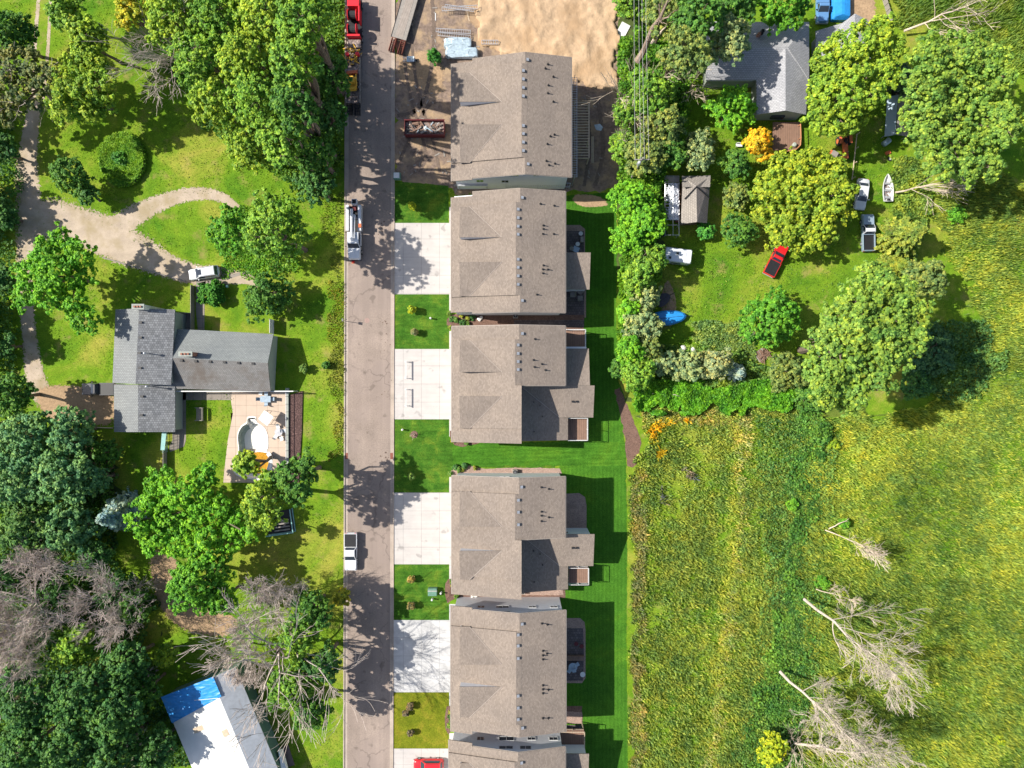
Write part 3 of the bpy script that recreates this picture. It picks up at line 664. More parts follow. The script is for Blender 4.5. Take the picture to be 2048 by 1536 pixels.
# planted beds between the houses
for i,px in enumerate(([(893,640),(900,630),(912,628),(1168,628),(1168,662),(912,662),(900,655),(893,650)],[(899,862),(914,862),(1048,872),(1048,882),(960,886),(925,894),(908,890),(901,880)],[(899,944),(912,934),(940,931),(965,938),(1010,936),(1115,937),(1122,944),(1120,952),(912,952),(899,952)],
    [(890,1168),(896,1158),(912,1156),(1130,1152),(1130,1196),(912,1196),(895,1206),(890,1190)],[(889,1436),(894,1412),(912,1410),(1165,1412),(1165,1446),(912,1450),(897,1468),(891,1460)])):
    ground_sheet('planting_bed',px,.035,M['mulch'] if i in (0,1,3,4) else M['rockbed'],.04,0,.6)
ground_sheet('rock_border',[(1020,1160),(1126,1160),(1126,1190),(1020,1190)],.042,M['rockbed'],.04); ground_sheet('rock_border',[(1118,1420),(1165,1425),(1163,1448),(1118,1446)],.042,M['rockbed'],.04)
ground_sheet('rock_border',[(1028,935),(1120,937),(1124,948),(1028,948)],.042,M['rockbed'],.04)
ground_sheet('patio',[(1028,640),(1168,640),(1168,655),(1028,655)],.045,M['paver'])
for px in ([(1118,450),(1160,450),(1170,458),(1170,508),(1118,508)],[(1118,575),(1172,575),(1172,635),(1118,635)],[(1118,988),(1158,986),(1170,994),(1173,1010),(1173,1060),(1118,1060)],[(1118,1236),(1160,1236),(1169,1244),(1171,1260),(1171,1356),(1164,1366),(1118,1366)]):
    ground_sheet('stone_border',px,.028,M['rockbed'],.0)
def inset(px,k): 
    cx=sum(p[0] for p in px)/len(px); cy=sum(p[1] for p in px)/len(px); return [(cx+(p[0]-cx)*k,cy+(p[1]-cy)*k) for p in px]
for px in ([(1118,462),(1168,462),(1168,504),(1118,504)],[(1118,580),(1168,580),(1168,630),(1118,630)],[(1118,1256),(1166,1256),(1168,1310),(1166,1361),(1118,1361)],[(1118,1450),(1163,1450),(1163,1512),(1118,1512)]):
    ground_sheet('patio',px,.05,M['paver'])
for px in ([(345,785),(372,785),(372,880),(368,893),(340,904),(338,894),(345,880)],[(360,782),(466,782),(466,800),(360,800)],[(392,560),(412,560),(409,600),(409,660),(396,660),(392,620)],[(400,575),(450,560),(500,545),(498,540),(450,552),(398,566)]):
    ground_sheet('walkway',px,.03,M['walk'])
# ================================================= POOL
pool_px=catmull([(496,836),(511,835),(514,846),(528,856),(535,872),(536,892),(534,902),(540,918),(543,945),(530,957),(500,956),(474,948),(466,930),(472,915),(478,900),(476,880),(477,866),(484,853),(494,846)],3)
patio_px=[(465,783),(577,783),(577,965),(447,965),(449,940),(456,880),(466,827),(462,800)]
P0=gp(patio_px); Q0=gp(pool_px); tri=tessellate_polygon([[Vector((*p,0)) for p in P0],[Vector((*p,0)) for p in Q0]])
m=MB(); m.add([(p[0],p[1],.06) for p in P0+Q0],tri); n=len(P0)
m.add([(p[0],p[1],.06) for p in P0]+[(p[0],p[1],-.3) for p in P0],[(i,(i+1)%n,n+(i+1)%n,n+i) for i in range(n)])
pt=m.build('patio',M['patioc'],kind='flat')
for p in pt.data.polygons:
    if abs(p.normal.z)>.5 and p.normal.z<0: p.flip()
tag(pt,kind='structure')
pc=G(510,890); pool=empty('swimming_pool',pc,0,'drained white swimming pool with yellow leaf litter in its deep end','pool')
rings=[]; cpx=(508,898)
for k,z in ((1.0,.06),(1.0,-.25),(.96,-.9),(.80,-1.25),(.4,-1.4)):
    rings.append([(G(cpx[0]+(p[0]-cpx[0])*k,cpx[1]+(p[1]-cpx[1])*k).x,G(cpx[0]+(p[0]-cpx[0])*k,cpx[1]+(p[1]-cpx[1])*k).y,z-(.35 if p[1]>905 and z<-.5 else 0)) for p in pool_px])
m=MB(); m.loft(rings,False,True); m.build('basin',M['poolw'],pool,kind='flat')
m=MB(); nq=len(pool_px)
ring=lambda k,z:[(G(cpx[0]+(p[0]-cpx[0])*k,cpx[1]+(p[1]-cpx[1])*k).x,G(cpx[0]+(p[0]-cpx[0])*k,cpx[1]+(p[1]-cpx[1])*k).y,z) for p in pool_px]
m.loft([ring(1.035,.05),ring(1.035,.11),ring(.985,.11),ring(.985,.0)],False,False); m.build('coping',M['poolw'],pool)
# darker grey-green band down the west wall, leaf litter at the south end
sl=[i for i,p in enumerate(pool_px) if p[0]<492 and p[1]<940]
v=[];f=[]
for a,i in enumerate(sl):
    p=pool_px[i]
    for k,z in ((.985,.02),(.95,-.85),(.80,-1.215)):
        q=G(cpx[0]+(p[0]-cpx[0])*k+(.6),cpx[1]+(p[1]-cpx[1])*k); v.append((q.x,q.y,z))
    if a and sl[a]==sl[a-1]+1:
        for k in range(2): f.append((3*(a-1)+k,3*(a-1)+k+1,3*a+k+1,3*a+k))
MB().add(v,f).build('grey_green_band',M['poolg'],pool)
lp=[(499,909),(512,906),(530,911),(533,925),(532,944),(505,948),(485,940),(486,925)]
MB().prism([(G(*p).x,G(*p).y) for p in catmull(lp,3)],-2.0,-1.15).build('leaf_litter',M['leafpile'],pool)
m=MB()
for i in range(4): m.box(G(497+i,0).x,G(512-i,0).x,G(0,848-i*2.5).y,G(0,846-i*2.5).y,-.9,-.75+.2*i)
m.build('steps',M['poolw'],pool)
sl_=empty('pool_slide',G(545,925),0,'white curved pool slide beside the deep end of the pool','slide'); m=MB(); a=[G(538,905,.5),G(545,912,1.0),G(548,925,1.5),G(545,940,1.9)]
for i in range(3):
    for s_ in (-1,1):
        d=(a[i+1]-a[i]); nrm=Vector((-d.y,d.x,0)).normalized()*.28*s_; m.tube(a[i]+nrm,a[i+1]+nrm,.07,.07,6)
    nrm=Vector((-(a[i+1]-a[i]).y,(a[i+1]-a[i]).x,0)).normalized()*.28; m.slab([a[i]-nrm,a[i]+nrm,a[i+1]+nrm,a[i+1]-nrm],.05)
m.build('chute',M['white'],sl_); m=MB()
for s_ in (-.3,.3): m.tube((a[3].x+s_,a[3].y,0.06),(a[3].x+s_,a[3].y,2.5),.03); m.tube((a[3].x+s_,a[3].y-.6,.06),(a[3].x+s_,a[3].y,1.9),.03)
m.build('ladder',M['alu'],sl_)
# retaining wall and fence round the pool, planted slope behind
f_=empty('pool_wall',G(579,860),0,'long low greenish concrete wall along the pool patio','wall'); m=MB(); m.box(G(574.5,0).x,G(578.5,0).x,G(0,962).y,G(0,776).y,0,.45); m.build('wall',M['concrete'],f_)
m=MB(); m.box(G(576,0).x,G(577,0).x,G(0,962).y,G(0,776).y,1.15,1.2)
for i in range(13): m.box(G(576,0).x,G(577,0).x,G(0,962-i*15.4).y-.03,G(0,962-i*15.4).y+.03,.45,1.2)
m.build('railing',M['alu'],f_)
m=MB(); q=[G(580,790),G(606,782),G(604,862),G(598,965),G(578,965)]
m.prism([(p.x,p.y) for p in q],-.1,.18); tag(m.build('mulch_slope',speckle('dark_mulch',(.07,.042,.038),.5,3.2,6,1,.95,.8)),kind='structure')
# ================================================= HOUSES OF THE TERRACE
def pl(x,z): return z
ZR,ZE,KW,KE=9.5,8.0,.262,.235
def gable_house(name,label,ys,yn,xe,xr0,xr1,cs,cn,gU,gL,xw=903,low=None,ysw=None,ynw=None,wins=(),vents=(),pipes=(),south_wins=(),group='townhouses along the right side of the road'):
    """ys, yn: south and north ends on the plan; xr1, xr0: ridge of the middle and of the ends; cs, cn: extent of the middle roof (as seen)"""
    X=lambda px,z:(px-1024)/S*(H-z)/H
    Y=lambda py,z:(768-py)/S*(H-z)/H
    yS=(768-ys)/S; yN=(768-yn)/S; Xe=X(xe,ZE); Xr=X(xr0,ZR); Xc=X(xr1,ZR); zc=ZR+(Xr-Xc)*KE
    zw=lambda x:ZR-.0-(Xr-x)*KW; zwc=lambda x:zc-(Xc-x)*KW; ze=lambda x:ZR-(x-Xr)*KE
    Xw=(xw-1024)/S*(H-6.4)/H; root=empty(name,((Xw+Xe)/2,(yS+yN)/2,0),0,label,'house',group)
    oh=.45; wx0=Xw+oh; wx1=Xe-oh; wy0=yS+oh; wy1=yN-oh
    # walls: one solid following the roof underside
    prof=[(wx0,-.2),(wx1,-.2),(wx1,ze(wx1)-.22),(Xr,ZR-.22),(wx0,zw(wx0)-.22)]
    m=MB(); m.loft([[(p[0],wy0,p[1]) for p in prof],[(p[0],wy1,p[1]) for p in prof]]); m.build('wall',M['siding'],root)
    # front garage bump under the low end of the roof
    Xf=X(945,7); yNw=(768-(ynw if ynw else yn))/S; ySw=(768-(ysw if ysw else ys))/S
    m=MB(); m.slab([(Xw,ySw,zw(Xw)),(Xf,ySw,zw(Xf)),(Xf,yNw,zw(Xf)),(Xw,yNw,zw(Xw))],.2)
    m.slab([(Xf,yS,zw(Xf)+.003),(Xr,yS,ZR),(Xr,yN,ZR),(Xf,yN,zw(Xf)+.003)],.2); m.slab([(Xr,yS,ZR),(Xe,yS,ze(Xe)),(Xe,yN,ze(Xe)),(Xr,yN,ZR)],.2)
    yc0=Y(cs,9); yc1=Y(cn,9)
    m.slab([(Xw-.0,yc0,zwc(Xw)),(Xc,yc0,zc),(Xc,yc1,zc),(Xw-.0,yc1,zwc(Xw))],.6); m.slab([(Xc,yc0,zc),(Xr+.3,yc0,ze(Xr+.3)+.02),(Xr+.3,yc1,ze(Xr+.3)+.02),(Xc,yc1,zc)],.25)
    # half gables over the garages
    def half(yh,yl):
        Yh=Y(yh,9); Yl=Y(yl,8); XC=X(1003.5,9); XB=X(939,7.8); XA=X(920,7.6); z1=zwc(XB)+.03; zh=zwc(XC)+.03
        m.slab([(XA,Yl,z1),(XB,Yl,z1),(XC,Yh,zh),(XA,Yh,zh)],.12)
        return XA,XC,Yh,Yl,z1,zh
    hs=[half(*g) for g in (gU,gL)]
    rf=m.build('roof',M['shT'],root)
    for (XA,XC,Yh,Yl,z1,zh) in hs:   # walls under the raised edges
        m=MB(); s=1 if Yl<Yh else -1; z0=zwc(XA)-.1
        m.loft([[(XA+.1,Yh-s*.02,z0),(XC,Yh-s*.02,zh-.13),(XA+.1,Yh-s*.02,zh-.13)],[(XA+.1,Yh-s*.12,z0),(XC,Yh-s*.12,zh-.13),(XA+.1,Yh-s*.12,zh-.13)]])
        m.loft([[(XA+.1,Yh-s*.12,z0),(XA+.1,Yl,z0),(XA+.1,Yl,z1-.13),(XA+.1,Yh-s*.12,zh-.13)],[(XA+.2,Yh-s*.12,z0),(XA+.2,Yl,z0),(XA+.2,Yl,z1-.13),(XA+.2,Yh-s*.12,zh-.13)]]); m.build('gable_wall',M['siding'],root)
    for (XA,XC,Yh,Yl,z1,zh) in hs:   # bright flashing up the valley
        XB=X(939,7.8); MB().tube((XB,Yl,z1+.01),(XC,Yh,zh+.01),.03,.03,4).build('flashing',M['flash'],rf)
    g=.09   # gutters and fascia
    MB().box(Xw-g,Xw,ySw,yNw,zw(Xw)-.24,zw(Xw)-.05).build('gutter',M['trim'],root); m=MB(); m.box(Xe,Xe+g,yS,yN,ze(Xe)-.24,ze(Xe)-.05); m.build('gutter',M['trim'],root)
    for yy,s in ((yS,-1),(yN,1)):
        m=MB(); a=Vector((Xr,yy+s*.02,ZR-.14)); 
        for q in (Vector((Xe,yy+s*.02,ze(Xe)-.14)),Vector((Xf,yy+s*.02,zw(Xf)-.14))): m.tube(a,q,.06,.06,4)
        m.build('fascia',M['trim'],root)
    m=MB()
    if 'panelled_door' not in MATS: rowed('panelled_door',(.42,.41,.38),.5,0,.1)
    for s in (0,1):   # garage doors on the west front
        yy=wy0+1.2+s*((wy1-wy0)/2); MB().box(wx0-.05,wx0+.02,yy,yy+5.0,.0,2.3).build('garage_door',MATS['panelled_door'],root)
    for (vx,vy) in vents:
        vx_=X(vx,9.6); vy_=Y(vy,9.6); z=ze(vx_)+.02; m=MB(); m.cbox(vx_,vy_,z,.42,.42,.05); m.m(1); m.slab([(vx_-.16,vy_-.2,z+.3),(vx_+.22,vy_-.2,z+.2),(vx_+.22,vy_+.2,z+.2),(vx_-.16,vy_+.2,z+.3)],.2)
        m.build('roof_vent',[M['black'],M['alu']],root)
    for (vx,vy) in pipes:
        vx_=X(vx,9); vy_=Y(vy,9); z=ze(vx_); MB().tube((vx_,vy_,z-.05),(vx_,vy_,z+.5),.07).tube((vx_,vy_,z+.0),(vx_,vy_,z+.08),.16).build('vent_pipe',M['black'],root)
    for (side,wx,zc_,ww,wh) in list(wins):
        y=wy1 if side=='N' else wy0; s=1 if side=='N' else -1; xx=(wx-1024)/S*(H-zc_)/H
        m=MB()
        for (a,b,c,d) in ((-ww/2-.09,-ww/2,-wh/2-.09,wh/2+.09),(ww/2,ww/2+.09,-wh/2-.09,wh/2+.09),(-ww/2,ww/2,wh/2,wh/2+.09),(-ww/2,ww/2,-wh/2-.09,-wh/2),(-.03,.03,-wh/2,wh/2)): m.box(xx+a,xx+b,y-(.05 if s<0 else -.0),y+(.05 if s>0 else 0),zc_+c,zc_+d)
        fr=m.build('window',M['white'],root); MB().box(xx-ww/2+.002,xx+ww/2-.002,y-(.02 if s<0 else .0),y+(.02 if s>0 else 0),zc_-wh/2+.002,zc_+wh/2-.002).build('pane',M['glass'],fr)
    root['_']=0; del root['_']
    return root,dict(X=X,Y=Y,Xe=Xe,wx1=wx1,yS=yS,yN=yN,Xr=Xr)
def lowroof(root,pts,th=.2,wall=None):
    MB().slab(pts,th).build('porch_roof',M['shT'],root)
def porch(root,x0,x1,ya,yb,za,zb,xw,posts=True):
    """a shed roof whose north edge is at za and south edge at zb, seen between ya (north) and yb (south)"""
    p=[E(x0,ya,za),E(x1,ya,za),E(x1,yb,zb),E(x0,yb,zb)]; y1=p[0].y; y0=p[3].y; xa=min(p[0].x,p[3].x)-.6; xb=max(p[1].x,p[2].x)
    lowroof(root,[(xa,y0,zb),(xb,y0,zb),(xb,y1,za),(xa,y1,za)])
    m=MB(); m.loft([[(xa,y0+.3,-.1),(xa,y1-.3,-.1),(xa,y1-.3,za-.25),(xa,y0+.3,zb-.25)],[(xb-.4,y0+.3,-.1),(xb-.4,y1-.3,-.1),(xb-.4,y1-.3,za-.25),(xb-.4,y0+.3,zb-.25)]]); m.build('porch_wall',M['siding'],root)
    for k in (0,): m=MB(); m.box(xb-.41,xb-.36,(y0+y1)/2-1.0,(y0+y1)/2+1.0,1.0,2.4); m.build('porch_window',M['glass'],root)
def deck(x0,x1,ya,yb,z,label,mat='wood',rail='white',open_west=True):
    a=E(x0,ya,z); b=E(x1,yb,z); root=empty('deck',((a.x+b.x)/2,(a.y+b.y)/2,0),0,label,'deck'); x0,x1,y1,y0=a.x,b.x,a.y,b.y
    MB().box(x0,x1,y0,y1,z-.15,z).build('floor',M[mat],root); m=MB()
    for xx in (x0+.1,x1-.1):
        for yy in (y0+.1,y1-.1): m.box(xx-.07,xx+.07,yy-.07,yy+.07,-.1,z-.15)
    m.build('post',M[rail],root); m=MB()
    def rl(p,q):
        d=math.hypot(q[0]-p[0],q[1]-p[1]); k=max(1,int(d/1.5))
        m.tube((*p,z+1.0),(*q,z+1.0),.05,.05,4); m.tube((*p,z+.12),(*q,z+.12),.03,.03,4)
        for i in range(k+1):
            t=i/k; m.box(p[0]+(q[0]-p[0])*t-.05,p[0]+(q[0]-p[0])*t+.05,p[1]+(q[1]-p[1])*t-.05,p[1]+(q[1]-p[1])*t+.05,z,z+1.03)
    rl((x1,y0),(x1,y1)); rl((x0,y0),(x1,y0)); rl((x0,y1),(x1,y1)); m.build('railing',M[rail],root); return root
# --- 1: the newest, still scaffolded
V1=[(1055,119)]+[(1046.5,y) for y in (142,159,176,193,252,268,285,302)]+[(1056,328)]
h1,_=gable_house('townhouse','brown roofed townhouse under construction beside the sandy lot, topmost in the row',384,161,1143,1050,1043,317,130,(203,143),(248,324),903,ysw=387,ynw=166,vents=V1,
  pipes=[(1096,127),(1091,136),(1107,151),(1097,169),(1096,185),(1107,201),(1109,267),(1101,271),(1095,287),(1093,321),(1098,329),(1110,325)],wins=[('S',1026,7.4,1.6,.8),('S',1073,7.4,.8,.6),('S',960,4.5,1,1.1),('S',1010,4.3,1,1.1)])
# --- 2
h2,_=gable_house('townhouse','brown roofed townhouse directly below the scaffolded one, with a single rear porch roof',636,410,1131,1040,1031.5,591,406,(475,413),(524,592),903,ysw=634,ynw=418,
  vents=[(1044.5,395)]+[(1036,y) for y in (419,436,453,469,519,535,552,569)]+[(1044.5,601)],pipes=[(1081,407),(1109,409),(1087,450),(1087,457),(1086,467),(1108,466),(1087,530),(1086,538),(1096,538),(1086,546),(1074,589)],
  wins=[('S',960,4.5,1.2,1.0),('S',1010,4.5,1.2,1.0),('S',1065,4.5,1.1,1.0),('S',1105,4.5,1.1,1.0)])
porch(h2,1133,1179,505,579,6.2,4.6,0)
# --- 3
def south_wing(h,N0,y_eave,valley,yE,s_end,north_plane=None):
    """lower rear wing: an east-falling roof (z 5.8 to 4.0) with an east gable whose ridge runs along N0"""
    a=E(1043,N0+3,5.9); b=E(1136,N0+3,4.0); c=E(1136,s_end,4.0); x0=E(1043,0,9).x-.2; y1=E(0,N0,5.9).y; y0=E(0,s_end,4.6).y
    zz=lambda x:5.9-(x-x0)*.26
    x1=b.x; MB().slab([(x0,y0,zz(x0)),(x1,y0,zz(x1)),(x1,y1-.1,zz(x1)),(x0,y1-.1,zz(x0))],.2).build('wing_roof',M['shT'],h)
    # the gable: ridge along y1 at z 6.0, falling south to the eave
    ye=E(0,y_eave,4.3).y; kk=(6.0-4.3)/(y1-ye); xb=E(1187,0,4.6).x; xa=x0+1.0
    # valley: where the gable plane meets the wing plane
    def zg(y): return 6.0-(y1-y)*kk
    zx=lambda z:x0+(5.9-z)/.26
    P=[(zx(zg(y1)) if zg(y1)<5.9 else x0,y1,zg(y1)),(xb,y1,zg(y1)),(xb,ye,zg(ye)),(zx(zg(ye)),ye,zg(ye))]
    P=[(p[0],p[1],p[2]+.03) for p in P]
    if P[3][0]>x1: P[3]=(x1,ye,P[3][2])
    MB().slab(P,.2).build('wing_roof',M['shT'],h)
    m=MB(); m.box(x0,x1-.4,y0+.4,y1-.3,-.1,3.9); m.box(x0,xb-.5,ye+.4,y1-.3,-.1,4.1); m.build('wing_wall',M['siding'],h)
    m=MB(); m.loft([[(x1-.5,y1-.31,4),(xb-.5,y1-.31,4),(xb-.5,y1-.31,5.8),(x1-.5,y1-.31,5.8)],[(x1-.5,y1-.6,4),(xb-.5,y1-.6,4),(xb-.5,y1-.6,5.8),(x1-.5,y1-.6,5.8)]]); m.build('wing_wall',M['siding'],h)
    m=MB(); m.tube((P[0][0],y1,P[0][2]+.01),(P[3][0],ye,P[3][2]+.01),.04,.04,4); m.build('flashing',M['flash'],h)
    for (vx,vy,k) in ((1145,yE,0),(1153,yE,0)):
        q=E(vx,vy,5.2); MB().box(q.x-.15,q.x+.15,q.y-.15,q.y+.15,zg(q.y),zg(q.y)+.3).build('roof_vent',M['black'],h)
    for (vx,vy) in ((1067,N0+33),(1080,N0+40),(1085,N0+62),(1068,s_end-18)):
        q=E(vx,vy,5.2); MB().tube((q.x,q.y,zz(q.x)-.05),(q.x,q.y,zz(q.x)+.35),.08).build('vent_pipe',M['black'],h)
    return zg,y1,xb
def house_ns(name,label,ys,yn,split,xsouth,**k): return gable_house(name,label,ys,yn,**k)
# houses 3 and 4 are full width in the north half only: build the north part as a house and the south part without its east slope
def half_house(name,label,ys,yn,xe,xr0,xr1,ysplit,cs,cn,gU,gL,xs,N0,y_eave,s_end,vents,pipes,yE,wins=()):
    X=lambda px,z:(px-1024)/S*(H-z)/H
    h,d=gable_house(name,label,ys,yn,xe,xr0,xr1,cs,cn,gU,gL,905,wins=(),vents=vents,pipes=pipes)
    return h
def cut_house(name,label,ys,yn,xe,xr0,xr1,ysplit,cs,cn,gU,gL,xs,vents,pipes,wins=(),ynw=None,ysw=None,xw=904):
    """like gable_house, but its east slope stops at ysplit and the south part ends in a wall along the ridge line xs"""
    X=lambda px,z:(px-1024)/S*(H-z)/H
    Y=lambda py,z:(768-py)/S*(H-z)/H
    yS=(768-ys)/S; yN=(768-yn)/S; Xe=X(xe,ZE); Xr=X(xr0,ZR); Xc=X(xr1,ZR); Xs=X(xs,ZR); zc=ZR+(Xr-Xc)*KE; ySp=Y(ysplit,8.8)
    zw=lambda x:ZR-(Xr-x)*KW; zwc=lambda x:zc-(Xc-x)*KW; ze=lambda x:ZR-(x-Xr)*KE; Xw=X(xw,6.4); root=empty(name,((Xw+Xe)/2,(yS+yN)/2,0),0,label,'house','townhouses along the right side of the road')
    oh=.45; wx0=Xw+oh; wx1=Xe-oh; wy0=yS+oh; wy1=yN-oh
    m=MB(); prof=[(wx0,-.2),(wx1,-.2),(wx1,ze(wx1)-.22),(Xr,ZR-.22),(wx0,zw(wx0)-.22)]; m.loft([[(p[0],ySp+oh,p[1]) for p in prof],[(p[0],wy1,p[1]) for p in prof]])
    prof=[(wx0,-.2),(Xs-.05,-.2),(Xs-.05,zw(Xs)-.22),(wx0,zw(wx0)-.22)]; m.loft([[(p[0],wy0,p[1]) for p in prof],[(p[0],ySp+oh-.002,p[1]) for p in prof]]); m.build('wall',M['siding'],root)
    m=MB(); yM=Y(cs,9) ; yc1=Y(cn,9)
    m.slab([(Xw,yS,zw(Xw)),(Xs,yS,zw(Xs)),(Xs,ySp,zw(Xs)),(Xw,ySp,zw(Xw))],.2); m.slab([(Xw,ySp,zw(Xw)),(Xr,ySp,ZR),(Xr,yN,ZR),(Xw,yN,zw(Xw))],.2)
    m.slab([(Xr,ySp,ZR),(Xe,ySp,ze(Xe)),(Xe,yN,ze(Xe)),(Xr,yN,ZR)],.2)
    m.slab([(Xw,yM,zwc(Xw)),(Xc,yM,zc),(Xc,yc1,zc),(Xw,yc1,zwc(Xw))],.6); m.slab([(Xc,ySp+.02,zc),(Xr+.3,ySp+.02,ze(Xr+.3)+.02),(Xr+.3,yc1,ze(Xr+.3)+.02),(Xc,yc1,zc)],.25)
    m.slab([(Xc,yM,zc),(Xs,yM,zwc(Xs)),(Xs,ySp+.02,zwc(Xs)),(Xc,ySp+.02,zc)],.5)
    hs=[]
    for (yh,yl) in (gU,gL):
        Yh=Y(yh,9); Yl=Y(yl,8); XC=X(1003.5,9); XB=X(939,7.8); XA=X(920,7.6); z1=zwc(XB)+.03; zh=zwc(XC)+.03; m.slab([(XA,Yl,z1),(XB,Yl,z1),(XC,Yh,zh),(XA,Yh,zh)],.12); hs.append((XA,XC,Yh,Yl,z1,zh))
    rf=m.build('roof',M['shT'],root)
    for (XA,XC,Yh,Yl,z1,zh) in hs:
        m=MB(); s=1 if Yl<Yh else -1; z0=zwc(XA)-.1
        m.loft([[(XA+.1,Yh-s*.02,z0),(XC,Yh-s*.02,zh-.13),(XA+.1,Yh-s*.02,zh-.13)],[(XA+.1,Yh-s*.12,z0),(XC,Yh-s*.12,zh-.13),(XA+.1,Yh-s*.12,zh-.13)]])
        m.loft([[(XA+.1,Yh-s*.12,z0),(XA+.1,Yl,z0),(XA+.1,Yl,z1-.13),(XA+.1,Yh-s*.12,zh-.13)],[(XA+.2,Yh-s*.12,z0),(XA+.2,Yl,z0),(XA+.2,Yl,z1-.13),(XA+.2,Yh-s*.12,zh-.13)]]); m.build('gable_wall',M['siding'],root)
        MB().tube((X(939,7.8),Yl,z1+.01),(XC,Yh,zh+.01),.03,.03,4).build('flashing',M['flash'],rf)
    MB().box(Xw-.09,Xw,yS,yN,zw(Xw)-.24,zw(Xw)-.05).build('gutter',M['trim'],root); m=MB(); m.box(Xe,Xe+.09,ySp,yN,ze(Xe)-.24,ze(Xe)-.05); m.build('gutter',M['trim'],root)
    m=MB()
    a=Vector((Xr,yN+.02,ZR-.14)); m.tube(a,(Xe,yN+.02,ze(Xe)-.14),.09,.09,4); m.tube(a,(Xw,yN+.02,zw(Xw)-.14),.09,.09,4)
    m.tube((Xr,ySp-.02,ZR-.14),(Xe,ySp-.02,ze(Xe)-.14),.09,.09,4); m.build('fascia',M['trim'],root)
    m=MB()
    for s in (0,1):
        yy=wy0+1.2+s*((wy1-wy0)/2); MB().box(wx0-.05,wx0+.02,yy,yy+5.0,.0,2.3).build('garage_door',MATS['panelled_door'],root)
    for (vx,vy) in vents:
        vx_=X(vx,9.6); vy_=Y(vy,9.6); z=ze(vx_)+.02; m=MB(); m.cbox(vx_,vy_,z,.42,.42,.05); m.m(1); m.slab([(vx_-.16,vy_-.2,z+.3),(vx_+.22,vy_-.2,z+.2),(vx_+.22,vy_+.2,z+.2),(vx_-.16,vy_+.2,z+.3)],.2); m.build('roof_vent',[M['black'],M['alu']],root)
    for (vx,vy) in pipes:
        vx_=X(vx,9); vy_=Y(vy,9); z=ze(vx_); MB().tube((vx_,vy_,z-.05),(vx_,vy_,z+.5),.07).tube((vx_,vy_,z+.0),(vx_,vy_,z+.08),.16).build('vent_pipe',M['black'],root)
    for (side,wx,zc_,ww,wh) in wins:
        y=wy1; xx=(wx-1024)/S*(H-zc_)/H; m=MB()
        for (a_,b_,c_,d_) in ((-ww/2-.09,-ww/2,-wh/2-.09,wh/2+.09),(ww/2,ww/2+.09,-wh/2-.09,wh/2+.09),(-ww/2,ww/2,wh/2,wh/2+.09),(-ww/2,ww/2,-wh/2-.09,-wh/2),(-.03,.03,-wh/2,wh/2)): m.box(xx+a_,xx+b_,y,y+.05,zc_+c_,zc_+d_)
        fr=m.build('window',M['white'],root); MB().box(xx-ww/2+.002,xx+ww/2-.002,y,y+.02,zc_-wh/2+.002,zc_+wh/2-.002).build('pane',M['glass'],fr)
    return root
h3=cut_house('townhouse','brown roofed townhouse with rear wing and two porch roofs, above the wide side lawn',877,660,1131,1038,1030,771,857,679,(744,680),(792,857),1043,[(1044.5,667)]+[(1036,y) for y in (690,707,723,739)],[(1070,678),(1067,720),(1084,728),(1069,734),(1091,740)])
south_wing(h3,771,835,None,803,881)
p=[E(1131,697,4.5),E(1178,697,4.5)]; zn=4.5; y1=E(0,697,4.5).y; y0=E(0,771,6.0).y; MB().slab([(E(1125,0,4.5).x,y0+.02,6.0),(E(1178.5,0,5).x,y0+.02,6.0),(E(1178.5,0,5).x,y1,4.4),(E(1125,0,4.5).x,y1,4.4)],.2).build('porch_roof',M['shT'],h3)
m=MB(); m.box(E(1125,0,4.5).x,E(1174,0,5).x,y1+.3,y0,-.1,4.1); m.build('porch_wall',M['siding'],h3)
h4=cut_house('townhouse','brown roofed townhouse with one rear wing and bare gravel patio, below the side lawn',1162,940,1131,1038,1030,1078,1157,987,(1053,983),(1101,1160),1043,[(1043,974)]+[(1036.5,y) for y in (1000,1024,1049)],[(1083,975),(1098,979),(1083,1024),(1083,1032),(1083,1043),(1098,1036)],
  wins=[('N',960,5.0,1.4,.8),('N',1008,5.0,1.6,.9),('N',1065,6.8,1.0,.7),('N',1106,5.6,1.1,.8)])
south_wing(h4,1068,1132,None,1095,1181)
h5,_=gable_house('townhouse','brown roofed townhouse with pale north wall of small windows and a furnished black patio',1414,1188,1132,1039,1032,1447,1261,(1329,1254),(1373,1436),902,ysw=1420,ynw=1184,
  vents=[(1044,1248)]+[(1036,y) for y in (1269,1291,1316,1391,1415,1438)]+[(1045,1456)],pipes=[(1084,1248),(1095,1251),(1086,1303),(1086,1312),(1086,1320),(1094,1309),(1086,1372),(1086,1380),(1086,1388),(1097,1382),(1086,1438),(1097,1439)],
  wins=[('N',962,5.0,1.0,1.0),('N',1005,5.0,1.9,1.0),('N',1065,5.0,1.0,.8),('N',1108,5.0,1.0,.8),('N',1007,7.5,1.9,.8),('N',1061,7.7,.8,.6)])
h6,_=gable_house('townhouse','brown roofed townhouse cut off by the bottom of the picture, lowest in the row',1668,1442,1131,1036,1029,1740,1520,(1590,1527),(1640,1700),898,ysw=1672,ynw=1436,vents=[(1043,1526)],
  pipes=[],wins=[('N',961,4.6,1.0,1.0),('N',1013,4.6,2.2,1.1),('N',1063,4.6,1.1,.8),('N',1107,4.6,1.2,.9),('N',1051,7.2,1.6,.9),('N',1012,7.2,2.0,.8)])
porch(h6,1131,1176,1508,1590,5.8,4.4,0)
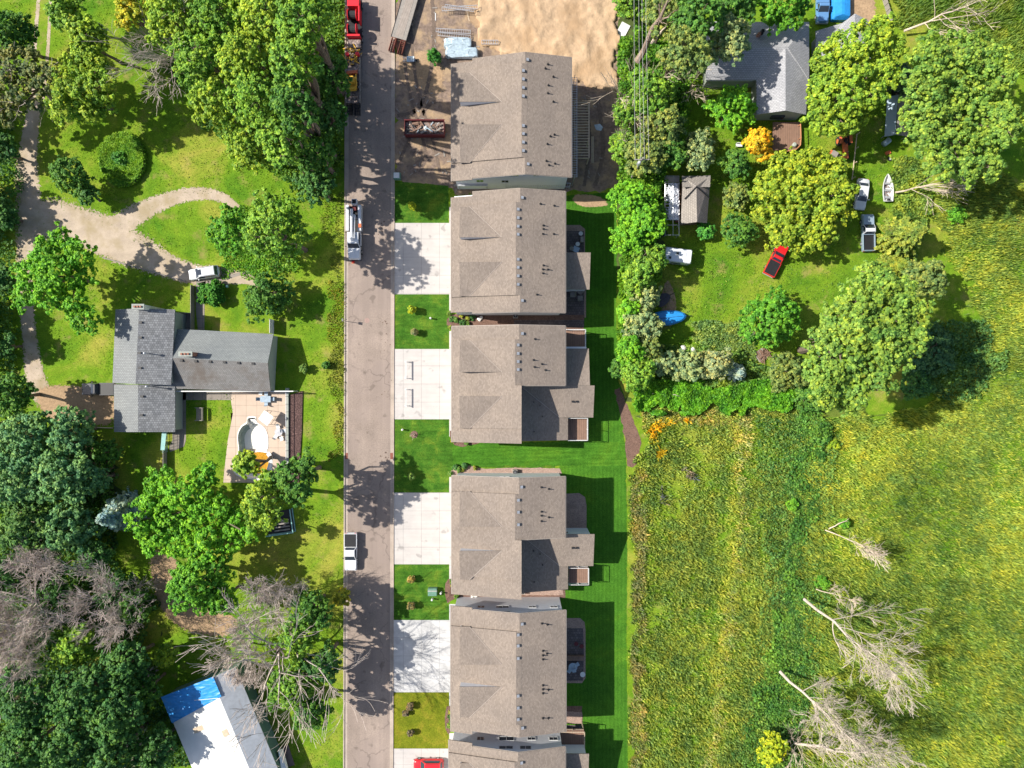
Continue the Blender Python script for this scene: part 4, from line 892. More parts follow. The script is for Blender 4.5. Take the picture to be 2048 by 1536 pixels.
# decks at the back
deck(1132,1170,660,697,2.5,'small shaded deck with white rails north of the two porch roofs')
deck(1136,1174,836,880,2.5,'shaded corner deck at the back of the townhouse above the side lawn')
deck(1137,1176,1133,1166,2.5,'shaded corner deck behind the townhouse below the side lawn')
deck(1122,1168,1458,1508,2.5,'dark deck with brown rails behind the lowest townhouse',rail='lumber')
# the unfinished deck frame, ladders used as walkways
jd=empty('unfinished_deck',G(1163,265),0,'open joist frame of an unfinished deck beside the scaffolded house','deck'); a=E(1148,205,3); b=E(1179,316,3); m=MB()
m.box(a.x,a.x+.08,b.y,a.y,2.8,3.05); m.box(b.x-.16,b.x,b.y,a.y,2.8,3.05)
for i in range(21): yy=b.y+(a.y-b.y)*i/20; m.box(a.x+.082,b.x-.162,yy-.045,yy+.045,2.82,3.04)
m.build('joist',M['lumber'],jd); m=MB()
for i in range(4): m.box(b.x-.2,b.x-.02,b.y+(a.y-b.y)*i/3-.09,b.y+(a.y-b.y)*i/3+.09,-.1,2.8)
m.build('post',M['lumber'],jd)
def ladder(p0,p1,z,w_,label,zb=None,mat='alu',step=.35,fn=E):
    a=Vector(fn(*p0,z)); b=Vector(fn(*p1,z if zb is None else zb)); d=(b-a).normalized(); nrm=Vector((-d.y,d.x,0)).normalized()*w_/2; root=empty('ladder',(a.x,a.y,0),0,label,'ladder'); m=MB()
    for s in (-1,1): m.tube(a+nrm*s,b+nrm*s,.05,.05,4)
    m.build('rail',M[mat],root); m=MB(); k=int((b-a).length/step)
    for i in range(k+1): q=a+(b-a)*i/k; m.tube(q-nrm,q+nrm,.03,.03,4)
    m.build('rung',M[mat],root); return root
def scaffold(p0,p1,z,w_,label,fn=E):
    r=ladder(p0,p1,z,w_,label,fn=fn); r.name='scaffold_walkway'; r['category']='scaffold'; a=Vector(fn(*p0,z)); b=Vector(fn(*p1,z)); m=MB(); k=max(1,int((b-a).length/4))
    for i in range(k+1): q=a+(b-a)*i/k; m.tube((q.x,q.y,-.1),(q.x,q.y,z+.9),.05,.05,6)
    m.build('post',M['alu'],r); return r
scaffold((1149,155),(1149,262),4.6,.75,'upper half of the ladder-like scaffold walkway along the east wall of the unfinished house')
scaffold((1149,264),(1149,354),4.6,.75,'lower half of the ladder-like scaffold walkway, ending at the southeast corner of the unfinished house')
scaffold((1012,370),(1140,370),2.2,.6,'scaffold walkway like a white ladder along the south wall of the unfinished house')
m=MB(); 
for i in range(3): q=E(1183+i*1.5,0,.3); m.box(q.x,q.x+.15,E(0,325,.3).y,E(0,272,.3).y,.03,.12)
tag(m.build('lumber_stack',M['lumber']),'long pale boards lying beside the unfinished deck frame','lumber')
pp=empty('plank',G(945,363),0,'white plank walkway by the southwest corner of the unfinished house','plank'); MB().box(E(915,0,3).x,E(975,0,3).x,E(0,372,3).y,E(0,367,3).y,2.9,3.0).build('board',M['alu'],pp); m=MB()
for x in (917,973): m.tube((E(x,0,3).x,E(0,369,3).y,-.1),(E(x,0,3).x,E(0,369,3).y,2.9),.05)
m.build('post',M['alu'],pp)
pl_=tag(MB().prism([(G(*p).x,G(*p).y) for p in ((1188,250),(1200,248),(1206,255),(1202,262),(1192,260))],.0,.08).build('plastic_sheet',M['wrap']),'crumpled clear plastic sheet on the dirt east of the unfinished deck','plastic sheet')
# air conditioners and meters
def acunit(x,y,l):
    r=empty('air_conditioner',G(x,y),0,l,'air conditioner'); MB().box(-.4,.4,-.4,.4,0,.8).build('case',M['greywood'],r,True,bevel=.04); m=MB().tube((0,0,.8),(0,0,.86),.33,.33,16); m.build('fan_guard',M['black'],r,True)
    MB().tube((0,0,.86),(0,0,.88),.1,.1,8).cbox(0,0,.865,.62,.03,.02).cbox(0,0,.866,.03,.62,.02).build('fan',M['steel'],r,True)
acunit(1031,632,'grey air conditioner in the shaded passage below the second townhouse'); acunit(1030,943,'grey air conditioner on the rock bed by the side lawn'); acunit(1045,1181,'grey air conditioner between the lower two patioed townhouses')
# ================================================= OTHER BUILDINGS
def gable_block(root,corners,ridge,ze,zr,mat,wallmat,oh=.35,wall_h=None,th=.18,name='roof'):
    """corners: four eave corners as seen (a-b one eave, c-d the other, b-c and d-a the gable ends); ridge: two points"""
    A,B,C,D=[Vector(E(*p,ze)) for p in corners]; R0,R1=[Vector(E(*p,zr)) for p in ridge]   # R0 between D and A, R1 between B and C
    if isinstance(mat,tuple): m1,m2=mat
    else: m1=m2=mat
    MB().slab([A,B,R1,R0],th).build(name,m1,root); MB().slab([D,R0,R1,C],th).build(name,m2,root)
    ctr=(A+B+C+D)/4; sh=lambda p,k=oh:Vector((p.x+(ctr.x-p.x)/max(.1,(Vector((ctr.x-p.x,ctr.y-p.y))).length)*k*1.3,p.y+(ctr.y-p.y)/max(.1,(Vector((ctr.x-p.x,ctr.y-p.y))).length)*k*1.3,p.z-th-.02))
    a,b,c,d=[sh(p) for p in (A,B,C,D)]; u=(B-A).normalized()*oh; r0=R0+u-Vector((0,0,th+.03)); r1=R1-u-Vector((0,0,th+.03)); g=lambda p:(p.x,p.y,-.1)
    m=MB(); m.add([g(a),g(b),g(c),g(d),a,b,c,d,r0,r1],[(0,1,5,4),(2,3,7,6),(1,2,6,9,5),(3,0,4,8,7),(4,5,9,8),(6,7,8,9)]); m.build('wall',wallmat,root)
    return A,B,C,D,R0,R1
lh=empty('ranch_house',E(400,730,0),0,'rambling house with three grey shingled roofs beside the drained pool','house')
gable_block(lh,[(231,619),(225,766),(342,770),(350,619)],[(278,617),(271,768)],4.7,5.8,(M['shG2'] if False else MATS.setdefault('sg3',shingle('light_gray_shingles',(.215,.225,.225),.4,.24,.08,0)),M['shG']),M['cream'])
gable_block(lh,[(228,769),(228,864),(350,864),(350,769)],[(276,769),(276,864)],3.3,4.6,(MATS['sg3'],M['shG']),M['cream'])
gable_block(lh,[(547,668),(300,655),(300,776),(541,783)],[(535.5,726),(300,713)],3.1,4.7,(MATS.setdefault('sg4',shingle('blue_gray_shingles',(.21,.225,.225),.4,.2,.08,0)),M['shG2']),M['cream'])
def chim(root,x0,x1,y0,y1,z0,z1,mt,name='chimney'):
    a=E(x0,y0,z1); b=E(x1,y1,z1); c=MB().box(a.x,b.x,b.y,a.y,z0,z1).build(name,mt,root); MB().box(a.x-.08,b.x+.08,b.y-.08,a.y+.08,z1,z1+.12).build('cap',M['concrete'],c)
    m=MB()
    for k in (.25,.5,.75): q=a.x+(b.x-a.x)*k; m.tube((q,(a.y+b.y)/2,z1+.12),(q,(a.y+b.y)/2,z1+.35),.16,.16,8)
    m.build('flue',M['brick'],c)
chim(lh,358,384,704,712,3,6.3,M['brick']); chim(lh,265,288,609,618,0,7.0,M['stone'])
for (x,y,z) in ((281,645,5.75),(281,675,5.72),(279,706,5.7),(280,736,5.7),(284,793,4.5),(283,830,4.5)):
    q=E(x,y,z); MB().box(q.x-.25,q.x+.25,q.y-.15,q.y+.15,z-.3,z+.12).build('roof_vent',M['black'],lh)
for i in range(6):
    q=E(363.5+i*28.6,721+i*1.2,4.6); MB().box(q.x-.22,q.x+.22,q.y-.18,q.y+.18,4.3,4.78).build('roof_vent',M['black'],lh)
for (x,y,z) in ((297,707,5.6),(301,773,4.6)):
    q=E(x,y,z); MB().tube((q.x,q.y,z-.5),(q.x,q.y,z+1.1),.07).ball((q.x,q.y,z+1.15),.2).build('flue_pipe',M['alu'],lh)
MB().box(E(545.5,0,1.5).x-.04,E(545.5,0,1.5).x+.03,E(0,706,1.8).y,E(0,698,1.8).y,1.2,2.2).build('window',M['glass'],lh)
fx=empty('privacy_screen',G(548,655),0,'thin white board screen standing at the northeast corner of the grey ranch house','screen'); MB().box(G(547,0).x,G(547.8,0).x,G(0,668).y,G(0,640).y,0,1.9).build('panel',M['white'],fx); MB().box(G(547,0).x-.05,G(547,0).x-.002,G(0,641).y,G(0,640).y,0,2.0).build('post',M['lumber'],fx)
wl=empty('pergola_beam',G(520,783),0,'long white beam running past the south eave of the ranch house to the pool wall','beam'); MB().box(E(347,0,2.6).x,E(587,0,2.6).x,E(0,783.5,2.6).y,E(0,781.5,2.6).y,2.5,2.7).build('beam',M['white'],wl); m=MB()
for x in (350,470,585): m.tube((E(x,0,2.6).x,E(0,782.5,2.6).y,0),(E(x,0,2.6).x,E(0,782.5,2.6).y,2.5),.06)
m.build('post',M['white'],wl)
dk=empty('side_entry',G(372,640),0,'dark fenced entry court at the inner corner of the grey ranch house','entry court'); m=MB(); m.box(G(352,0).x,G(388,0).x,G(0,662).y,G(0,628).y,.0,.25); m.build('floor',M['walk'],dk)
m=MB(); m.box(G(388,0).x,G(389,0).x,G(0,662).y,G(0,572).y,0,1.3); m.box(G(352,0).x,G(388,0).x,G(0,628).y,G(0,627).y,0,1.3); m.build('fence',M['greywood'],dk)
m=MB(); m.box(G(352,0).x,G(358,0).x,G(0,656).y,G(0,638).y,.25,2.2); m.build('door',M['white'],dk); ed=MB(); ed.box(G(358,0).x,G(358,0).x+.03,G(0,646).y,G(0,641).y,1.2,1.9); ed.box(G(358,0).x,G(358,0).x+.03,G(0,654).y,G(0,649).y,1.2,1.9); ed.build('door_pane',M['glass'],dk)
# right house
rh=empty('gray_house',E(1540,120,0),0,'pale grey roofed house in the top right, patterned by tree shadows','house')
gable_block(rh,[(1618,44),(1412,43),(1412,160),(1618,160)],[(1576,95),(1412,95)],3.2,5.0,M['shR'],M['cream'])
A=E(1618,44,3.2);B_=E(1618,160,3.2);C_=E(1576,95,5.0); MB().slab([(A.x+.02,A.y,A.z),(C_.x,C_.y,C_.z+.02),(B_.x+.02,B_.y,B_.z)],.16).build('roof',M['shR'],rh)
gable_block(rh,[(1513,120),(1513,229),(1612,229),(1618,120)],[(1571,97),(1571,221)],3.2,5.02,M['shR'],M['cream'])
for (x,y) in ((1516,72),(1523,66)): q=E(x,y,4.4); MB().box(q.x-.2,q.x+.2,q.y-.2,q.y+.2,4.0,5.2).build('chimney',M['brick'] if x<1520 else M['black'],rh)
q=E(1556,228,1.9); MB().box(q.x-1.0,q.x+1.0,G(0,244).y-.0,G(0,244).y+.5,1.1,2.2).build('window',M['glass'],rh)
MB().box(E(1420,0,3).x,E(1506,0,3).x,E(0,161.5,3).y,E(0,160.2,3).y,2.85,3.0).build('gutter',M['white'],rh)
gg=empty('detached_garage',E(1680,60,0),0,'grey roofed garage half hidden by the big yellow-green tree','garage')
gable_block(gg,[(1636,60),(1640,100),(1740,130),(1742,36)],[(1636,52),(1705,29)],3.0,4.0,M['shR'],M['cream']) if False else None
a=[E(1640,58,3),E(1700,48,3),E(1712,27,3.6),E(1745,42,3),E(1745,120,3),E(1640,120,3)]
MB().slab([E(1632,62,3),E(1685,46,3.0),E(1710,27,3.9),E(1710,120,3.9),E(1632,110,3)],.2).build('roof',M['shR'],gg); MB().slab([E(1710,27,3.9),E(1742,44,3.0),E(1742,120,3.0),E(1710,120,3.9)],.2).build('roof',M['shR'],gg)
m=MB(); p0=E(1640,66,3); p1=E(1737,112,3); m.box(p0.x,p1.x,p1.y,p0.y,-.1,2.8); m.build('wall',M['cream'],gg)
# garden shed with lean-to
sh=empty('garden_shed',E(1391,405,0),0,'tan roofed garden shed with a small cross gable beside the metal frame shelter','shed')
gable_block(sh,[(1366,352),(1362,448),(1414,446),(1421,352)],[(1393,372),(1394,444)],2.8,4.3,(MATS.setdefault('shs1',shingle('pale_tan_shingles',(.26,.235,.21),.4,.24,.08,90)),M['shS']),M['wood'])
MB().slab([E(1364,352,2.9),E(1421,351,2.9),E(1420,374,3.9),E(1365,374,3.9)],.15).build('front_roof',MATS['shs1'],sh)
m=MB(); a,b,c=E(1369,398,3.3),E(1393,373,4.45),E(1419,396,3.2); m.tube(a,b,.09,.09,4); m.tube(b,c,.09,.09,4); m.build('ridge_trim',M['black'],sh)
MB().box(E(1362,0,2).x-.5,E(1362,0,2).x,E(0,440,2).y,E(0,360,2).y,0,.5).build('brick_plinth',M['brick'],sh)
# metal frame shelter
ms=empty('frame_shelter',E(1344,410,0),0,'long metal frame shelter with torn white covering beside the hedge','shelter'); m=MB()
f=lambda x,y,z:E(x,y,z)
for y in (352,366,392,408,432,450,470): 
    m.tube(f(1330,y,2.3),f(1346,y,2.9),.05,.05,5); m.tube(f(1346,y,2.9),f(1358,y,2.3),.05,.05,5)
    for x in (1330,1358): q=f(x,y,2.3); m.tube(q,(q.x,q.y,0),.05,.05,5)
for x,z in ((1330,2.3),(1346,2.9),(1358,2.3)): m.tube(f(x,352,z),f(x,472,z),.05,.05,5)
m.build('frame',M['alu'],ms); rg=np.random.default_rng(3); v=[];ff=[]; nx,ny=14,46
for j in range(ny+1):
    for i in range(nx+1):
        x=1331+26*i/nx; y=366+74*j/ny; z=2.35+.55*(1-abs(i/nx*2-1.15))+rg.normal(0,.07); q=f(x+rg.normal(0,.3),y+rg.normal(0,.3),z); v.append(q)
for j in range(ny):
    for i in range(nx):
        if (i<4 and j>22 and j<30) or (i<3 and rg.random()<.5) or rg.random()<.02: continue
        ff.append((j*(nx+1)+i,j*(nx+1)+i+1,(j+1)*(nx+1)+i+1,(j+1)*(nx+1)+i))
MB().add(v,ff).build('torn_cover',M['tarpw'],ms); MB().slab([f(1331,353,2.35),f(1346,353,2.95),f(1346,364,2.95),f(1331,364,2.35)],.03).slab([f(1346,353,2.95),f(1358,353,2.35),f(1358,364,2.35),f(1346,364,2.95)],.03).build('end_cover',M['greywood'],ms)
# bottom-left metal building
wb=empty('metal_building',E(440,1460,0),0,'large white metal roofed building partly under a blue tarp','building')
zr,zv=3.6,5.0; A=E(325,1394,zr); Bm=E(423,1356,zv); C_=E(471,1334,zr); u=(E(500,1541,zv)-E(423,1356,zv)); L=1.35
MB().slab([A,A+Vector((u.x,u.y,0))*L,Bm+Vector((u.x,u.y,0))*L,Bm],.15).build('roof',plain('white_roof_membrane',(.60,.59,.56),.6,0,.07,.5),wb)
MB().slab([Bm,Bm+Vector((u.x,u.y,0))*L,C_+Vector((u.x,u.y,0))*L*1.0,C_],.15).build('metal_roof',rowed('corrugated_metal',(.38,.40,.43),2.6,24,.16,.45,'Y',.2),wb)
n_=(C_-A); n_.z=0; n_.normalize(); uu=Vector((u.x,u.y,0)).normalized(); w0=A+n_*.3+uu*.3; w1=C_-n_*.3+uu*.3; LL=Vector((u.x,u.y,0))*L
m=MB(); g=lambda p,z:(p.x,p.y,z); m.add([g(w0,0),g(w1,0),g(w1+LL,0),g(w0+LL,0),g(w0,3.4),g(w1,3.4),g(w1+LL,3.4),g(w0+LL,3.4),g(Bm+uu*.3,4.8),g(Bm+LL+uu*.3,4.8)],[(0,3,7,4),(1,5,6,2),(0,4,8,5,1),(3,2,6,9,7),(4,7,9,8),(5,8,9,6)]); m.build('wall',M['green'],wb)
# tarp over the corner: a wrinkled sheet lying on the roof plane
def on_roof(s,t,dz=.03):   # s along ridge direction (m), t 0 eave..1 ridge
    p=A+(Bm-A)*t+uu*s; return Vector((p.x,p.y,p.z+dz))
rg=np.random.default_rng(8); v=[];ff=[]; nx,ny=16,14
for j in range(ny+1):
    for i in range(nx+1):
        t=-.02+1.06*i/nx; L_=4.4-1.1*t; s=-.1+L_*j/ny; v.append(on_roof(s,t,.06+abs(rg.normal(0,.035))-max(0,t-1)*1.2))
for j in range(ny):
    for i in range(nx): ff.append((j*(nx+1)+i,j*(nx+1)+i+1,(j+1)*(nx+1)+i+1,(j+1)*(nx+1)+i))
tp=MB().add(v,ff).build('blue_tarp',M['tarp'],wb)
m=MB(); a,b=on_roof(2.2,.55,.14),on_roof(3.2,.98,.14); m.tube(a,b,.05,.05,4); m.build('lath',M['white'],wb)
for (s,t,w_,l_) in ((6.6,.42,1.8,.8),(8.6,.85,.9,1.0)):
    p=on_roof(s,t,.05); m=MB(); m.cbox(p.x,p.y,p.z-.0,l_,w_,.06,math.atan2(uu.y,uu.x)); m.build('plywood_patch',M['lumber'],wb)
tag(MB().cbox(*G(577,1511,0),1.0,3.4,.12,R(18)).build('plank',plain('brown_plywood',(.2,.14,.12),.8)),'brown plywood sheet lying on the grass beside the white metal building','plywood')
t_=empty('lean_to',G(560,1530),0,'small sloped metal lean-to at the east side of the white metal building','lean-to'); MB().slab([E(556,1500,2.0),E(566,1497,1.2),E(580,1550,1.2),E(565,1552,2.0)],.06).build('roof',M['alu'],t_); m=MB(); 
for x,y in ((557,1502),(565,1500),(578,1548)): q=E(x,y,1.2); m.tube((q.x,q.y,0),(q.x,q.y,1.2),.05)
m.build('post',M['alu'],t_)
tag(MB().cbox(*G(342,1492,0),1.4,1.6,.5,R(12)).cbox(*G(342,1492,.5),1.5,1.7,.06,R(12)).build('wooden_box',M['wood']),'brown wooden box by the west wall of the white metal building','box')
# deck of the right house
rd=empty('deck',G(1573,270),0,'brown wooden deck with a curved orange rail below the grey house','deck'); dp=[(1546,244),(1600,244),(1602,290),(1592,299),(1570,303),(1545,300)]
MB().prism([(E(*p,1).x,E(*p,1).y) for p in dp],.85,1.0).build('floor',M['wood'],rd); m=MB(); pts=[E(*p,1.9) for p in ((1601,248),(1602,275),(1601,290),(1592,299),(1570,303),(1546,301))]
for i in range(5): m.tube(pts[i],pts[i+1],.07,.07,4); 
for p in pts: m.tube((p.x,p.y,0),p,.05,.05,4)
m.build('railing',M['orange'] if False else plain('orange_stained_wood',(.50,.22,.10),.7),rd)
tag(MB().tube(E(1587,291,1.0),E(1587,291,1.0)+Vector((0,0,.5)),.3,.3,14).tube(E(1587,291,1.0)+Vector((0,0,.5)),E(1587,291,1.0)+Vector((0,0,.6)),.34,.2,14).build('planter',M['cream']),'round pale planter on the corner of the brown deck','planter')
# ================================================= VEHICLES (built nose to +X, then turned)
def rr(x0,x1,w,r,z,n=4,nose=0):
    """a rounded rectangle outline"""
    pts=[]
    for (cx,cy,a0) in ((x1-r,w-r,0),(x0+r,w-r,90),(x0+r,-w+r,180),(x1-r,-w+r,270)):
        for i in range(n+1):
            a=R(a0+90*i/n); x=cx+r*math.cos(a); y=cy+r*math.sin(a); pts.append((x,y*(1-nose*max(0,(x/x1))**3 if x1 else 1),z))
    return pts
def wheels(root,xs,w,r=.33,tw=.22,dual=False):
    for x in xs:
        for s in (-1,1):
            t=MB().tube((x,s*(w-tw),r),(x,s*w,r),r,r,16).build('wheel',M['rubber'],root,True); MB().tube((x,s*(w-.05),r),(x,s*(w+.01),r),r*.6,r*.55,12).build('rim',M['rim'],t,True)
def pane(root,name,q,off=.012,k=.88):
    P=[Vector(p) for p in q]; c=sum(P,Vector())/4; n=(P[1]-P[0]).cross(P[3]-P[0]).normalized()
    if n.z<0: n=-n
    Q=[c+(p-c)*k+n*off for p in P]; MB().add(Q+[p-n*(off+.01) for p in Q],[(0,1,2,3),(7,6,5,4),(0,4,5,1),(1,5,6,2),(2,6,7,3),(3,7,4,0)]).build(name,M['cglass'],root,True)
def cabin(root,x0,x1,xr0,xr1,w,wr,z0,z1,paint,rear=True,roofbulge=.04):
    b=[(x0,-w,z0),(x1,-w,z0),(x1,w,z0),(x0,w,z0)]; t=[(xr0,-wr,z1),(xr1,-wr,z1),(xr1,wr,z1),(xr0,wr,z1)]
    m=MB(); m.add(b+t,[(0,1,5,4),(1,2,6,5),(2,3,7,6),(3,0,4,7),(4,5,6,7)]); m.loft([rr(xr0,xr1,wr,.12,z1),rr(xr0+.08,xr1-.08,wr-.08,.1,z1+roofbulge)],False,True); m.build('cabin',paint,root,True)
    pane(root,'windshield',[b[1],b[2],t[2],t[1]],k=.9); 
    if rear: pane(root,'rear_window',[b[3],b[0],t[0],t[3]],k=.85)
    pane(root,'side_window',[b[0],b[1],t[1],t[0]],k=.84); pane(root,'side_window',[b[2],b[3],t[3],t[2]],k=.84)
def lamps(root,xf,xb,w,z=.65,zb=None):
    for s in (-1,1):
        MB().cbox(xf,s*(w-.25),z-.07,.08,.3,.15).build('headlight',M['lampw'],root,True); MB().cbox(xb,s*(w-.2),(zb or z)-.07,.08,.24,.18).build('tail_light',M['lampr'],root,True)
def mirrors(root,x,w,z,paint):
    for s in (-1,1): MB().cbox(x,s*(w+.1),z,.12,.22,.15).build('mirror',paint,root,True)
def heading(px0,py0,px1,py1): return math.atan2(-(py1-py0),px1-px0)
def vroot(name,x,y,rot,label,cat,z=.8): c=E(x,y,z); return empty(name,(c.x,c.y,0.02),rot,label,cat)
def sedan(x,y,rot,L,W,paint,label,trunk=True,name='parked_car',sunroof=False):
    r=vroot(name,x,y,rot,label,'car'); h=L/2; w=W/2
    m=MB(); m.loft([rr(-h+.1,h-.1,w-.08,.3,.22),rr(-h,h,w,.35,.45,nose=.1),rr(-h,h,w,.38,.62,nose=.12),rr(-h+.06,h-.1,w-.06,.38,.82,nose=.13),rr(-h+.16,h-.3,w-.14,.35,.92,nose=.14)]); m.build('body',paint,r,True,True)
    if trunk: cabin(r,-L*.36,L*.24,-L*.22,L*.09,w-.12,w-.26,.88,1.40,paint)
    else: cabin(r,-L*.46,L*.26,-L*.40,L*.11,w-.1,w-.22,.88,1.55,paint)
    wheels(r,(-L*.3,L*.31),w-.02); lamps(r,h-.08,-h+.03,w-.1); mirrors(r,L*.17,w,.95,paint)
    MB().cbox(h-.06,0,.3,.1,W*.85,.2).build('bumper',M['black'],r,True)
    if sunroof: MB().cbox(.45,0,1.592,.75,.85,.02).build('sunroof',M['cglass'],r,True)
    if not trunk:
        for s in (-1,1): MB().tube((-L*.36,s*(w-.3),1.62),(L*.06,s*(w-.3),1.62),.025,.025,4).build('roof_rail',M['black'],r,True)
    return r
def pickup(x,y,rot,L,W,paint,label,bed='black',crew=False,cover=False,roofpaint=None,load=None):
    r=vroot('pickup_truck',x,y,rot,label,'pickup truck',1.0); h=L/2; w=W/2; cx0=-L*.12 if crew else -L*.04; cx1=L*.22
    m=MB(); m.loft([rr(-h+.05,h-.05,w-.06,.15,.35),rr(-h,h,w,.18,.6,nose=.04),rr(-h,h,w,.2,.8,nose=.05)]); m.loft([rr(cx0-.05,h-.02,w-.03,.25,.8,nose=.05),rr(cx0,h-.12,w-.1,.3,1.08,nose=.06)],False,True)
    bx1=cx0-.08
    for s in (-1,1): m.box(-h+.02,bx1,s*w-(.10 if s>0 else 0),s*w+(.10 if s<0 else 0),.8,1.12)
    m.box(-h+.01,-h+.1,-w+.1,w-.1,.8,1.12); m.box(bx1-.06,bx1,-w+.1,w-.1,.8,1.12); m.build('body',paint,r,True)
    MB().box(-h+.1,bx1-.06,-w+.1,w-.1,(1.1 if cover else .8),(1.15 if cover else .84)).build('bed_cover' if cover else 'bed',M[bed],r,True)
    cabin(r,cx0,cx1,cx0+.25,cx1-.75,w-.08,w-.2,1.05,1.66,roofpaint or paint); wheels(r,(-L*.29,L*.31),w-.01,.38); lamps(r,h-.05,-h+.0,w-.05,.8); mirrors(r,cx1-.35,w,1.1,M['black'])
    MB().cbox(h,0,.4,.12,W*.92,.22).build('bumper',M['alu'],r,True); MB().cbox(-h,0,.4,.12,W*.92,.2).build('bumper',M['alu'],r,True)
    if load=='box': MB().box(bx1-.5,bx1-.1,-w+.12,w-.12,.84,1.18).build('tool_box',M['black'],r,True)
    return r
sedan(407.5,545.5,heading(437,541,378,550),4.9,1.9,M['wpaint'],'white SUV with a sunroof parked at the end of the gravel track',trunk=False,sunroof=True,name='parked_suv')
sedan(1724,388,R(-98),5.0,1.95,M['wpaint'],'white sedan with dark windows parked above the grey pickup')
sedan(857,1531,R(180),4.8,1.9,M['rpaint'],'red car on the lowest driveway, cut by the bottom edge',trunk=False)
pickup(1737.5,465,R(91),5.8,1.95,M['spaint'],'silver-blue pickup truck with an empty dark bed on the right yard',roofpaint=M['wpaint'])
pickup(1553,519,heading(1540,548,1571,488),5.5,1.95,M['rpaint'],'bright red pickup truck with a black bed parked on the grass','black',cover=True)
pickup(701,1104,R(-90),5.9,2.0,M['wpaint'],'white pickup truck with a black bed cover parked at the left kerb','black',crew=True,cover=True)
pickup(196,778,R(180),5.2,1.95,M['kpaint'],'black pickup truck in the shade beside the grey ranch house','black',cover=True)
pickup(1646,10,R(-90),5.4,1.95,M['bpaint'],'blue pickup truck beside a blue tarp at the top edge','bpaint',cover=True)
# bucket truck, nose to the south
bt=vroot('bucket_truck',707,461,R(-90),'white bucket truck with its boom folded along the roof, parked at the left kerb','truck',1.6)
m=MB(); m.loft([rr(2.4,4.5,1.0,.2,.5,nose=.05),rr(2.4,4.5,1.02,.25,1.0,nose=.05),rr(2.4,4.35,.92,.3,1.35,nose=.06)]); m.box(.2,2.45,-1.05,1.05,.5,1.3); m.build('body',M['spaint'] if False else M['wpaint'],bt,True)
cabin(bt,.2,2.75,.35,2.1,1.0,.88,1.3,2.05,M['wpaint'])
m=MB(); m.box(-4.0,.05,-1.2,-.72,.6,1.75); m.box(-4.0,.05,.72,1.2,.6,1.75); m.build('tool_cabinet',M['wpaint'],bt,True)
MB().box(-4.0,.05,-.72,.72,.75,.95).box(-4.3,.1,-.4,.4,.5,.75).build('chassis',M['black'],bt,True)
MB().tube((-2.2,.1,.95),(-2.2,.1,2.0),.35,.3,12).build('turret',M['wpaint'],bt,True)
MB().tube((-3.2,-.15,2.3),(1.6,-.1,2.55),.24,.20,8).build('boom',M['wpaint'],bt,True); MB().tube((-2.2,.25,2.1),(1.4,.3,2.35),.15,.13,8).build('boom_arm',M['wpaint'],bt,True)
m=MB(); m.box(-4.75,-3.9,-.1,.7,1.5,2.5); m.m(1); m.box(-4.65,-4.0,.0,.6,2.5,2.51); m.build('bucket',[M['wpaint'],M['black']],bt,True)
m=MB(); m.box(-3.9,-3.2,-.25,.35,.95,1.5); m.build('winch',M['mpaint'],bt,True)
MB().box(-1.0,-.4,.85,1.3,1.76,2.0).build('cone_rack',M['orange'],bt,True)
wheels(bt,(-2.4,3.2),1.1,.45,.3); lamps(bt,4.48,-4.02,1.0,.85); MB().cbox(4.5,0,.45,.14,2.1,.3).build('bumper',M['black'],bt,True); mirrors(bt,2.5,1.1,1.5,M['black'])
tc=empty('traffic_cone',G(706.5,524,.02),0,'red-orange traffic cone in front of the bucket truck','cone'); MB().cbox(0,0,0,.5,.5,.05).build('base',M['orange'],tc,True); MB().tube((0,0,.05),(0,0,.75),.2,.05,12).build('cone',M['redm'],tc,True)
# equipment trailers at the top left of the road
def trailer(x,y,rot,L,W,z,deckmat,label,side=True,name='flatbed_trailer',axles=2):
    r=vroot(name,x,y,rot,label,'trailer',.9); MB().box(-L/2,L/2,-W/2,W/2,z-.12,z).build('bed',M[deckmat],r,True); m=MB()
    for s in (-1,1): m.box(-L/2,L/2,s*W/2-.05,s*W/2+.05,z-.2,z+(.3 if side else .03))
    m.tube((L/2,-W/2+.2,z-.1),(L/2+1.2,0,z-.15),.06); m.tube((L/2,W/2-.2,z-.1),(L/2+1.2,0,z-.15),.06); m.build('frame',M['greywood'] if side else M['black'],r,True)
    wheels(r,[-L*.12-.45+.9*i for i in range(axles)],W/2+.02,.36); return r
tr1=trailer(706,160,R(90),7.2,2.2,.75,'junk','equipment trailer carrying a yellow skid loader, by the top left kerb'); m=MB()
for s in (-.6,.6):
    for i in range(8): m.cbox(-3.7-i*.22,s,.6-i*.06,.08,.8,.06)
    m.box(-5.4,-3.6,s-.42,s-.36,.1,.65); m.box(-5.4,-3.6,s+.36,s+.42,.1,.65)
m.build('ramp',M['black'],tr1,True)
for s in (-.8,.8): MB().tube((3.9,s,.9),(3.9,s,1.5),.3,.3,12).build('drum',M['redm'],tr1,True)
sk=vroot('skid_loader',704,163,R(95),'yellow skid loader standing on the equipment trailer','loader',1.8); sk.location.z=.77; m=MB()
m.box(-1.0,.7,-.65,.65,.35,1.1); m.box(-1.3,-.9,-.5,.5,.5,1.3); m.build('body',M['yellow'],sk,True); m=MB()
for s in (-1,1): m.tube((-.9,s*.7,1.3),(1.0,s*.7,1.0),.1,.08,6); m.tube((1.0,s*.7,1.0),(1.6,s*.6,.3),.09,.07,6)
m.build('arm',M['yellow'],sk,True); MB().box(-.5,.5,-.45,.45,1.1,1.95).build('cab',M['yellow'],sk,True); MB().box(-.3,.3,-.3,.3,1.95,1.97).build('roof_hatch',M['black'],sk,True)
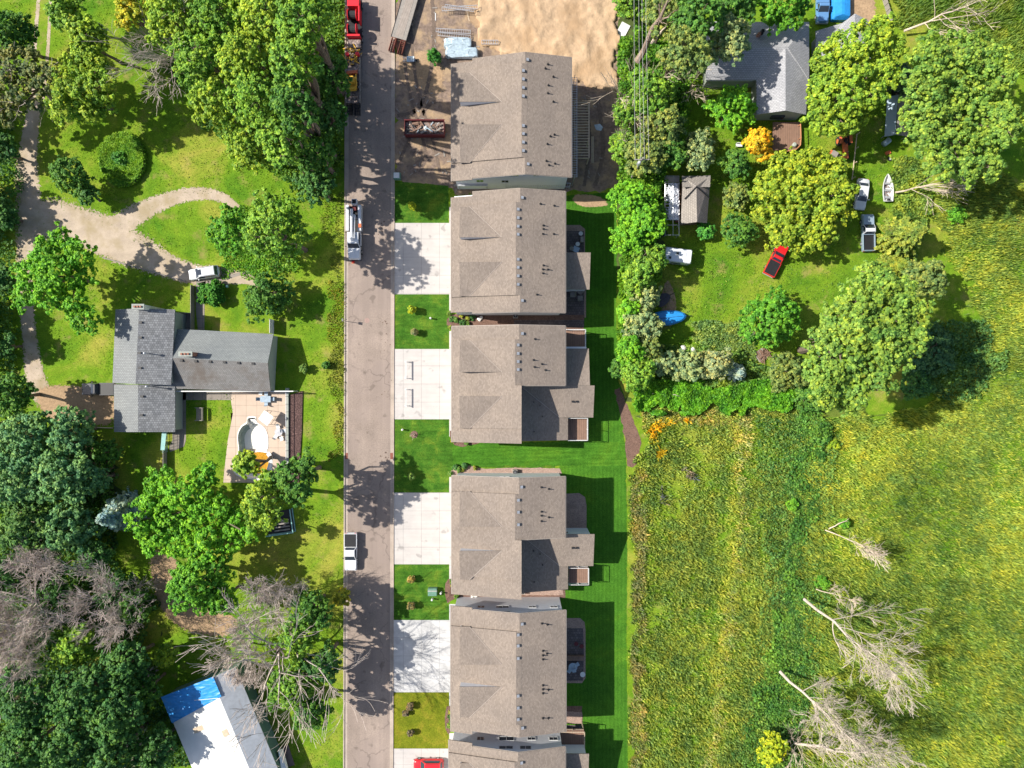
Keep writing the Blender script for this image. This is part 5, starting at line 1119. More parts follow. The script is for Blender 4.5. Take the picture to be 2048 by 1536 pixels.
MB().add([(1.4,-.85,.1),(2.2,-.85,.05),(2.2,.85,.05),(1.4,.85,.1),(1.4,-.85,.8),(1.5,-.85,.8),(1.5,.85,.8),(1.4,.85,.8)],[(0,1,2,3),(0,3,7,4),(4,5,6,7),(0,4,5,1),(3,2,6,7)]).build('bucket',M['orange'],sk,True); wheels(sk,(-.7,.5),.85,.38,.25)
sc=empty('scrap_pile',G(706,118,.75),0,'tangle of pipes and yellow fittings at the front of the equipment trailer','scrap'); r3=random.Random(4); m=MB(); 
for i in range(40): a=(r3.uniform(-1,1),r3.uniform(-1.3,1.3),r3.uniform(.1,.7)); m.tube(a,(a[0]+r3.gauss(0,.5),a[1]+r3.gauss(0,.5),a[2]+r3.uniform(-.1,.3)),r3.uniform(.03,.1),n=5)
m.build('pipes',M['yellow'],sc,True); m=MB()
for i in range(30): m.cbox(r3.uniform(-1,1),r3.uniform(-1.3,1.3),.0,r3.uniform(.2,.6),r3.uniform(.1,.4),r3.uniform(.1,.4),r3.uniform(0,3))
m.build('boxes',M['junk'],sc,True)
dt=vroot('drill_rig',707,40,R(90),'red drilling rig with big cable reels at the top edge of the road','drill rig',2.0); m=MB(); m.box(-4.0,4,-1.05,1.05,.6,.9); m.build('chassis',M['black'],dt,True); wheels(dt,(-2.4,-1.4,3),1.1,.45,.3)
for x,y in ((.9,.2),(-1.4,.2)):
    m=MB(); m.tube((x,y-.7,1.8),(x,y-.62,1.8),.85,.85,18); m.tube((x,y+.62,1.8),(x,y+.7,1.8),.85,.85,18); rl_=m.build('reel',M['redm'],dt,True); MB().tube((x,y-.62,1.8),(x,y+.62,1.8),.6,.6,14).build('cable',M['rubber'],rl_,True)
MB().box(-.4,1.9,-1.05,-.85,.9,2.6).build('side_frame',M['redm'],dt,True); MB().box(-2.6,-2.3,-1,1,.9,2.2).build('crossbar',M['redm'],dt,True); MB().box(2.0,3.6,-.9,.9,.9,2.4).build('cab',M['redm'],dt,True)
m=MB(); m.box(-4.0,-2.8,-1,1,.9,1.4); m.build('tool_tray',M['junk'],dt,True)
# flatbed at the top of the lot
tr2=trailer(813,22,R(74),9.0,2.5,.85,'greywood','long old flatbed trailer with loading ramps at the top of the building lot',side=False)
m=MB()
for s in (-.75,.75):
    for i in range(9): m.cbox(-4.6-i*.24,s,.75-i*.07,.07,.7,.05)
    m.box(-6.7,-4.5,s-.37,s-.31,.1,.8); m.box(-6.7,-4.5,s+.31,s+.37,.1,.8)
m.build('ramp',MATS['rusty_iron'],tr2,True)
m=MB(); m.box(-4.2,4.2,-.62,.62,.851,.87); m.build('worn_planks',rowed('bleached_planks',(.27,.23,.2),1.2,-16,.3),tr2,True)
# dumpster
dp_=empty('dumpster',E(849,256,1.2),0,'maroon open dumpster full of building scrap in front of the newest house','dumpster'); dp_.location.z=0; m=MB(); a,b,c,d=-3.15,3.15,-1.15,1.15
m.box(a,b,c,d,.15,.25); m.box(a,b,c,c+.08,.25,1.5); m.box(a,b,d-.08,d,.25,1.5); m.box(a,a+.08,c+.08,d-.08,.25,1.5); m.box(b-.08,b,c+.08,d-.08,.25,1.5)
for i in range(8): m.box(a+.35+i*.8,a+.45+i*.8,c-.08,c-.002,.2,1.45)
m.box(a-.06,b+.06,c-.1,c+.02,1.501,1.6); m.box(a-.06,b+.06,d-.02,d+.1,1.501,1.6); m.build('bin',M['mpaint'],dp_,True); m=MB(); m.box(a+.08,b-.08,c+.08,d-.08,.25,.9); m.build('fill',M['junk'],dp_,True)
for nm,mt,n in (('plank','wood',26),('cardboard','greywood',8),('foam_board','white',5),('bag','wrap',6),('pipe','black',10)):
    m=MB()
    for i in range(n): m.cbox(r3.uniform(a+.6,b-.6),r3.uniform(c+.35,d-.35),r3.uniform(.88,1.3),r3.uniform(.3,1.4),r3.uniform(.08,.3),.05,r3.uniform(0,3.1))
    m.build(nm,M[mt],dp_,True)
# ladders, wrapped windows, racks
ladder((884,18),(955,14),1.0,.6,'upper long ladder lying on trestles at the top of the lot'); ladder((890,12),(948,20),1.3,.5,'second ladder crossed over the upper long ladder')
ladder((872,60),(941,64),.5,.55,'wide aluminium ladder above the plastic wrapped stacks'); ladder((876,68),(941,74),.4,.5,'narrow aluminium ladder just above the plastic wrapped stacks')
def wrapped(x,y,w_,d_,h,label,seed):
    rg=np.random.default_rng(seed); rings=[]; c=G(x,y)
    for z,k in ((0,1.0),(h*.5,1.02),(h*.9,.98),(h,.9)):
        rings.append([(c.x+math.copysign(abs(math.cos(t))**.35,math.cos(t))*w_/2*k+rg.normal(0,.06),c.y+math.copysign(abs(math.sin(t))**.35,math.sin(t))*d_/2*k+rg.normal(0,.05),z+rg.normal(0,.03)) for t in [i*6.283/28 for i in range(28)]])
    rings.append([(c.x+(p[0]-c.x)*.5,c.y+(p[1]-c.y)*.5,h+.04+rg.normal(0,.05)) for p in rings[-1]]); tag(MB().loft(rings).build('wrapped_stack',M['wrap'],smooth=False),label,'wrapped stack')
wrapped(916,90,4.3,1.7,.9,'upper pale blue plastic wrapped stack beside the newest house',2); wrapped(924,109,5.2,1.6,.9,'lower pale blue plastic wrapped stack touching the newest house roof',5)
def rack(x,y,l,w_,label):
    c=G(x,y); r=empty('work_rack',c,0,label,'rack'); m=MB()
    for s in (-1,1): m.box(-l/2,l/2,s*w_/2-.04,s*w_/2+.04,.7,.8)
    k=int(l/.35)
    for i in range(k+1): m.box(-l/2+i*l/k-.03,-l/2+i*l/k+.03,-w_/2,w_/2,.72,.78)
    m.build('top',M['alu'],r,True); m=MB()
    for s in (-1,1):
        for u in (-1,1): m.tube((s*l/2*.9,u*w_/2,0),(s*l/2*.9,u*w_/2,.7),.04)
    m.build('leg',M['lumber'],r,True)
rack(980,89,2.6,.6,'pale slatted work rack on the sand behind the wrapped stacks'); 
tag(MB().cbox(*G(871,34),.12,1.2,.08,0).build('board',M['white']),'short white board on the dark dirt left of the ladders','board')
tag(MB().cbox(*G(936,32),.14,1.7,.08,.25).build('board',M['lumber']),'pale board leaning toward the ladders at the top of the lot','board')
wt=empty('wheelbarrow',G(822,122,0),0,'pale blue wheelbarrow standing on the lot','wheelbarrow'); MB().loft([rr(-.35,.35,.3,.1,.3),rr(-.6,.6,.45,.15,.7)],True,False).build('tray',M['binp'],wt,True); m=MB()
for s in (-.3,.3): m.tube((-1.2,s,.65),(.8,s*.4,.25),.04)
m.build('handle',M['alu'],wt,True); MB().tube((.85,-.06,.2),(.85,.06,.2),.2,.2,12).build('wheel',M['rubber'],wt,True)
tb=empty('utility_box',G(796,354,0),0,'green and white utility box by the kerb at the foot of the building lot','utility box'); MB().box(-.6,.5,-.55,.5,0,.8).build('case',M['box'],tb,True); MB().box(-.55,.35,-.4,.45,.8,.86).build('lid',M['white'],tb,True)
tb=empty('utility_box',G(866,1181,0),0,'green utility box on the front lawn beside a small white pipe','utility box'); MB().box(-.7,.7,-.6,.6,0,1.0).build('case',M['box'],tb,True,bevel=.04); MB().box(-.72,.72,.1,.3,1.002,1.05).build('lid',M['concrete'],tb,True)
for (x,y,l) in ((882.5,1184,'short white utility post beside the green box'),(865,1197,'low white pipe on the lawn below the green box'),(862,637,'small pale post on the second front lawn'),(806,859,'white mailbox post on the lawn under the double barrier driveway')):
    p=empty('utility_post',G(x,y),0,l,'post'); MB().tube((0,0,0),(0,0,.85),.14,.12,10).build('tube',M['white'],p,True); MB().tube((0,0,.85),(0,0,.92),.16,.08,10).build('cap',M['white'],p,True)
for (x,y,l) in ((814,740,'white barrier frame on the upper half of the second driveway'),(814,795,'white barrier frame on the lower half of the second driveway')):
    p=empty('barrier',G(x,y,.03),0,l,'barrier'); MB().box(-.04,.04,-1.5,1.5,.75,.95).build('rail',M['white'],p,True); m=MB()
    for s in (-1.3,1.3): m.tube((-.35,s,0),(0,s,.9),.04); m.tube((.35,s,0),(0,s,.9),.04)
    m.build('leg',M['white'],p,True)
sp=empty('street_sign',G(692,642.5),0,'thin sign post on the left kerb casting a line across the road','sign'); MB().tube((0,0,0),(0,0,2.4),.05,.05,6).build('post',M['steel'],sp,True); MB().box(-.02,.02,-.22,.22,1.9,2.5).build('panel',M['alu'],sp,True)
# utility pole and wires
up=empty('utility_pole',E(1262,357,1),0,'grey utility pole with a white transformer at the lower end of the power lines','utility pole'); up.location.z=0; b=Vector((up.location.x,up.location.y,0))
tz=11.0; 
MB().tube((b.x,b.y,-.1),(b.x,b.y,tz),.17,.12,8).build('pole',M['greywood'],up); MB().box(b.x-1.1,b.x+1.1,b.y-.06,b.y+.06,tz-.9,tz-.75).build('crossarm',M['greywood'],up); MB().tube((b.x-.3,b.y-.3,tz-2.0),(b.x-.3,b.y-.3,tz-1.1),.28,.28,12).ball((b.x-.3,b.y-.3,tz-1.1),.27).build('transformer',M['alu'],up)
m=MB(); 
for i,k in enumerate((-1.0,-.2,.35,1.0)):
    pr=None
    for s in range(13):
        t=s/12; y=b.y+t*60; x=b.x+k*(1-.35*t)-.3*t; z=tz-.75+(-2.2*4*t*(1-t)*.5); q=Vector((x,y,z))
        if pr: m.tube(pr,q,.03,.03,4)
        pr=q
m.build('wire',M['wiring'],up)
wp=empty('discarded_sheet',G(1245,62),R(-28),'white panel lying at the edge of the sand by the hedge','sheet'); MB().box(-.75,.75,-1.25,1.25,.05,.14).build('sheet',M['white'],wp,True); MB().box(-.8,.4,-1.7,-1.1,.0,.04).build('wrap',M['wrap'],wp,True)
# camper, boats, tractor
cp=vroot('camper_trailer',1357,510.5,R(-7),'white camper trailer with two roof vents on the right yard','camper',2.5); m=MB(); m.loft([rr(-2.05,2.05,1.05,.15,.5),rr(-2.1,2.1,1.1,.2,1.2),rr(-2.1,2.1,1.1,.2,2.4),rr(-1.98,1.98,1.0,.25,2.6)]); m.build('body',M['wpaint'],cp,True)
for x,y in ((-1.3,-.55),(-.2,.25)): v_=MB().box(x-.22,x+.22,y-.22,y+.22,2.6,2.68).build('roof_vent',M['cream'],cp,True); MB().box(x-.16,x+.16,y-.16,y+.16,2.68,2.70).build('vent_lid',M['black'],v_,True)
MB().box(1.1,1.16,-.5,.5,2.6,2.63).build('antenna',M['alu'],cp,True); wheels(cp,(-.3,),1.05,.35); m=MB(); m.tube((-2.1,.5,.5),(-3.2,0,.5),.05); m.tube((-2.1,-.5,.5),(-3.2,0,.5),.05); m.build('hitch',M['black'],cp,True); MB().box(-.9,.6,-1.12,-1.101,1.2,1.8).build('window',M['glass'],cp,True)
def hull(L,W,h,n=12,k=1.0,bow=.45,pw=.75):
    pts=[]
    for i in range(n+1):
        t=i/n; x=-L/2+L*t; w_=W/2*(1 if t<bow else math.cos((t-bow)/(1-bow)*math.pi/2)**pw)*(.86+.14*min(1,t*4)); pts.append((x*k,w_*k))
    return [(x,y,h) for x,y in pts]+[(x,-y,h) for x,y in pts[::-1][1:]]
bo=empty('rowing_boat',E(1776.5,375,.7),R(91),'white open boat with three benches on the grass right of the white sedan','boat'); bo.location.z=0
MB().loft([hull(4.0,1.1,.15,k=.9),hull(4.3,1.55,.45),hull(4.4,1.65,.75),hull(4.25,1.5,.75),hull(3.9,1.15,.25,k=.95)],True,True).build('hull',M['white'],bo,True)
for x in (-1.5,-.4,.7): MB().box(x-.16,x+.16,-.62,.62,.5,.56).build('bench',M['alu'],bo,True)
m=MB()
for i in range(14): m.cbox(r3.uniform(-1.3,1.0),r3.uniform(-.4,.4),.27,r3.uniform(.15,.5),r3.uniform(.1,.3),.12,r3.uniform(0,3))
m.build('litter',M['junk'],bo,True)['kind']='stuff'; MB().cbox(-2.0,0,.5,.25,.4,.5).build('motor',M['black'],bo,True)
def covered_boat(x,y,rot,L,W,mat,label,h=1.2):
    r=empty('covered_boat',E(x,y,.9),rot,label,'boat'); r.location.z=0; n=16; rings=[]
    for hh,k in ((.35,.92),(.8,1.0),(h-.1,.8),(h,.4)): rings.append([(p[0]*(k if k>.9 else k*1.05),p[1]*k,hh) for p in hull(L,W,0,n,1.0,.35,.5)])
    MB().loft(rings).build('tarp_cover',mat,r,True,False); m=MB(); m.tube((L/2,0,.4),(L/2+1.0,0,.4),.05); m.build('tongue',M['black'],r,True); wheels(r,(-.4,),W/2-.1,.3); MB().tube((-L*.35,0,h+.02),(L*.35,0,h+.0),.03).build('ridge_rope',M['black'],r,True)
covered_boat(1342,635,R(6),5.0,2.4,M['tarp'],'boat under a bright blue tarp poking out of the pale bushes'); covered_boat(1327,598,R(30),2.5,1.9,M['tarpd'],'small dark covered boat above the blue tarped one',1.0)
sh2=empty('pontoon_shelter',E(1797,231,1.8),R(-3),'long grey teal tarped shelter beneath the big right-hand tree','shelter'); sh2.location.z=0
m=MB(); m.slab([(-1.7,-3.2,1.2),(-.55,-3.2,2.2),(-.45,3.1,2.2),(-1.6,3.1,1.2)],.06); m.build('side_cover',M['spaint'],sh2,True); MB().slab([(-.4,-3.2,2.22),(1.8,-3.2,1.8),(1.8,3.1,1.8),(-.4,3.1,2.22)],.06).build('cover',M['greywood'],sh2,True); m=MB()
for x,y,z in ((-1.6,-3,1.15),(-1.6,3,1.15),(1.7,-3,1.7),(1.7,3,1.7)): m.tube((x,y,0),(x,y,z),.06)
m.build('post',M['alu'],sh2,True)
bd=empty('scrap_machine',E(1802,170,1),0,'dark machine parts with pale round tanks above the tarped shelter','machine'); bd.location.z=0; MB().box(-1,1,-1.2,1.2,0,1.0).build('frame',M['black'],bd,True); MB().tube((-.5,-.8,1.0),(-.5,-.8,1.4),.3,.3,12).build('tank',M['alu'],bd,True); MB().tube((.3,-1.0,1.0),(.3,-1.0,1.3),.28,.28,12).build('tank',M['alu'],bd,True); MB().tube((-.2,.2,1.1),(1.8,.6,1.3),.08).build('pipe',M['greywood'],bd,True)
cv=empty('covered_mower',E(1775,283,.6),R(40),'small blue grey covered mower at the lower end of the tarped shelter','mower'); cv.location.z=0; MB().loft([rr(-.7,.7,.45,.3,.0),rr(-.7,.7,.45,.3,.6),rr(-.5,.4,.3,.25,.95)]).build('cover',M['spaint'],cv,True,True)
ty=empty('spare_tyre',G(1779,318,0),0,'old spare wheel lying on the grass above the white open boat','wheel'); MB().tube((0,0,0),(0,0,.22),.36,.36,18).build('tyre',M['rubber'],ty,True); MB().tube((0,0,.221),(0,0,.24),.2,.2,12).build('rim',M['white'],ty,True)
tag(MB().cbox(*G(1775,306),.8,.5,.25,.4).build('rusty_bin',M['orange']),'small orange bin half hidden in the weeds beside the spare wheel','bin')
tk=empty('tractor',E(1690,292,1),R(-86),'rusty orange tractor parked on the grass at the edge of the big maple','tractor'); tk.location.z=0; m=MB(); m.box(-1.0,2.0,-.35,.35,.7,1.25); m.box(-1.6,-.8,-.5,.5,.5,.9); m.build('body',M['orange'],tk,True)
for s in (-1,1):
    t=MB().tube((-.9,s*.65,.7),(-.9,s*1.0,.7),.72,.72,18).build('wheel',M['rubber'],tk,True); MB().tube((-.9,s*.95,.7),(-.9,s*1.01,.7),.4,.38,12).build('rim',M['orange'],t,True); t=MB().tube((1.6,s*.5,.4),(1.6,s*.75,.4),.42,.42,14).build('wheel',M['rubber'],tk,True)
    MB().box(-1.5,-.3,s*.8-.22,s*.8+.22,1.45,1.52).build('fender',M['orange'],tk,True)
MB().box(-.95,-.5,-.25,.25,1.2,1.3).box(-1.05,-.95,-.25,.25,1.2,1.7).build('seat',M['black'],tk,True); MB().tube((-.1,0,1.25),(-.35,0,1.6),.03).tube((-.36,0,1.58),(-.35,0,1.62),.22,.22,14).build('steering_wheel',M['black'],tk,True); MB().tube((1.2,0,1.25),(1.2,0,1.9),.05).build('exhaust',M['steel'],tk,True)
mw=empty('mower_deck',E(1670,307,.5),R(-30),'small orange and white mower attachment beside the tractor','attachment'); mw.location.z=0; MB().box(-.5,.5,-.4,.4,.15,.5).build('deck',M['greywood'],mw,True); MB().box(-.8,-.5,-.3,.3,.1,.4).build('guard',M['orange'],mw,True)
rf=empty('rail_fence',G(1712,320),0,'pale log rail fence running down from the tractor','fence'); m=MB(); rr_=rf.location
for z in (.5,1.0): m.tube(E(1714,268,z),E(1704,360,z),.08,.08,6)
m.build('rail',M['lumber'],rf); m=MB()
for t in (0,.33,.66,1): q=G(1712.5-9.5*t,270+88*t); m.tube((q.x,q.y,-.1),(q.x,q.y,1.15),.08,.08,6)
m.build('post',M['lumber'],rf)
fp=empty('board_fence',G(1769,18),0,'short grey board fence at the top edge right of the blue tarp','fence'); m=MB(); 
for i in range(5): q=G(1762+i*3.4,-8+i*11); q2=G(1765.2+i*3.4,2+i*11); m.loft([[(q.x,q.y,0),(q.x+.06,q.y,0),(q.x+.06,q.y,1.1),(q.x,q.y,1.1)],[(q2.x,q2.y,0),(q2.x+.06,q2.y,0),(q2.x+.06,q2.y,1.1),(q2.x,q2.y,1.1)]])
m.build('board',M['greywood'],fp)
tpb=empty('tarped_load',E(1684,10,1),0,'bright blue tarped load beside the blue pickup at the top edge','tarp'); tpb.location.z=0; MB().loft([rr(-1.5,1.5,2.2,.3,0),rr(-1.5,1.5,2.2,.3,.7),rr(-1.2,1.2,1.9,.3,1.2),rr(-.2,.2,1.7,.1,1.45)]).build('tarp_cover',M['tarp'],tpb,True)
wp_=empty('pallet_stack',G(1526,710),R(35),'broken brown wooden pallets leaning against the round dark green tree','pallets'); m=MB()
for i in range(9): m.cbox(-.9+i*.22,r3.gauss(0,.1),.1+.02*i,.13,2.0,.05,r3.gauss(0,.12))
for i in range(5): m.cbox(r3.uniform(-.7,.7),r3.uniform(-.7,.7),.35,r3.uniform(.8,1.9),.15,.06,r3.uniform(0,3))
m.build('slats',M['wood'],wp_,True); MB().cbox(-.3,.2,0,1.7,1.7,.1).build('base',M['greywood'],wp_,True)
for i,(x,y,l) in enumerate(((1366,697,'larger white boulder above the pale bushes'),(1384,699,'smaller white boulder to the right of the larger one'))):
    rg=np.random.default_rng(i); mb=MB().ball(G(x,y,.2),.55-.1*i,9,6,.45); mb.v=[(v[0]+rg.normal(0,.05),v[1]+rg.normal(0,.05),v[2]+rg.normal(0,.04)) for v in mb.v]; tag(mb.build('boulder',M['stone']),l,'boulder')
bn=empty('white_bench',G(1476.5,292),0,'small white bench between the orange tree and the dark green tree','bench'); MB().box(-.5,.5,-.25,.25,.4,.46).build('seat',M['white'],bn,True); MB().box(-.5,.5,.2,.26,.46,.9).build('backrest',M['white'],bn,True); m=MB()
for s in (-.45,.4): m.box(s,s+.05,-.2,-.15,0,.4); m.box(s,s+.05,.15,.2,0,.4)
m.build('leg',M['white'],bn,True)
# yard of the ranch house
b2=empty('slatted_bench',G(400,828),R(90),'weathered slatted bench swing on the lawn beside the walkway','bench'); m=MB()
for i in range(5): m.box(-1.05,1.05,-.6+i*.2,-.46+i*.2,.45,.5)
m.build('seat',M['greywood'],b2,True); m=MB(); 
for i in range(3): m.box(-1.05,1.05,-.75,-.70,.55+i*.18,.68+i*.18)
m.build('backrest',M['greywood'],b2,True); m=MB()
for s in (-1,1):
    for u in (-.6,.5): m.box(s*1.0-.05,s*1.0+.05,u-.05,u+.05,0,.45)
m.build('leg',M['greywood'],b2,True); MB().box(-1.05,-.95,-.6,.5,.75,.8).build('armrest',M['greywood'],b2,True); MB().box(.95,1.05,-.6,.5,.75,.8).build('armrest',M['greywood'],b2,True)
def chair(x,y,rot,label,mat='white',z0=.06,w_=.55,lounge=0,group='patio chairs by the pool',zz=0):
    c=E(x,y,z0+zz); r=empty('patio_chair',(c.x,c.y,z0+zz),rot,label,'chair',group); MB().box(-w_/2,w_/2,-w_/2,w_/2+lounge,.38,.43).build('seat',M[mat],r,True); MB().slab([(-w_/2,-w_/2,.43),(w_/2,-w_/2,.43),(w_/2,-w_/2-.15,.9),(-w_/2,-w_/2-.15,.9)],.04).build('backrest',M[mat],r,True); m=MB()
    for s in (-1,1):
        for u in (-1,1): m.tube((s*w_/2*.9,u*w_/2*.9,0),(s*w_/2*.9,u*w_/2*.9,.38),.025)
    m.build('leg',M[mat],r,True); return r
def rtable(x,y,rad,label,mat='white',z0=.06,h=.72,group=None,cat='table',zz=0):
    c=E(x,y,z0+zz); r=empty('round_table',(c.x,c.y,z0+zz),0,label,cat,group); MB().tube((0,0,h-.04),(0,0,h),rad,rad,24).build('tabletop',M[mat],r,True); MB().tube((0,0,0),(0,0,h-.04),.05,.05,8).tube((0,0,0),(0,0,.04),rad*.5,rad*.5,12).build('pedestal',M[mat],r,True); return r
rtable(560,864,.62,'round glass topped patio table between the white chairs by the pool','steel')
for (x,y,a,l) in ((557.5,853,200,'white patio chair above the round patio table by the pool'),(569,861,-90,'white patio chair right of the round patio table, against the wall'),(553,873,-30,'white patio chair lower left of the round patio table'),(564.5,876,20,'white patio chair lower right of the round patio table')): chair(x,y,R(a),l)
tt=empty('patio_table',E(534,798,.1),0,'grey glass patio table near the house beam','table'); tt.location.z=.06; MB().box(-.8,.8,-.5,.5,.68,.72).build('tabletop',M['cushion'],tt,True); m=MB()
for s in (-.7,.7):
    for u in (-.4,.4): m.tube((s,u,0),(s,u,.68),.03)
m.build('leg',M['alu'],tt,True)
for (x,y,a,l) in ((521,798,-90,'grey patio chair left of the glass patio table'),(547,798,90,'grey patio chair right of the glass patio table'),(534,807,0,'grey patio chair below the glass patio table'),(534,788,180,'grey patio chair under the beam above the glass table'),(523,786,170,'white patio chair in the shade of the long beam')): chair(x,y,R(a),l,'cushion' if 'grey' in l else 'white')
um=empty('shade_canopy',E(532,836,2.0),R(-35),'square white sunshade tilted on a frame beside the pool','sunshade'); um.location.z=.06; MB().slab([(-.9,-.85,1.9),(.9,-.85,2.1),(.9,.85,2.1),(-.9,.85,1.9)],.06).build('canopy',M['white'],um,True); m=MB(); 
for s in (-1,1): m.tube((s*.8,.8,0),(s*.8,.8,2.0),.03); m.tube((s*.8,-.8,0),(s*.8,-.8,1.95),.03); m.tube((s*.8,.8,.4),(s*.8,-.8,.4),.03)
m.build('frame',M['black'],um,True)
hm=empty('garden_ornament',G(452,577),R(25),'pair of small turquoise garden gazing balls on a bar by the round bush','ornament'); MB().ball((-.55,0,.75),.22).ball((.55,0,.85),.25).build('globe',M['teal'],hm,True); MB().tube((-.55,0,.6),(.55,0,.7),.04).tube((-.55,0,0),(-.55,0,.6),.05).tube((.55,0,0),(.55,0,.65),.05).build('stand',M['alu'],hm,True)
tl=empty('trellis_fence',G(339,880),0,'green lattice fence running south from the corner of the ranch house','fence'); m=MB()
for i in range(14): y=G(0,863+i*3).y; m.box(G(336,0).x,G(336,0).x+.05,y-.1,y-.04,.1,1.8)
for z in (.3,.9,1.5,1.8): m.box(G(336,0).x-.02,G(336,0).x-.001,G(0,903).y,G(0,862).y,z-.04,z)
m.slab([G(336,862,1.9),G(345,862,1.9),G(341,898,1.9),G(333,898,1.9)],.05); m.build('lattice',M['teal'],tl); MB().box(G(333,0).x,G(334,0).x,G(0,945).y,G(0,898).y,0,1.2).build('fence_board',M['greywood'],tl)
tm=empty('trampoline_pen',E(560,1045,1),R(8),'teal framed garden pen half under the yellow-green tree','pen'); tm.location.z=0; m=MB()
for z in (.1,1.3): m.box(-2.4,2.0,-1.9,-1.75,z,z+.12); m.box(1.85,2.0,-1.75,1.9,z,z+.12)
m.build('frame',M['teal'],tm,True); MB().box(-2.3,1.85,-1.75,1.75,0,.3).build('floor',M['black'],tm,True); m=MB()
for i in range(4): m.box(-1.2+i*.2,1.3,-1.4+i*.5,-1.2+i*.5,.6,.7)
m.build('slat',M['greywood'],tm,True)
# patios of the townhouses
for (x,y,l) in ((1161,468,'round pale pot at the corner of the second townhouse patio'),(1155,489,'round pot beside the pale board on the second townhouse patio'),(1143,498,'brown pot by the wall of the second townhouse patio'),(1163,1291,'pink ringed pot on the black patio'),(1152,1286,'dim grey pot left of the pink ringed pot'),(1165,1347,'white round table at the lower corner of the black patio')):
    rtable(x,y,.34 if 'pot' in l else .42,l,'white' if ('white' in l or 'pale' in l) else ('mpaint' if 'pink' in l else 'greywood'),.06,.4,None,'pot' if 'pot' in l else 'table')
pb=empty('board',G(1152,499),R(-25),'pale board lying on the second townhouse patio','board'); MB().box(-.5,.5,-.45,.45,.08,.14).build('sheet',M['spaint'],pb,True)
gr=empty('grill',G(1163,481),0,'grey grill on the second townhouse patio','grill'); MB().box(-.25,.25,-.45,.45,.5,1.0).build('hood',M['greywood'],gr,True,bevel=.05); m=MB()
for s in (-.2,.2):
    for u in (-.4,.4): m.tube((s,u,.05),(s,u,.5),.03)
m.build('leg',M['black'],gr,True)
for (x,y,a,l) in ((1145,590,90,'dim grey patio chair on the lower patio of the second townhouse'),(1160,597,0,'dim brown patio chair on the lower patio of the second townhouse'),(1160,584,45,'dim tan umbrella chair on the lower patio of the second townhouse')): chair(x,y,R(a),l,'greywood',.06,.8,group='patio chairs behind the second townhouse')
sf=empty('outdoor_sofa',G(1150,1314),0,'long brown cushioned sofa across the black patio','sofa'); MB().box(-1.4,1.4,-.4,.4,.1,.42).box(-1.4,1.4,.3,.45,.42,.85).build('base',M['wood'],sf,True); m=MB()
for i in range(3): m.box(-1.35+i*.92,-.48+i*.92,-.38,.28,.42,.55)
m.build('cushion',plain('brown_cushion',(.2,.13,.1),.9),sf,True)
rtable(1145,1331,.7,'round pale blue patio table in the shade of the black patio','cushion')
for (x,y,a,l) in ((1154,1327,-60,'pale blue chair right of the round pale blue table'),(1138,1340,150,'pale blue chair lower left of the round pale blue table'),(1148,1339,190,'pale blue chair below the round pale blue table')): chair(x,y,R(a),l,'cushion',.06,.6,group='pale blue patio chairs')
for x,y,l in ((1056,888,'small grey post at the south wall above the side lawn'),): pass
# steps of the ground at the hillside: curved white edging by the track
tag(MB().tube(G(205,515,.1),G(372,563,.1),.1,.1,6).build('log_edging',M['greywood']),'long thin pale edging log between the gravel track and the shaded lawn','edging'); tag(MB().tube(G(195,855,.08),G(226,856,.08),.09,.09,6).build('log_edging',M['lumber']),'short pale edging log left of the ranch house garage','edging')
tag(MB().cbox(*G(1289,5),.1,.1,.1).build('stake',M['lumber']),'small wooden stake in the hedge at the top edge','stake') if False else None
wst=empty('garden_statue',G(276,1292),0,'slim white garden fountain in the shaded woods','fountain'); MB().tube((0,0,0),(0,0,.5),.45,.3,14).build('basin',M['stone'],wst,True); MB().tube((0,0,.5),(0,0,2.6),.2,.04,10).build('column',M['stone'],wst,True)
jk=empty('junk_pile',G(300,1342),R(20),'pile of pale scrap boards at the edge of the dark woods','scrap'); m=MB()
for i in range(12): m.cbox(r3.uniform(-1.2,1.2),r3.uniform(-.7,.7),.1+i*.05,r3.uniform(.6,1.8),.2,.05,r3.uniform(-.4,.6))
m.build('boards',M['greywood'],jk,True)
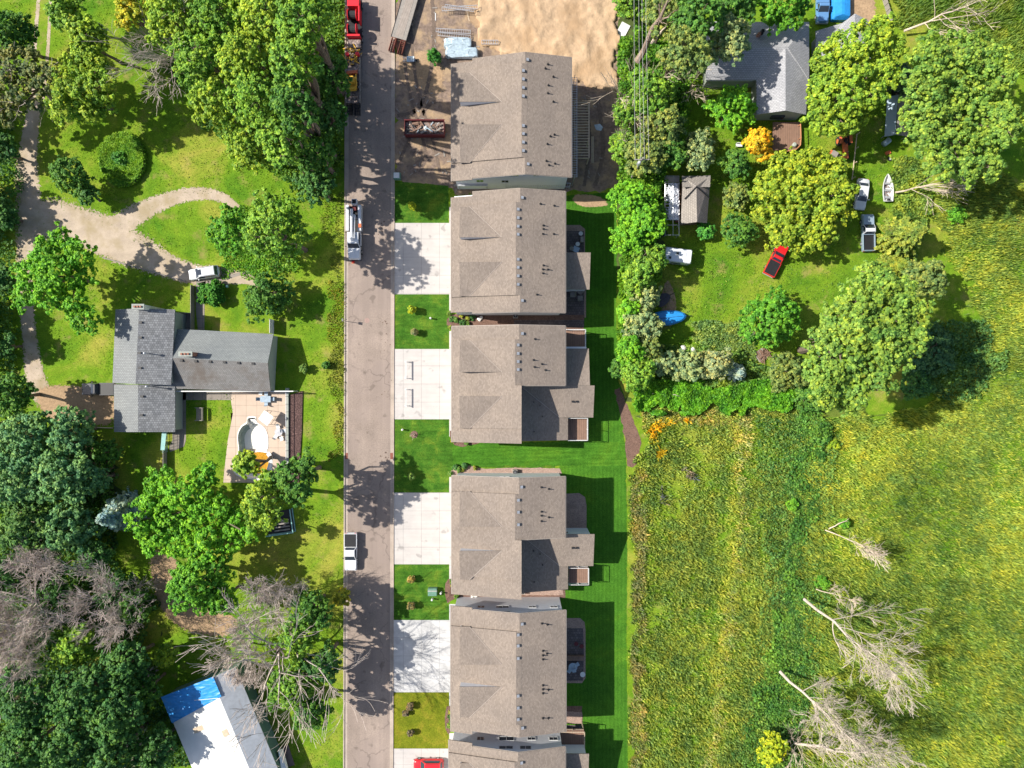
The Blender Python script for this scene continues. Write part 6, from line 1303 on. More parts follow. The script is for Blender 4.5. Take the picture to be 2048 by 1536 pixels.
# ================================================= VEGETATION
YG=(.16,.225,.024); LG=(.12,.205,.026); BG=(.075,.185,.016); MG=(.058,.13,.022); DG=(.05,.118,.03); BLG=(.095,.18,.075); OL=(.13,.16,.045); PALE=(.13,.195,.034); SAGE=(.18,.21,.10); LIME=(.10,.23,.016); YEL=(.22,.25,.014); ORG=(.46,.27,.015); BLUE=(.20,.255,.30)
g1='trees of the tall wood left of the road'
T=[ # cx,cy,r,h,col,label
(128,22,42,10,LG,'mid green tree at the top edge beside the wheel tracks'),
(178,72,38,11,YG,'yellow-green tree top below the one at the top edge'),
(262,22,36,12,(.26,.24,.02),'small yellow tree with an orange side at the top edge of the wood'),
(20,70,50,10,MG,'shaded green tree at the left edge above the wheel tracks'),
(345,40,66,16,YG,'broad yellow-green crown at the top edge, left end of the tall wood'),
(440,28,66,18,LG,'leafy crown at the top edge, second from the left in the tall wood'),
(535,25,66,20,YG,'light crown at the top edge in the middle of the tall wood'),
(603,40,64,26,LG,'tall crown at the top edge hanging over the drilling rig'),
(400,118,62,17,LG,'green crown right of the grey bare twigs in the tall wood'),
(490,112,66,19,YG,'light crown in the middle of the tall wood, second row'),
(585,125,60,26,LG,'tall crown in the second row of the wood, nearest the trailer'),
(655,150,44,10,MG,'darker low crown beside the equipment trailer'),
(430,205,60,16,YG,'light crown on the left flank of the tall wood'),
(515,205,64,19,LG,'large crown at the heart of the tall wood'),
(590,212,56,24,MG,'mid green crown near the pale leaning trunk in the wood'),
(660,235,40,9,DG,'dark shaded tree between the wood and the road'),
(500,290,54,13,YG,'light crown at the lower edge of the tall wood above the lawn'),
(565,285,56,20,LG,'rounded crown at the lower right of the tall wood'),
(628,300,46,14,MG,'green tree below the dark shaded one by the road'),
(632,372,42,10,DG,'dark green tree at the tip of the wood by the road'),
(470,465,52,12,BG,'bright green tree at the left of the pair below the gravel loop'),
(552,462,70,18,LG,'large bright tree on the right of the pair below the gravel loop'),
(140,352,40,7,MG,'small green tree left of the oval bed'),
(172,390,22,5,DG,'little dark tree just right of the small green one by the oval bed'),
(535,590,54,7,MG,'rounded apple tree on the lawn north of the grey ranch house'),
(213,905,32,5,MG,'small round tree below the ranch house garage'),
(8,300,34,6,DG,'dark tree cut by the left edge above the gravel junction'),
(6,430,30,6,DG,'dark tree cut by the left edge beside the gravel junction'),
(6,560,30,6,DG,'dark tree cut by the left edge beside the bright maple'),
(6,690,32,6,DG,'dark tree cut by the left edge level with the grey ranch house'),
(12,790,44,10,MG,'green tree cut by the left edge just above the dark blue-green wood'),
(-120,200,80,11,DG,'tall tree beyond the left edge, upper one'),
(-120,400,80,11,DG,'tall tree beyond the left edge, middle one'),
(-120,650,80,11,DG,'tall tree beyond the left edge, lower one'),
(60,870,60,10,BLG,'blue-green crown at the upper left of the dark wood'),
(135,862,48,10,BLG,'blue-green crown nearest the earth parking spot'),
(40,960,66,11,BLG,'blue-green crown at the left edge of the dark wood'),
(130,955,62,11,BLG,'large blue-green crown in the middle of the dark wood'),
(190,960,34,8,BLG,'small blue-green crown beside the bare earth path'),
(55,1050,60,11,(.06,.12,.03),'greener crown above the big dead tree'),
(135,1060,56,10,BLG,'blue-green crown right of the greener one above the dead tree'),
(190,1110,34,7,DG,'dark small crown below the silver blue spruce'),
(492,928,26,12,YG,'yellow-green tree top touching the pool'),
(530,1000,62,16,YG,'yellow-green tree beside the teal pen'),
(592,955,50,15,MG,'darker crown between the pool slope and the road'),
(400,1160,66,12,BG,'bright green tree below the spiky bright one'),
(440,1200,34,9,BG,'small bright crown at the lower tip of the bright green pair'),
(155,1290,46,9,LG,'sunlit low tree among the dark woods below the dead tree'),
(60,1400,66,14,DG,'dark tree at the left edge of the lower woods'),
(155,1390,62,14,DG,'dark tree in the middle of the lower woods'),
(235,1420,56,13,DG,'dark tree near the white metal building'),
(250,1330,50,11,DG,'dark tree by the pale scrap boards'),
(290,1380,34,8,MG,'small green tree at the upper left corner of the white metal building'),
(50,1500,62,14,DG,'dark tree in the bottom left corner'),
(140,1490,60,14,DG,'dark tree at the bottom edge, second from the left corner'),
(225,1510,58,13,DG,'dark tree at the bottom edge, third from the left corner'),
(310,1500,46,10,DG,'dark tree against the west wall of the white metal building'),
(230,1190,44,6,DG,'dark tree beneath the grey bare crown'),(270,1210,34,7,MG,'small shaded tree right of the grey bare crown'),
(20,1150,50,6,DG,'dark tree beneath the big dead tree at the left edge'),(110,1210,50,6,DG,'dark tree showing through the big dead tree'),
(330,1312,26,5,YG,'small yellow-green tree on the grass right of the garden fountain'),
(618,1225,46,11,MG,'upper crown of the trees between the bare tree and the road'),
(600,1275,44,12,LG,'light crown in the row of trees by the road near the white metal building'),
(645,1330,40,11,DG,'dark crown closest to the road above the long grass strip'),
(590,1370,50,12,LG,'large crown above the corner of the white metal building'),
(620,1420,44,10,MG,'lowest crown in the row of trees by the road'),
(682,1195,18,3,(.26,.24,.03),'small golden sapling at the edge of the road'),
(1262,5,40,6,LG,'leafy crown at the top of the hedge right of the sand'),
(1330,40,52,11,OL,'olive crown left of the big leaning trunk'),
(1400,30,56,17,MG,'broad mid green crown right of the big leaning trunk'),
(1370,105,56,17,OL,'olive green crown below the big leaning trunk'),
(1460,80,46,13,SAGE,'pale sage crown spreading over the corner of the grey house'),
(1475,15,46,12,MG,'green crown on the top edge behind the grey house'),
(1567,12,56,11,BG,'bright green crown at the top edge above the grey house'),
(1300,190,52,10,LG,'vine covered crown below the forked trunk'),
(1330,250,44,10,OL,'olive crown between two dead treetops in the hedge'),
(1255,225,32,7,LG,'light green crown beside the shaded lot'),
(1290,310,46,9,OL,'yellow-olive crown around the lower dead treetop'),
(1245,290,30,7,LG,'narrow crown jutting over the shaded lot'),
(1340,300,40,7,MG,'mid green crown right of the utility pole'),
(1262,395,40,8,LIME,'bright green crown right below the utility pole'),
(1290,440,46,9,LIME,'large bright green crown beside the frame shelter'),
(1255,480,38,8,LIME,'bright green crown bulging towards the mown lawn'),
(1300,520,36,8,LG,'light green crown left of the white camper'),
(1275,560,34,7,LG,'green crown below the camper in the hedge'),
(1290,595,38,6,SAGE,'pale sage willow in the hedge by the dark covered boat'),
(1255,625,26,6,LIME,'bright small crown at the hedge left of the blue tarped boat'),
(1285,650,40,7,SAGE,'grey-green tree at the stern of the blue tarped boat'),
(1262,700,34,7,LIME,'bright green crown in the hedge below the blue tarped boat'),
(1275,745,38,7,LG,'light green crown near the lower end of the hedge'),
(1300,700,30,6,OL,'olive crown right of the bright hedge crowns'),
(1235,740,20,4,MG,'small bush-like crown leaning over the mown lawn'),
(1395,305,40,7,SAGE,'pale pear tree above the tan garden shed'),
(1472,328,32,6,MG,'dark green small tree below the white bench'),
(1517,287,35,6,ORG,'golden orange tree beside the brown deck'),
(1466,212,48,8,LIME,'lime green tree in the inner corner of the grey house'),
(1472,392,30,4,OL,'olive bush right of the tan garden shed'),
(1475,462,35,6,MG,'grey-green small tree right of the shed'),
(1410,462,19,2.5,(.05,.17,.03),'small bright green tree at the foot of the shed'),
(1542,642,64,9,BG,'round dense bright green tree on the right yard'),
(1326,725,30,5,SAGE,'first of the three pale olive trees, the one nearest the hedge'),
(1372,732,34,5,SAGE,'middle one of the three pale olive trees'),
(1430,730,40,6,(.20,.21,.11),'palest olive tree, the right one of the three'),
(1850,555,44,9,OL,'yellow-olive crown behind the big pale tree'),
(1945,115,34,5,OL,'loose olive bush tree standing in the tall grass at the upper right'),
(1880,150,40,8,PALE,'crown at the upper tip of the big right-hand tree'),
(1545,1500,34,5,YEL,'bright yellow-green tree at the bottom edge by the dead trees'),
(1575,745,44,6,OL,'olive thicket tree left of the big pale tree'),
(1620,790,34,5,MG,'low green tree at the foot of the big pale tree'),
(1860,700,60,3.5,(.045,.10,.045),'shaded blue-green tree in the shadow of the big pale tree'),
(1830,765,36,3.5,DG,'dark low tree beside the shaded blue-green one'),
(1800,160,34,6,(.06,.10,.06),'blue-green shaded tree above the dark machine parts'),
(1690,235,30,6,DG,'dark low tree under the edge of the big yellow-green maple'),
]
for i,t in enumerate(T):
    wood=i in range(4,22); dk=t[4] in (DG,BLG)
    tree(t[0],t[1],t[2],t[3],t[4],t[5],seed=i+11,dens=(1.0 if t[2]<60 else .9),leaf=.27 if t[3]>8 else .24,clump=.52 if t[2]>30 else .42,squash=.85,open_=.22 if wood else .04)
# trees with a shape of their own
tree(165,180,72,12,YG,'leaning yellow-green tree whose bare trunk shows over the lawn',lobes=[(165,60,0.1),(175,90,28),(160,130,32),(190,130,26),(150,175,36),(195,175,34),(130,215,30),(175,220,32),(215,200,22)][1:],seed=301)
tree(42,165,60,11,(.12,.13,.05),'brownish olive tree over the gravel track at the left edge',lobes=[(10,140,34),(50,130,34),(85,150,28),(20,185,34),(60,190,34),(15,225,26)],seed=302,open_=.25,leaf=.3)
tree(110,545,80,13,LIME,'bright green spreading maple left of the gravel junction',lobes=[(125,480,26),(95,510,30),(155,505,28),(65,545,30),(110,545,36),(155,550,32),(55,580,26),(95,590,30),(145,600,32),(170,640,26),(45,605,18)],seed=303)
tree(375,1030,120,14,LIME,'spiky bright green tree with long sprays, right of the blue spruce',lobes=[(320,965,26),(355,985,28),(410,955,26),(395,990,32),(300,1005,26),(275,1040,20),(340,1030,36),(385,1040,36),(430,1010,30),(465,1040,28),(310,1070,26),(360,1085,32),(415,1085,32),(455,1085,28),(290,1065,16),(420,940,14),(335,945,12),(500,1070,16),(300,1100,14)],seed=304,clump=.62)
tree(1705,165,98,14,YG,'huge yellow-green maple covering the garage of the grey house',lobes=[(1760,65,34),(1720,85,36),(1790,95,24),(1680,95,30),(1750,115,38),(1650,125,30),(1700,140,42),(1770,150,30),(1640,175,32),(1690,190,42),(1740,190,32),(1640,225,28),(1680,240,32),(1715,225,24),(1640,255,16)],seed=305,squash=.7)
tree(1605,405,105,9.5,(.18,.225,.022),'large yellow maple in the middle of the right yard',lobes=[(1570,335,32),(1620,325,32),(1665,345,32),(1540,370,32),(1600,380,42),(1655,395,38),(1690,385,20),(1530,415,28),(1575,435,38),(1630,440,38),(1680,430,24),(1560,470,26),(1610,478,30),(1650,470,20)],seed=306,squash=.7)
tree(1900,215,125,17,PALE,'broad pale green tree at the upper right beside the tarped shelter',lobes=[(1860,110,38),(1930,100,36),(1985,110,28),(1850,165,40),(1910,165,44),(1970,170,42),(2010,150,24),(1845,220,40),(1900,230,46),(1960,235,44),(2010,235,32),(1850,275,36),(1905,290,40),(1965,290,38),(2015,260,26),(1880,330,30),(1930,340,30),(1980,335,24),(1820,245,20)],seed=307,squash=.7)
tree(1730,685,130,27,PALE,'biggest pale green tree, casting the long shadow onto the field',lobes=[(1760,570,36),(1800,590,32),(1710,600,38),(1770,630,44),(1820,630,34),(1670,640,32),(1715,660,44),(1780,690,44),(1835,680,24),(1640,680,28),(1680,710,42),(1740,735,42),(1650,760,36),(1700,780,38),(1760,760,28),(1650,800,22),(1690,815,18),(1740,545,22),(1625,735,22)],seed=308,squash=.75)
conifer(232,1030,42,9,BLUE,'silver blue spruce beside the spiky bright green tree',needle=.34)
conifer(1815,470,48,9,(.16,.19,.04),'yellowish spruce with long radiating branches right of the grey pickup',needle=.3)
conifer(1790,535,32,6,(.14,.17,.03),'smaller yellowish spruce above the big pale tree')
conifer(1475,745,20,4,BLUE,'small blue spruce right of the pale olive trees')
conifer(560,1395,34,8,MG,'narrow spruce at the left flank of the roadside trees')
# clipped bushes, beds
shrub(425,587,24,2.4,(.04,.13,.015),'round clipped green bush beside the entry path',name='clipped_bush',cat='bush',round_=True,dens=2.2,leaf=.2,clump=.28)
ov=empty('oval_hedge',G(249,320),0,'large oval clipped bed of ground cover with a dark rim on the lawn','hedge')
rg=np.random.default_rng(5); n=9000; a_=rg.uniform(0,6.283,n); q_=np.sqrt(rg.random(n)); xx=(249+46*q_*np.cos(a_)-1024)/S; yy=(768-(321+55*q_*np.sin(a_)))/S
C=np.stack([xx,yy,np.where(q_>.94,rg.uniform(.05,.85,n),.75+.25*vnoise(xx,yy,.6,4))],1); V=leaf_quads(C,unit(rg.normal(size=(n,3))*.5+np.array([-.1,0,1])),.24*rg.uniform(.6,1.3,n),rg)
o=np_mesh('foliage',V,4,.5+rg.normal(0,.2,n)+(vnoise(xx,yy,2,5)-.5)*.3,M['leaf'],ov); o.color=(.10,.19,.016,1)
MB().prism([((249+44*math.cos(t)-1024)/S,(768-(321+53*math.sin(t)))/S) for t in [i*6.283/40 for i in range(40)]],0,.7).build('soil',MATS['leaf_mould'],ov)
shrub(240,318,17,1.6,(.05,.14,.02),'small dark shrub growing inside the oval bed')
for (x,y,r_,h,c,l) in ((824,411,6,1.8,YEL,'yellow sapling on the topmost front lawn'),(823.5,619,7,1.9,YEL,'yellow-green sapling on the second front lawn, upper one'),(829,664,6,1.6,(.16,.15,.07),'brownish sapling on the second front lawn, lower one'),(823,953,6,1.8,(.09,.14,.03),'green sapling at the foot of the wide side lawn'),
  (822,1159,6,1.5,(.22,.17,.06),'tan sapling on the lawn above the green utility box'),(822,1211,6,1.5,(.17,.14,.07),'brown sapling on the lawn below the green utility box'),(820,1414,6,1.3,(.12,.09,.06),'purplish sapling at the top of the yellowed lawn'),(811,1427,5,1.1,(.13,.09,.06),'small purplish sapling left on the yellowed lawn'),(821,1466,5,1.3,(.12,.09,.06),'purplish sapling at the bottom of the yellowed lawn'),
  (607,738,8,1.6,(.10,.16,.04),'young shrub beside the shadow of the ranch house'),(652,730,7,1.4,MG,'little dark shrub on the grass strip west of the road'),(868,112,13,3.2,(.03,.12,.02),'deep green young tree on the building lot beside the soil heap'),(1690,1047,9,1.5,BG,'bright green bush at the foot of a leaning dead trunk in the field'),
  (1645,1165,14,1.5,BG,'bright bush beside the upper fallen dead tree'),(1586,1010,12,1.5,BG,'bright green bush left in the field'),(1640,870,24,2.0,MG,'dark spreading bush in the field below the big pale tree'),(1915,430,18,2,BG,'green bush in the field right of the yellowish spruce'),(2000,1480,9,1.0,YEL,'yellow bush in the field at the lower right'),(1668,888,10,1.2,YEL,'yellow tuft right of the dark field bush')):
    shrub(x,y,r_,h,c,l,leaf=.2,name='sapling' if 'sapling' in l else 'shrub',cat='sapling' if 'sapling' in l else 'shrub')
tag(MB().tube(G(828.5,869,.02),G(828.5,869,.1),.6,.5,16).build('mulch_ring',M['mulch']),'bare mulch ring with a dead stick on the wide side lawn','mulch ring'); 
bare_tree(828.5,869,1.6,'tiny dead sapling in its mulch ring','dead',depth=2,n_main=4,minr=.02)
bd=[(899,626),(904,638),(923,632),(935,637),(912,641),(944,633),(925,645),(900,655),(934,647),(912,1176),(913,1192),(905,1163),(906,1172),(901,928+20),(911,935),(929,932),(925,939),(918,940),(950,936),(905,1416),(901,1424),(902,1434),(903,1444),(899,1452),(914,1450),(933,885),(905,893-12)]
places=[(0,700,'below the second townhouse'),(700,1000,'beside the wide side lawn'),(1000,1300,'above the black patio house'),(1300,1600,'above the lowest townhouse')]
ords=['first','second','third','fourth','fifth','sixth','seventh','eighth','ninth','tenth']
for lo,hi,wh in places:
    for i,(x,y) in enumerate(sorted([q for q in bd if lo<q[1]<=hi])):
        cn,c=[('green',(.09,.15,.03)),('yellow-green',(.20,.20,.03)),('dark green',(.05,.11,.03))][i%3]
        shrub(x,y,[4.5,3.5,5.5][i%3],.6+.2*(i%2),c,'%s shrub, %s from the left in the bed %s'%(cn,ords[i],wh),leaf=.16,group='bed shrubs '+wh,round_=True,clump=.16)
for (x,y,l) in ((959,640,'pale boulder cluster in the bed below the second townhouse'),(948,1192,'white boulder in the bed by the pale north wall'),(938,1453,'white boulder at the corner above the lowest townhouse')):
    rg=np.random.default_rng(int(x)); mb=MB(); 
    for k in range(4): mb.ball(G(x+rg.normal(0,2.5),y+rg.normal(0,2.5),.15),.28,7,5,.22)
    mb.v=[(v[0]+rg.normal(0,.03),v[1]+rg.normal(0,.03),v[2]) for v in mb.v]; tag(mb.build('boulders',M['stone']),l,'boulder')
# hedge belt and thickets: one mass of undergrowth
def thicket(name,poly,n,h,col,label,seed,leaf=.3,holes=(),cat='undergrowth',bump_=.5):
    rg=np.random.default_rng(seed); xs=[p[0] for p in poly]; ys=[p[1] for p in poly]; x=rg.uniform(min(xs),max(xs),n); y=rg.uniform(min(ys),max(ys),n); wx,wy=warp(x,y,1.0); k=in_poly(wx,wy,poly)
    for h_ in holes: k&=~in_poly(x,y,h_)
    gx=(x[k]-1024)/S; gy=(768-y[k])/S; hh=h*(1-bump_+2*bump_*vnoise(gx,gy,1.6,seed))*(.5+.8*vnoise(gx,gy,4.5,seed+2)); m_=len(gx); z=hh*np.clip(rg.beta(3,1,m_),.1,1)
    C=np.stack([gx,gy,z],1); N=unit(rg.normal(size=(m_,3))*.7+np.array([0,0,.9])); T=.5+(vnoise(gx,gy,2.2,seed+3)-.5)*.5+(vnoise(gx,gy,.7,seed+4)-.5)*.4+rg.normal(0,.2,m_)
    o=np_mesh(name,leaf_quads(C,N,leaf*rg.uniform(.6,1.4,m_),rg),4,T,M['leaf']); o.color=(*col,1); return tag(o,label,cat,None,'stuff')
thicket('hedge_undergrowth',[(1236,-60),(1330,-60),(1390,60),(1400,150),(1350,260),(1330,340),(1322,480),(1318,560),(1305,640),(1310,700),(1320,770),(1262,800),(1240,760),(1234,640),(1236,420),(1238,200),(1232,60)],60000,2.2,(.08,.17,.015),'bright leafy undergrowth filling the hedge belt right of the lawn',21,holes=[[(1228,36),(1264,36),(1264,90),(1228,90)]])
thicket('thicket',[(1262,770),(1330,760),(1440,770),(1560,760),(1610,790),(1580,822),(1420,812),(1300,822),(1262,830)],26000,1.6,(.07,.18,.012),'bright green thicket along the lower edge of the right yard',22)
thicket('undergrowth',[(1330,770),(1300,690),(1440,690),(1500,720),(1600,740),(1600,770),(1440,775)],7000,.9,(.09,.15,.03),'scrubby undergrowth around the pale olive trees',23)
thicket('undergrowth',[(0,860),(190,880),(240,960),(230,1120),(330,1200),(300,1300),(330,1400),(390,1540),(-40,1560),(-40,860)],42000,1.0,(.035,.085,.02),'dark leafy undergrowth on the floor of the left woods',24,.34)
thicket('undergrowth',[(290,-40),(690,-40),(690,300),(672,400),(600,390),(500,320),(430,280),(380,200),(330,120)],30000,1.2,(.06,.12,.018),'leafy undergrowth beneath the tall wood left of the road',25,.34)
thicket('undergrowth',[(1590,820),(1620,800),(1660,870),(1640,1000),(1600,1130),(1620,1300),(1600,1540),(1480,1560),(1500,1400),(1560,1200),(1570,1000)],46000,.85,(.065,.14,.024),'green leafy growth between the meadow and the open field',26,.26)
thicket('undergrowth',[(1780,300),(1830,330),(1860,400),(1820,520),(1790,540),(1775,440),(1790,400),(1780,340)],9000,1.2,(.11,.16,.03),'scrub between the white boat and the field',27)
thicket('weeds',[(480,400),(600,400),(600,540),(520,560),(450,540),(430,500),(440,440)],7000,.4,(.07,.16,.015),'leafy weeds inside the gravel loop',28,.22)
# tall grass of the open field and the meadow
fieldp=[(1600,830),(1740,835),(1860,800),(1960,700),(1930,560),(1850,430),(1900,330),(2040,360),(2180,300),(2180,1640),(1560,1640),(1570,1400),(1600,1250),(1590,1130),(1600,1000)]
upp=[(1770,-60),(2180,-60),(2180,320),(1980,90),(1800,60)]
def ft(x,y): return (vnoise(x/60+7,y/60,1.7,90)-.5)*.45+(vnoise(x/14+7,y/14,1.7,91)-.5)*.2-.13*np.clip((y-880)/300,0,1)*np.clip((1990-x)/250,0,1)
grass('field_grass',[fieldp],430000,.4,.85,.125,(.162,.198,.036),'tall wind-combed yellow-green grass of the open field',(.42,-.22),31,trs=ft,clumpy=.75,tvar=.24)
grass('field_grass',[upp],40000,.5,1.0,.16,(.12,.16,.028),'tall grass at the upper right around the fallen dead tree',(.35,.25),32)
def mt(x,y):
    a=np.exp(-((x-(1480-.09*(y-880)))/14)**2)*.45*(y>850); b=np.exp(-((x-1278)/14)**2)*.3; c=np.exp(-((y-(842-.05*(x-1280)))/9)**2)*.35*(x<1480); return a+b+c
meadow=[(1254,936),(1282,925),(1284,850),(1262,828),(1420,812),(1610,818),(1610,1000),(1590,1200),(1550,1400),(1520,1640),(1262,1640)]
grass('meadow_grass',[meadow],190000,.3,.75,.16,(.145,.185,.045),'rough weedy meadow between the mown lawn and the field',(.2,-.1),33,trs=mt,clumpy=.9,tvar=.24)
strw=lambda c:None
grass('dry_grass',[[(1260,940),(1285,940),(1290,1100),(1282,1300),(1290,1560),(1262,1560)]],11000,.5,.9,.15,(.27,.225,.10),'straw coloured dry stems along the edge of the mown lawn',(.2,0),34,cat='dry grass')
grass('dry_grass',[[(1465,850),(1490,845),(1500,900),(1494,1000),(1482,1180),(1466,1300),(1448,1450),(1425,1560),(1400,1560),(1432,1400),(1452,1250),(1464,1100),(1474,960)]],13000,.4,.8,.14,(.31,.27,.11),'straw coloured strip winding down the meadow',(.25,-.1),35,cat='dry grass')
grass('dry_grass',[[(1270,836),(1300,826),(1400,820),(1490,826),(1500,850),(1400,838),(1300,845),(1280,875)]],5000,.4,.8,.14,(.32,.26,.10),'straw coloured grass along the top of the meadow',(.2,0),36,cat='dry grass')
grass('wildflowers',[[(1290,868),(1300,845),(1325,835),(1345,838),(1325,858),(1300,880),(1288,890)],[(1312,900),(1326,900),(1322,918),(1312,912)],[(1355,832),(1380,830),(1378,842),(1358,842)],[(1455,858),(1463,855),(1462,872),(1456,872)]],900,.7,1.0,.2,(.50,.30,.02),'patches of orange-yellow wildflowers at the top of the meadow',(.1,0),37,cat='wildflowers',tvar=.08,clumpy=.2)
grass('wildflowers',[[(1300,985),(1325,965),(1330,1000),(1310,1010)],[(1360,935),(1390,930),(1385,960)]],260,.7,.9,.16,(.17,.14,.15),'greyish purple wildflowers in the meadow',(.1,0),38,cat='wildflowers',clumpy=.2)
# rough lawns: short tufts that catch the light
yardL=[(-40,-40),(690,-40),(688,1560),(400,1560),(330,1200),(240,1130),(240,880),(0,850),(-40,500)]
holesL=[[(60,-40),(110,-40),(100,200),(100,380),(230,430),(330,385),(470,390),(480,420),(380,410),(270,460),(260,480),(380,530),(520,560),(500,580),(370,570),(190,520),(100,500),(90,700),(240,770),(230,860),(60,850),(30,600),(35,380),(60,200)],[(226,610),(548,610),(548,660),(612,780),(612,970),(445,970),(470,780),(372,784),(372,905),(330,905),(330,868),(226,868)]]
grass('lawn_tufts',[yardL],120000,.05,.16,.16,(.105,.165,.026),'short rough grass tufts of the left yards',(.3,-.1),41,holes=holesL,clumpy=.85,tvar=.16)
yardR=[(1330,340),(1420,200),(1640,240),(1790,60),(1780,340),(1790,540),(1700,560),(1600,700),(1590,760),(1330,760),(1320,560)]
grass('lawn_tufts',[yardR],60000,.05,.18,.17,(.12,.175,.03),'short rough grass tufts of the right yard',(.3,-.1),42,holes=[[(1330,350),(1424,350),(1420,450),(1330,475)]],clumpy=.85,tvar=.16)
thicket('weeds',[(1380,640),(1500,640),(1510,740),(1440,720),(1380,700)],6000,.5,(.12,.17,.05),'pale flowering weeds above the olive trees',29,.2)
# dead and bare trees
bare_tree(105,1185,12,'big pinkish grey dead tree at the left edge over the dark woods',n_main=11,depth=5,reach=1.1,spread=.55,r=.28,minr=.022,seed=3,kids=(3,5))
bare_tree(70,1280,11,'second grey dead tree just below the big pinkish one','deadgrey',n_main=9,depth=5,reach=1.1,spread=.55,r=.22,minr=.022,seed=4,kids=(3,4))
bare_tree(255,1180,9,'rounded grey bare crown right of the big dead tree','deadgrey',n_main=9,depth=5,reach=.8,r=.14,minr=.02,seed=6,spread=.5,kids=(3,4))
bare_tree(585,1270,18,'tall bare tree whose branches reach over the white metal building','deadgrey',n_main=6,depth=4,reach=.5,r=.34,minr=.026,seed=9,spread=.4,kids=(3,4))
bare_tree(570,1180,9,'pale bare tree beside the row of trees by the road','deadgrey',n_main=8,depth=5,reach=.7,r=.15,minr=.02,seed=12,kids=(3,4))
bare_tree(505,1285,7,'grey bare tree left of the tall one near the white metal building','deadgrey',n_main=8,depth=5,reach=.9,r=.13,minr=.02,seed=15,kids=(3,4))
bare_tree(100,190,11,'thin bare twigs beside the brownish olive tree','deadgrey',n_main=6,depth=3,reach=.7,r=.12,minr=.022,seed=16)
bare_tree(400,150,12,'grey bare twigs showing in the left flank of the tall wood','deadgrey',n_main=7,depth=4,reach=.6,r=.14,minr=.022,seed=18)
bare_tree(1265,215,9,'upper star shaped dead treetop in the hedge','dead',n_main=13,depth=3,reach=.9,r=.14,minr=.022,seed=21,spread=.3)
bare_tree(1265,285,8,'lower star shaped dead treetop in the hedge','dead',n_main=11,depth=3,reach=.9,r=.12,minr=.02,seed=22,spread=.3)
bare_tree(1378,182,6,'pinkish bare bush left of the grey house','dead',n_main=9,depth=3,reach=.8,r=.08,minr=.018,seed=23)
bare_tree(60,1490,9,'grey bare twigs in the bottom left corner','deadgrey',n_main=5,depth=3,reach=.7,r=.1,minr=.02,seed=24)
bare_tree(315,1480,6,'dry bare bush by the west wall of the white metal building','deadgrey',n_main=7,depth=3,reach=.8,r=.08,minr=.02,seed=25)
bare_tree(1585,1475,6,'round bare bush between the two leaning dead trees','dead',n_main=9,depth=3,reach=.8,r=.08,minr=.018,seed=26)
lt=fallen_tree((1275,122),(1342,-12),3.0,15,'huge leaning tree trunk with one side fork above the hedge','pbark',depth=2,r=.55,nb=5,seed=30,ln=.3)
fallen_tree((1303,85),(1336,50),7,11,'pale side limb forking from the huge leaning trunk','dead',depth=1,r=.28,nb=2,seed=31,ln=.2)
fallen_tree((1808,62),(1960,-2),1.0,5,'bleached dead tree lying on the tall grass at the upper right','dead',seed=33,r=.2,nb=12,spread=.5,ln=.6,minr=.022,kids=(2,3))
fallen_tree((1790,385),(1905,360),1.0,4,'bleached fan shaped dead tree right of the white open boat','dead',seed=34,r=.15,nb=14,spread=.42,ln=.7,minr=.022,kids=(2,3))
fallen_tree((1608,1198),(1795,1352),2.0,13,'bleached dead tree leaning across the field, the largest one','dead2',seed=35,r=.24,nb=24,spread=.62,ln=.38,depth=4,minr=.018,kids=(2,4))
fallen_tree((1560,1343),(1705,1478),2.0,12,'second bleached dead tree leaning over the field','dead2',seed=36,r=.25,nb=22,spread=.65,ln=.38,depth=4,minr=.018,kids=(2,4))
fallen_tree((1590,1487),(1765,1510),2.0,12,'lowest bleached dead tree lying toward the right at the bottom','dead2',seed=37,r=.22,nb=22,spread=.6,ln=.40,depth=4,minr=.018,kids=(2,4))
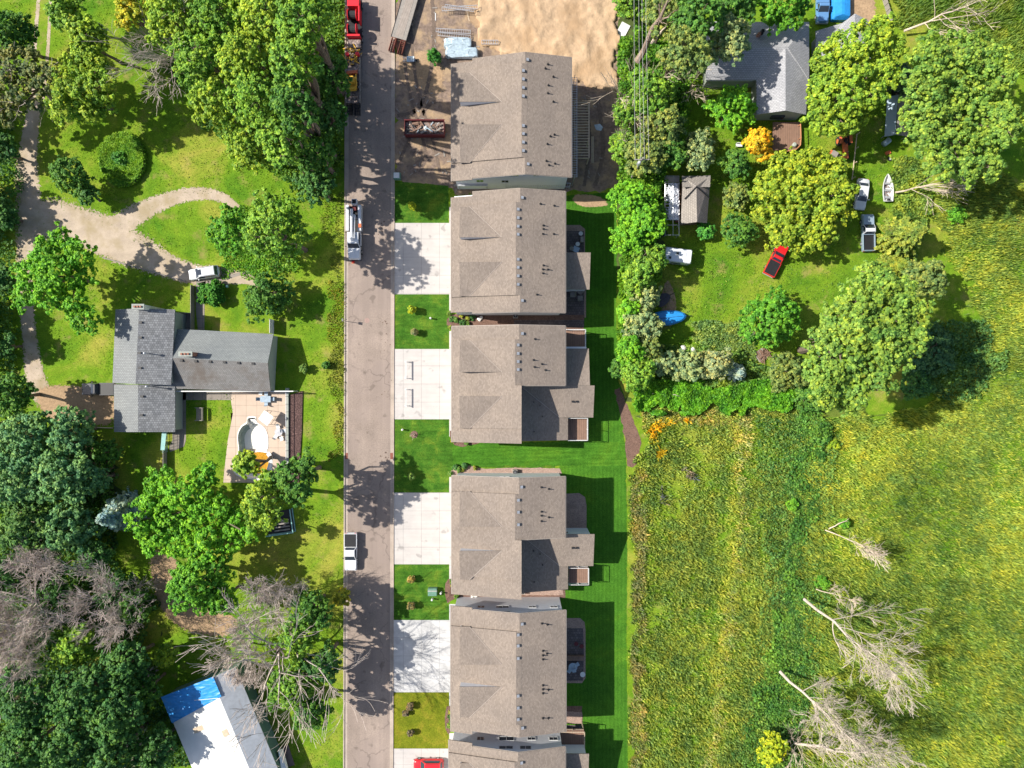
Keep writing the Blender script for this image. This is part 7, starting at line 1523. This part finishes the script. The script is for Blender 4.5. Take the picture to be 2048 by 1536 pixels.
fallen_tree((1650,1060),(1745,1100),.6,5,'small bleached fan shaped dead tree above the leaning ones','dead',seed=38,r=.09,nb=12,spread=.3,ln=.5,minr=.022)
fallen_tree((1657,1058),(1698,1038),.4,3,'short bleached log pointing up right in the field','dead',seed=39,r=.12,nb=3,ln=.2,depth=1)
fallen_tree((1632,1178),(1705,1200),.6,4,'thin bleached branch lying above the largest dead tree','dead',seed=40,r=.08,nb=9,ln=.4,minr=.02)
fallen_tree((268,222),(235,130),1,11,'dark curved trunk of the leaning yellow-green tree',mat='bark',depth=1,r=.3,nb=3,seed=41,ln=.2) if False else None
fallen_tree((1300,787),(1378,792),.4,1.2,'grey branch lying in the thicket below the olive trees','deadgrey',depth=1,r=.1,nb=4,ln=.2,seed=43)
fallen_tree((622,212),(592,160),5,15,'pale leaning trunk showing inside the tall wood','deadgrey',depth=1,r=.3,nb=3,ln=.2,seed=44)

thicket('undergrowth',[(-60,230),(30,230),(38,400),(30,560),(40,700),(60,850),(-60,850)],9000,1.2,(.045,.105,.022),'dark undergrowth along the left edge beside the gravel track',45,.3)
thicket('undergrowth',[(1860,640),(1960,640),(2005,720),(1960,800),(1860,810),(1830,760)],7000,1.0,(.06,.12,.035),'undergrowth in the shadow of the biggest tree at the rim of the field',46,.28)  # leaf colour darkened to deepen the big tree's shadow here
thicket('undergrowth',[(1150,-200),(1240,-40),(1238,-60),(1235,-200)],10,.5,(.06,.12,.035),'x',47) if False else None

grass('dry_grass',[[(652,560),(690,560),(688,930),(664,930),(655,760)]],9000,.1,.35,.14,(.20,.19,.05),'dry brownish weeds along the left kerb of the road',(.2,0),48,cat='dry grass')
grass('dry_grass',[[(640,380),(690,380),(690,560),(668,560),(650,430)]],3500,.1,.35,.14,(.17,.18,.05),'dry weeds on the verge beside the bucket truck',(.2,0),49,cat='dry grass')

thicket('undergrowth',[(1500,840),(1640,830),(1680,900),(1660,1050),(1640,1250),(1620,1400),(1600,1560),(1460,1560),(1500,1350),(1530,1150),(1520,980)],26000,.8,(.085,.15,.035),'mixed scrub blending the meadow into the open field',50,.24)
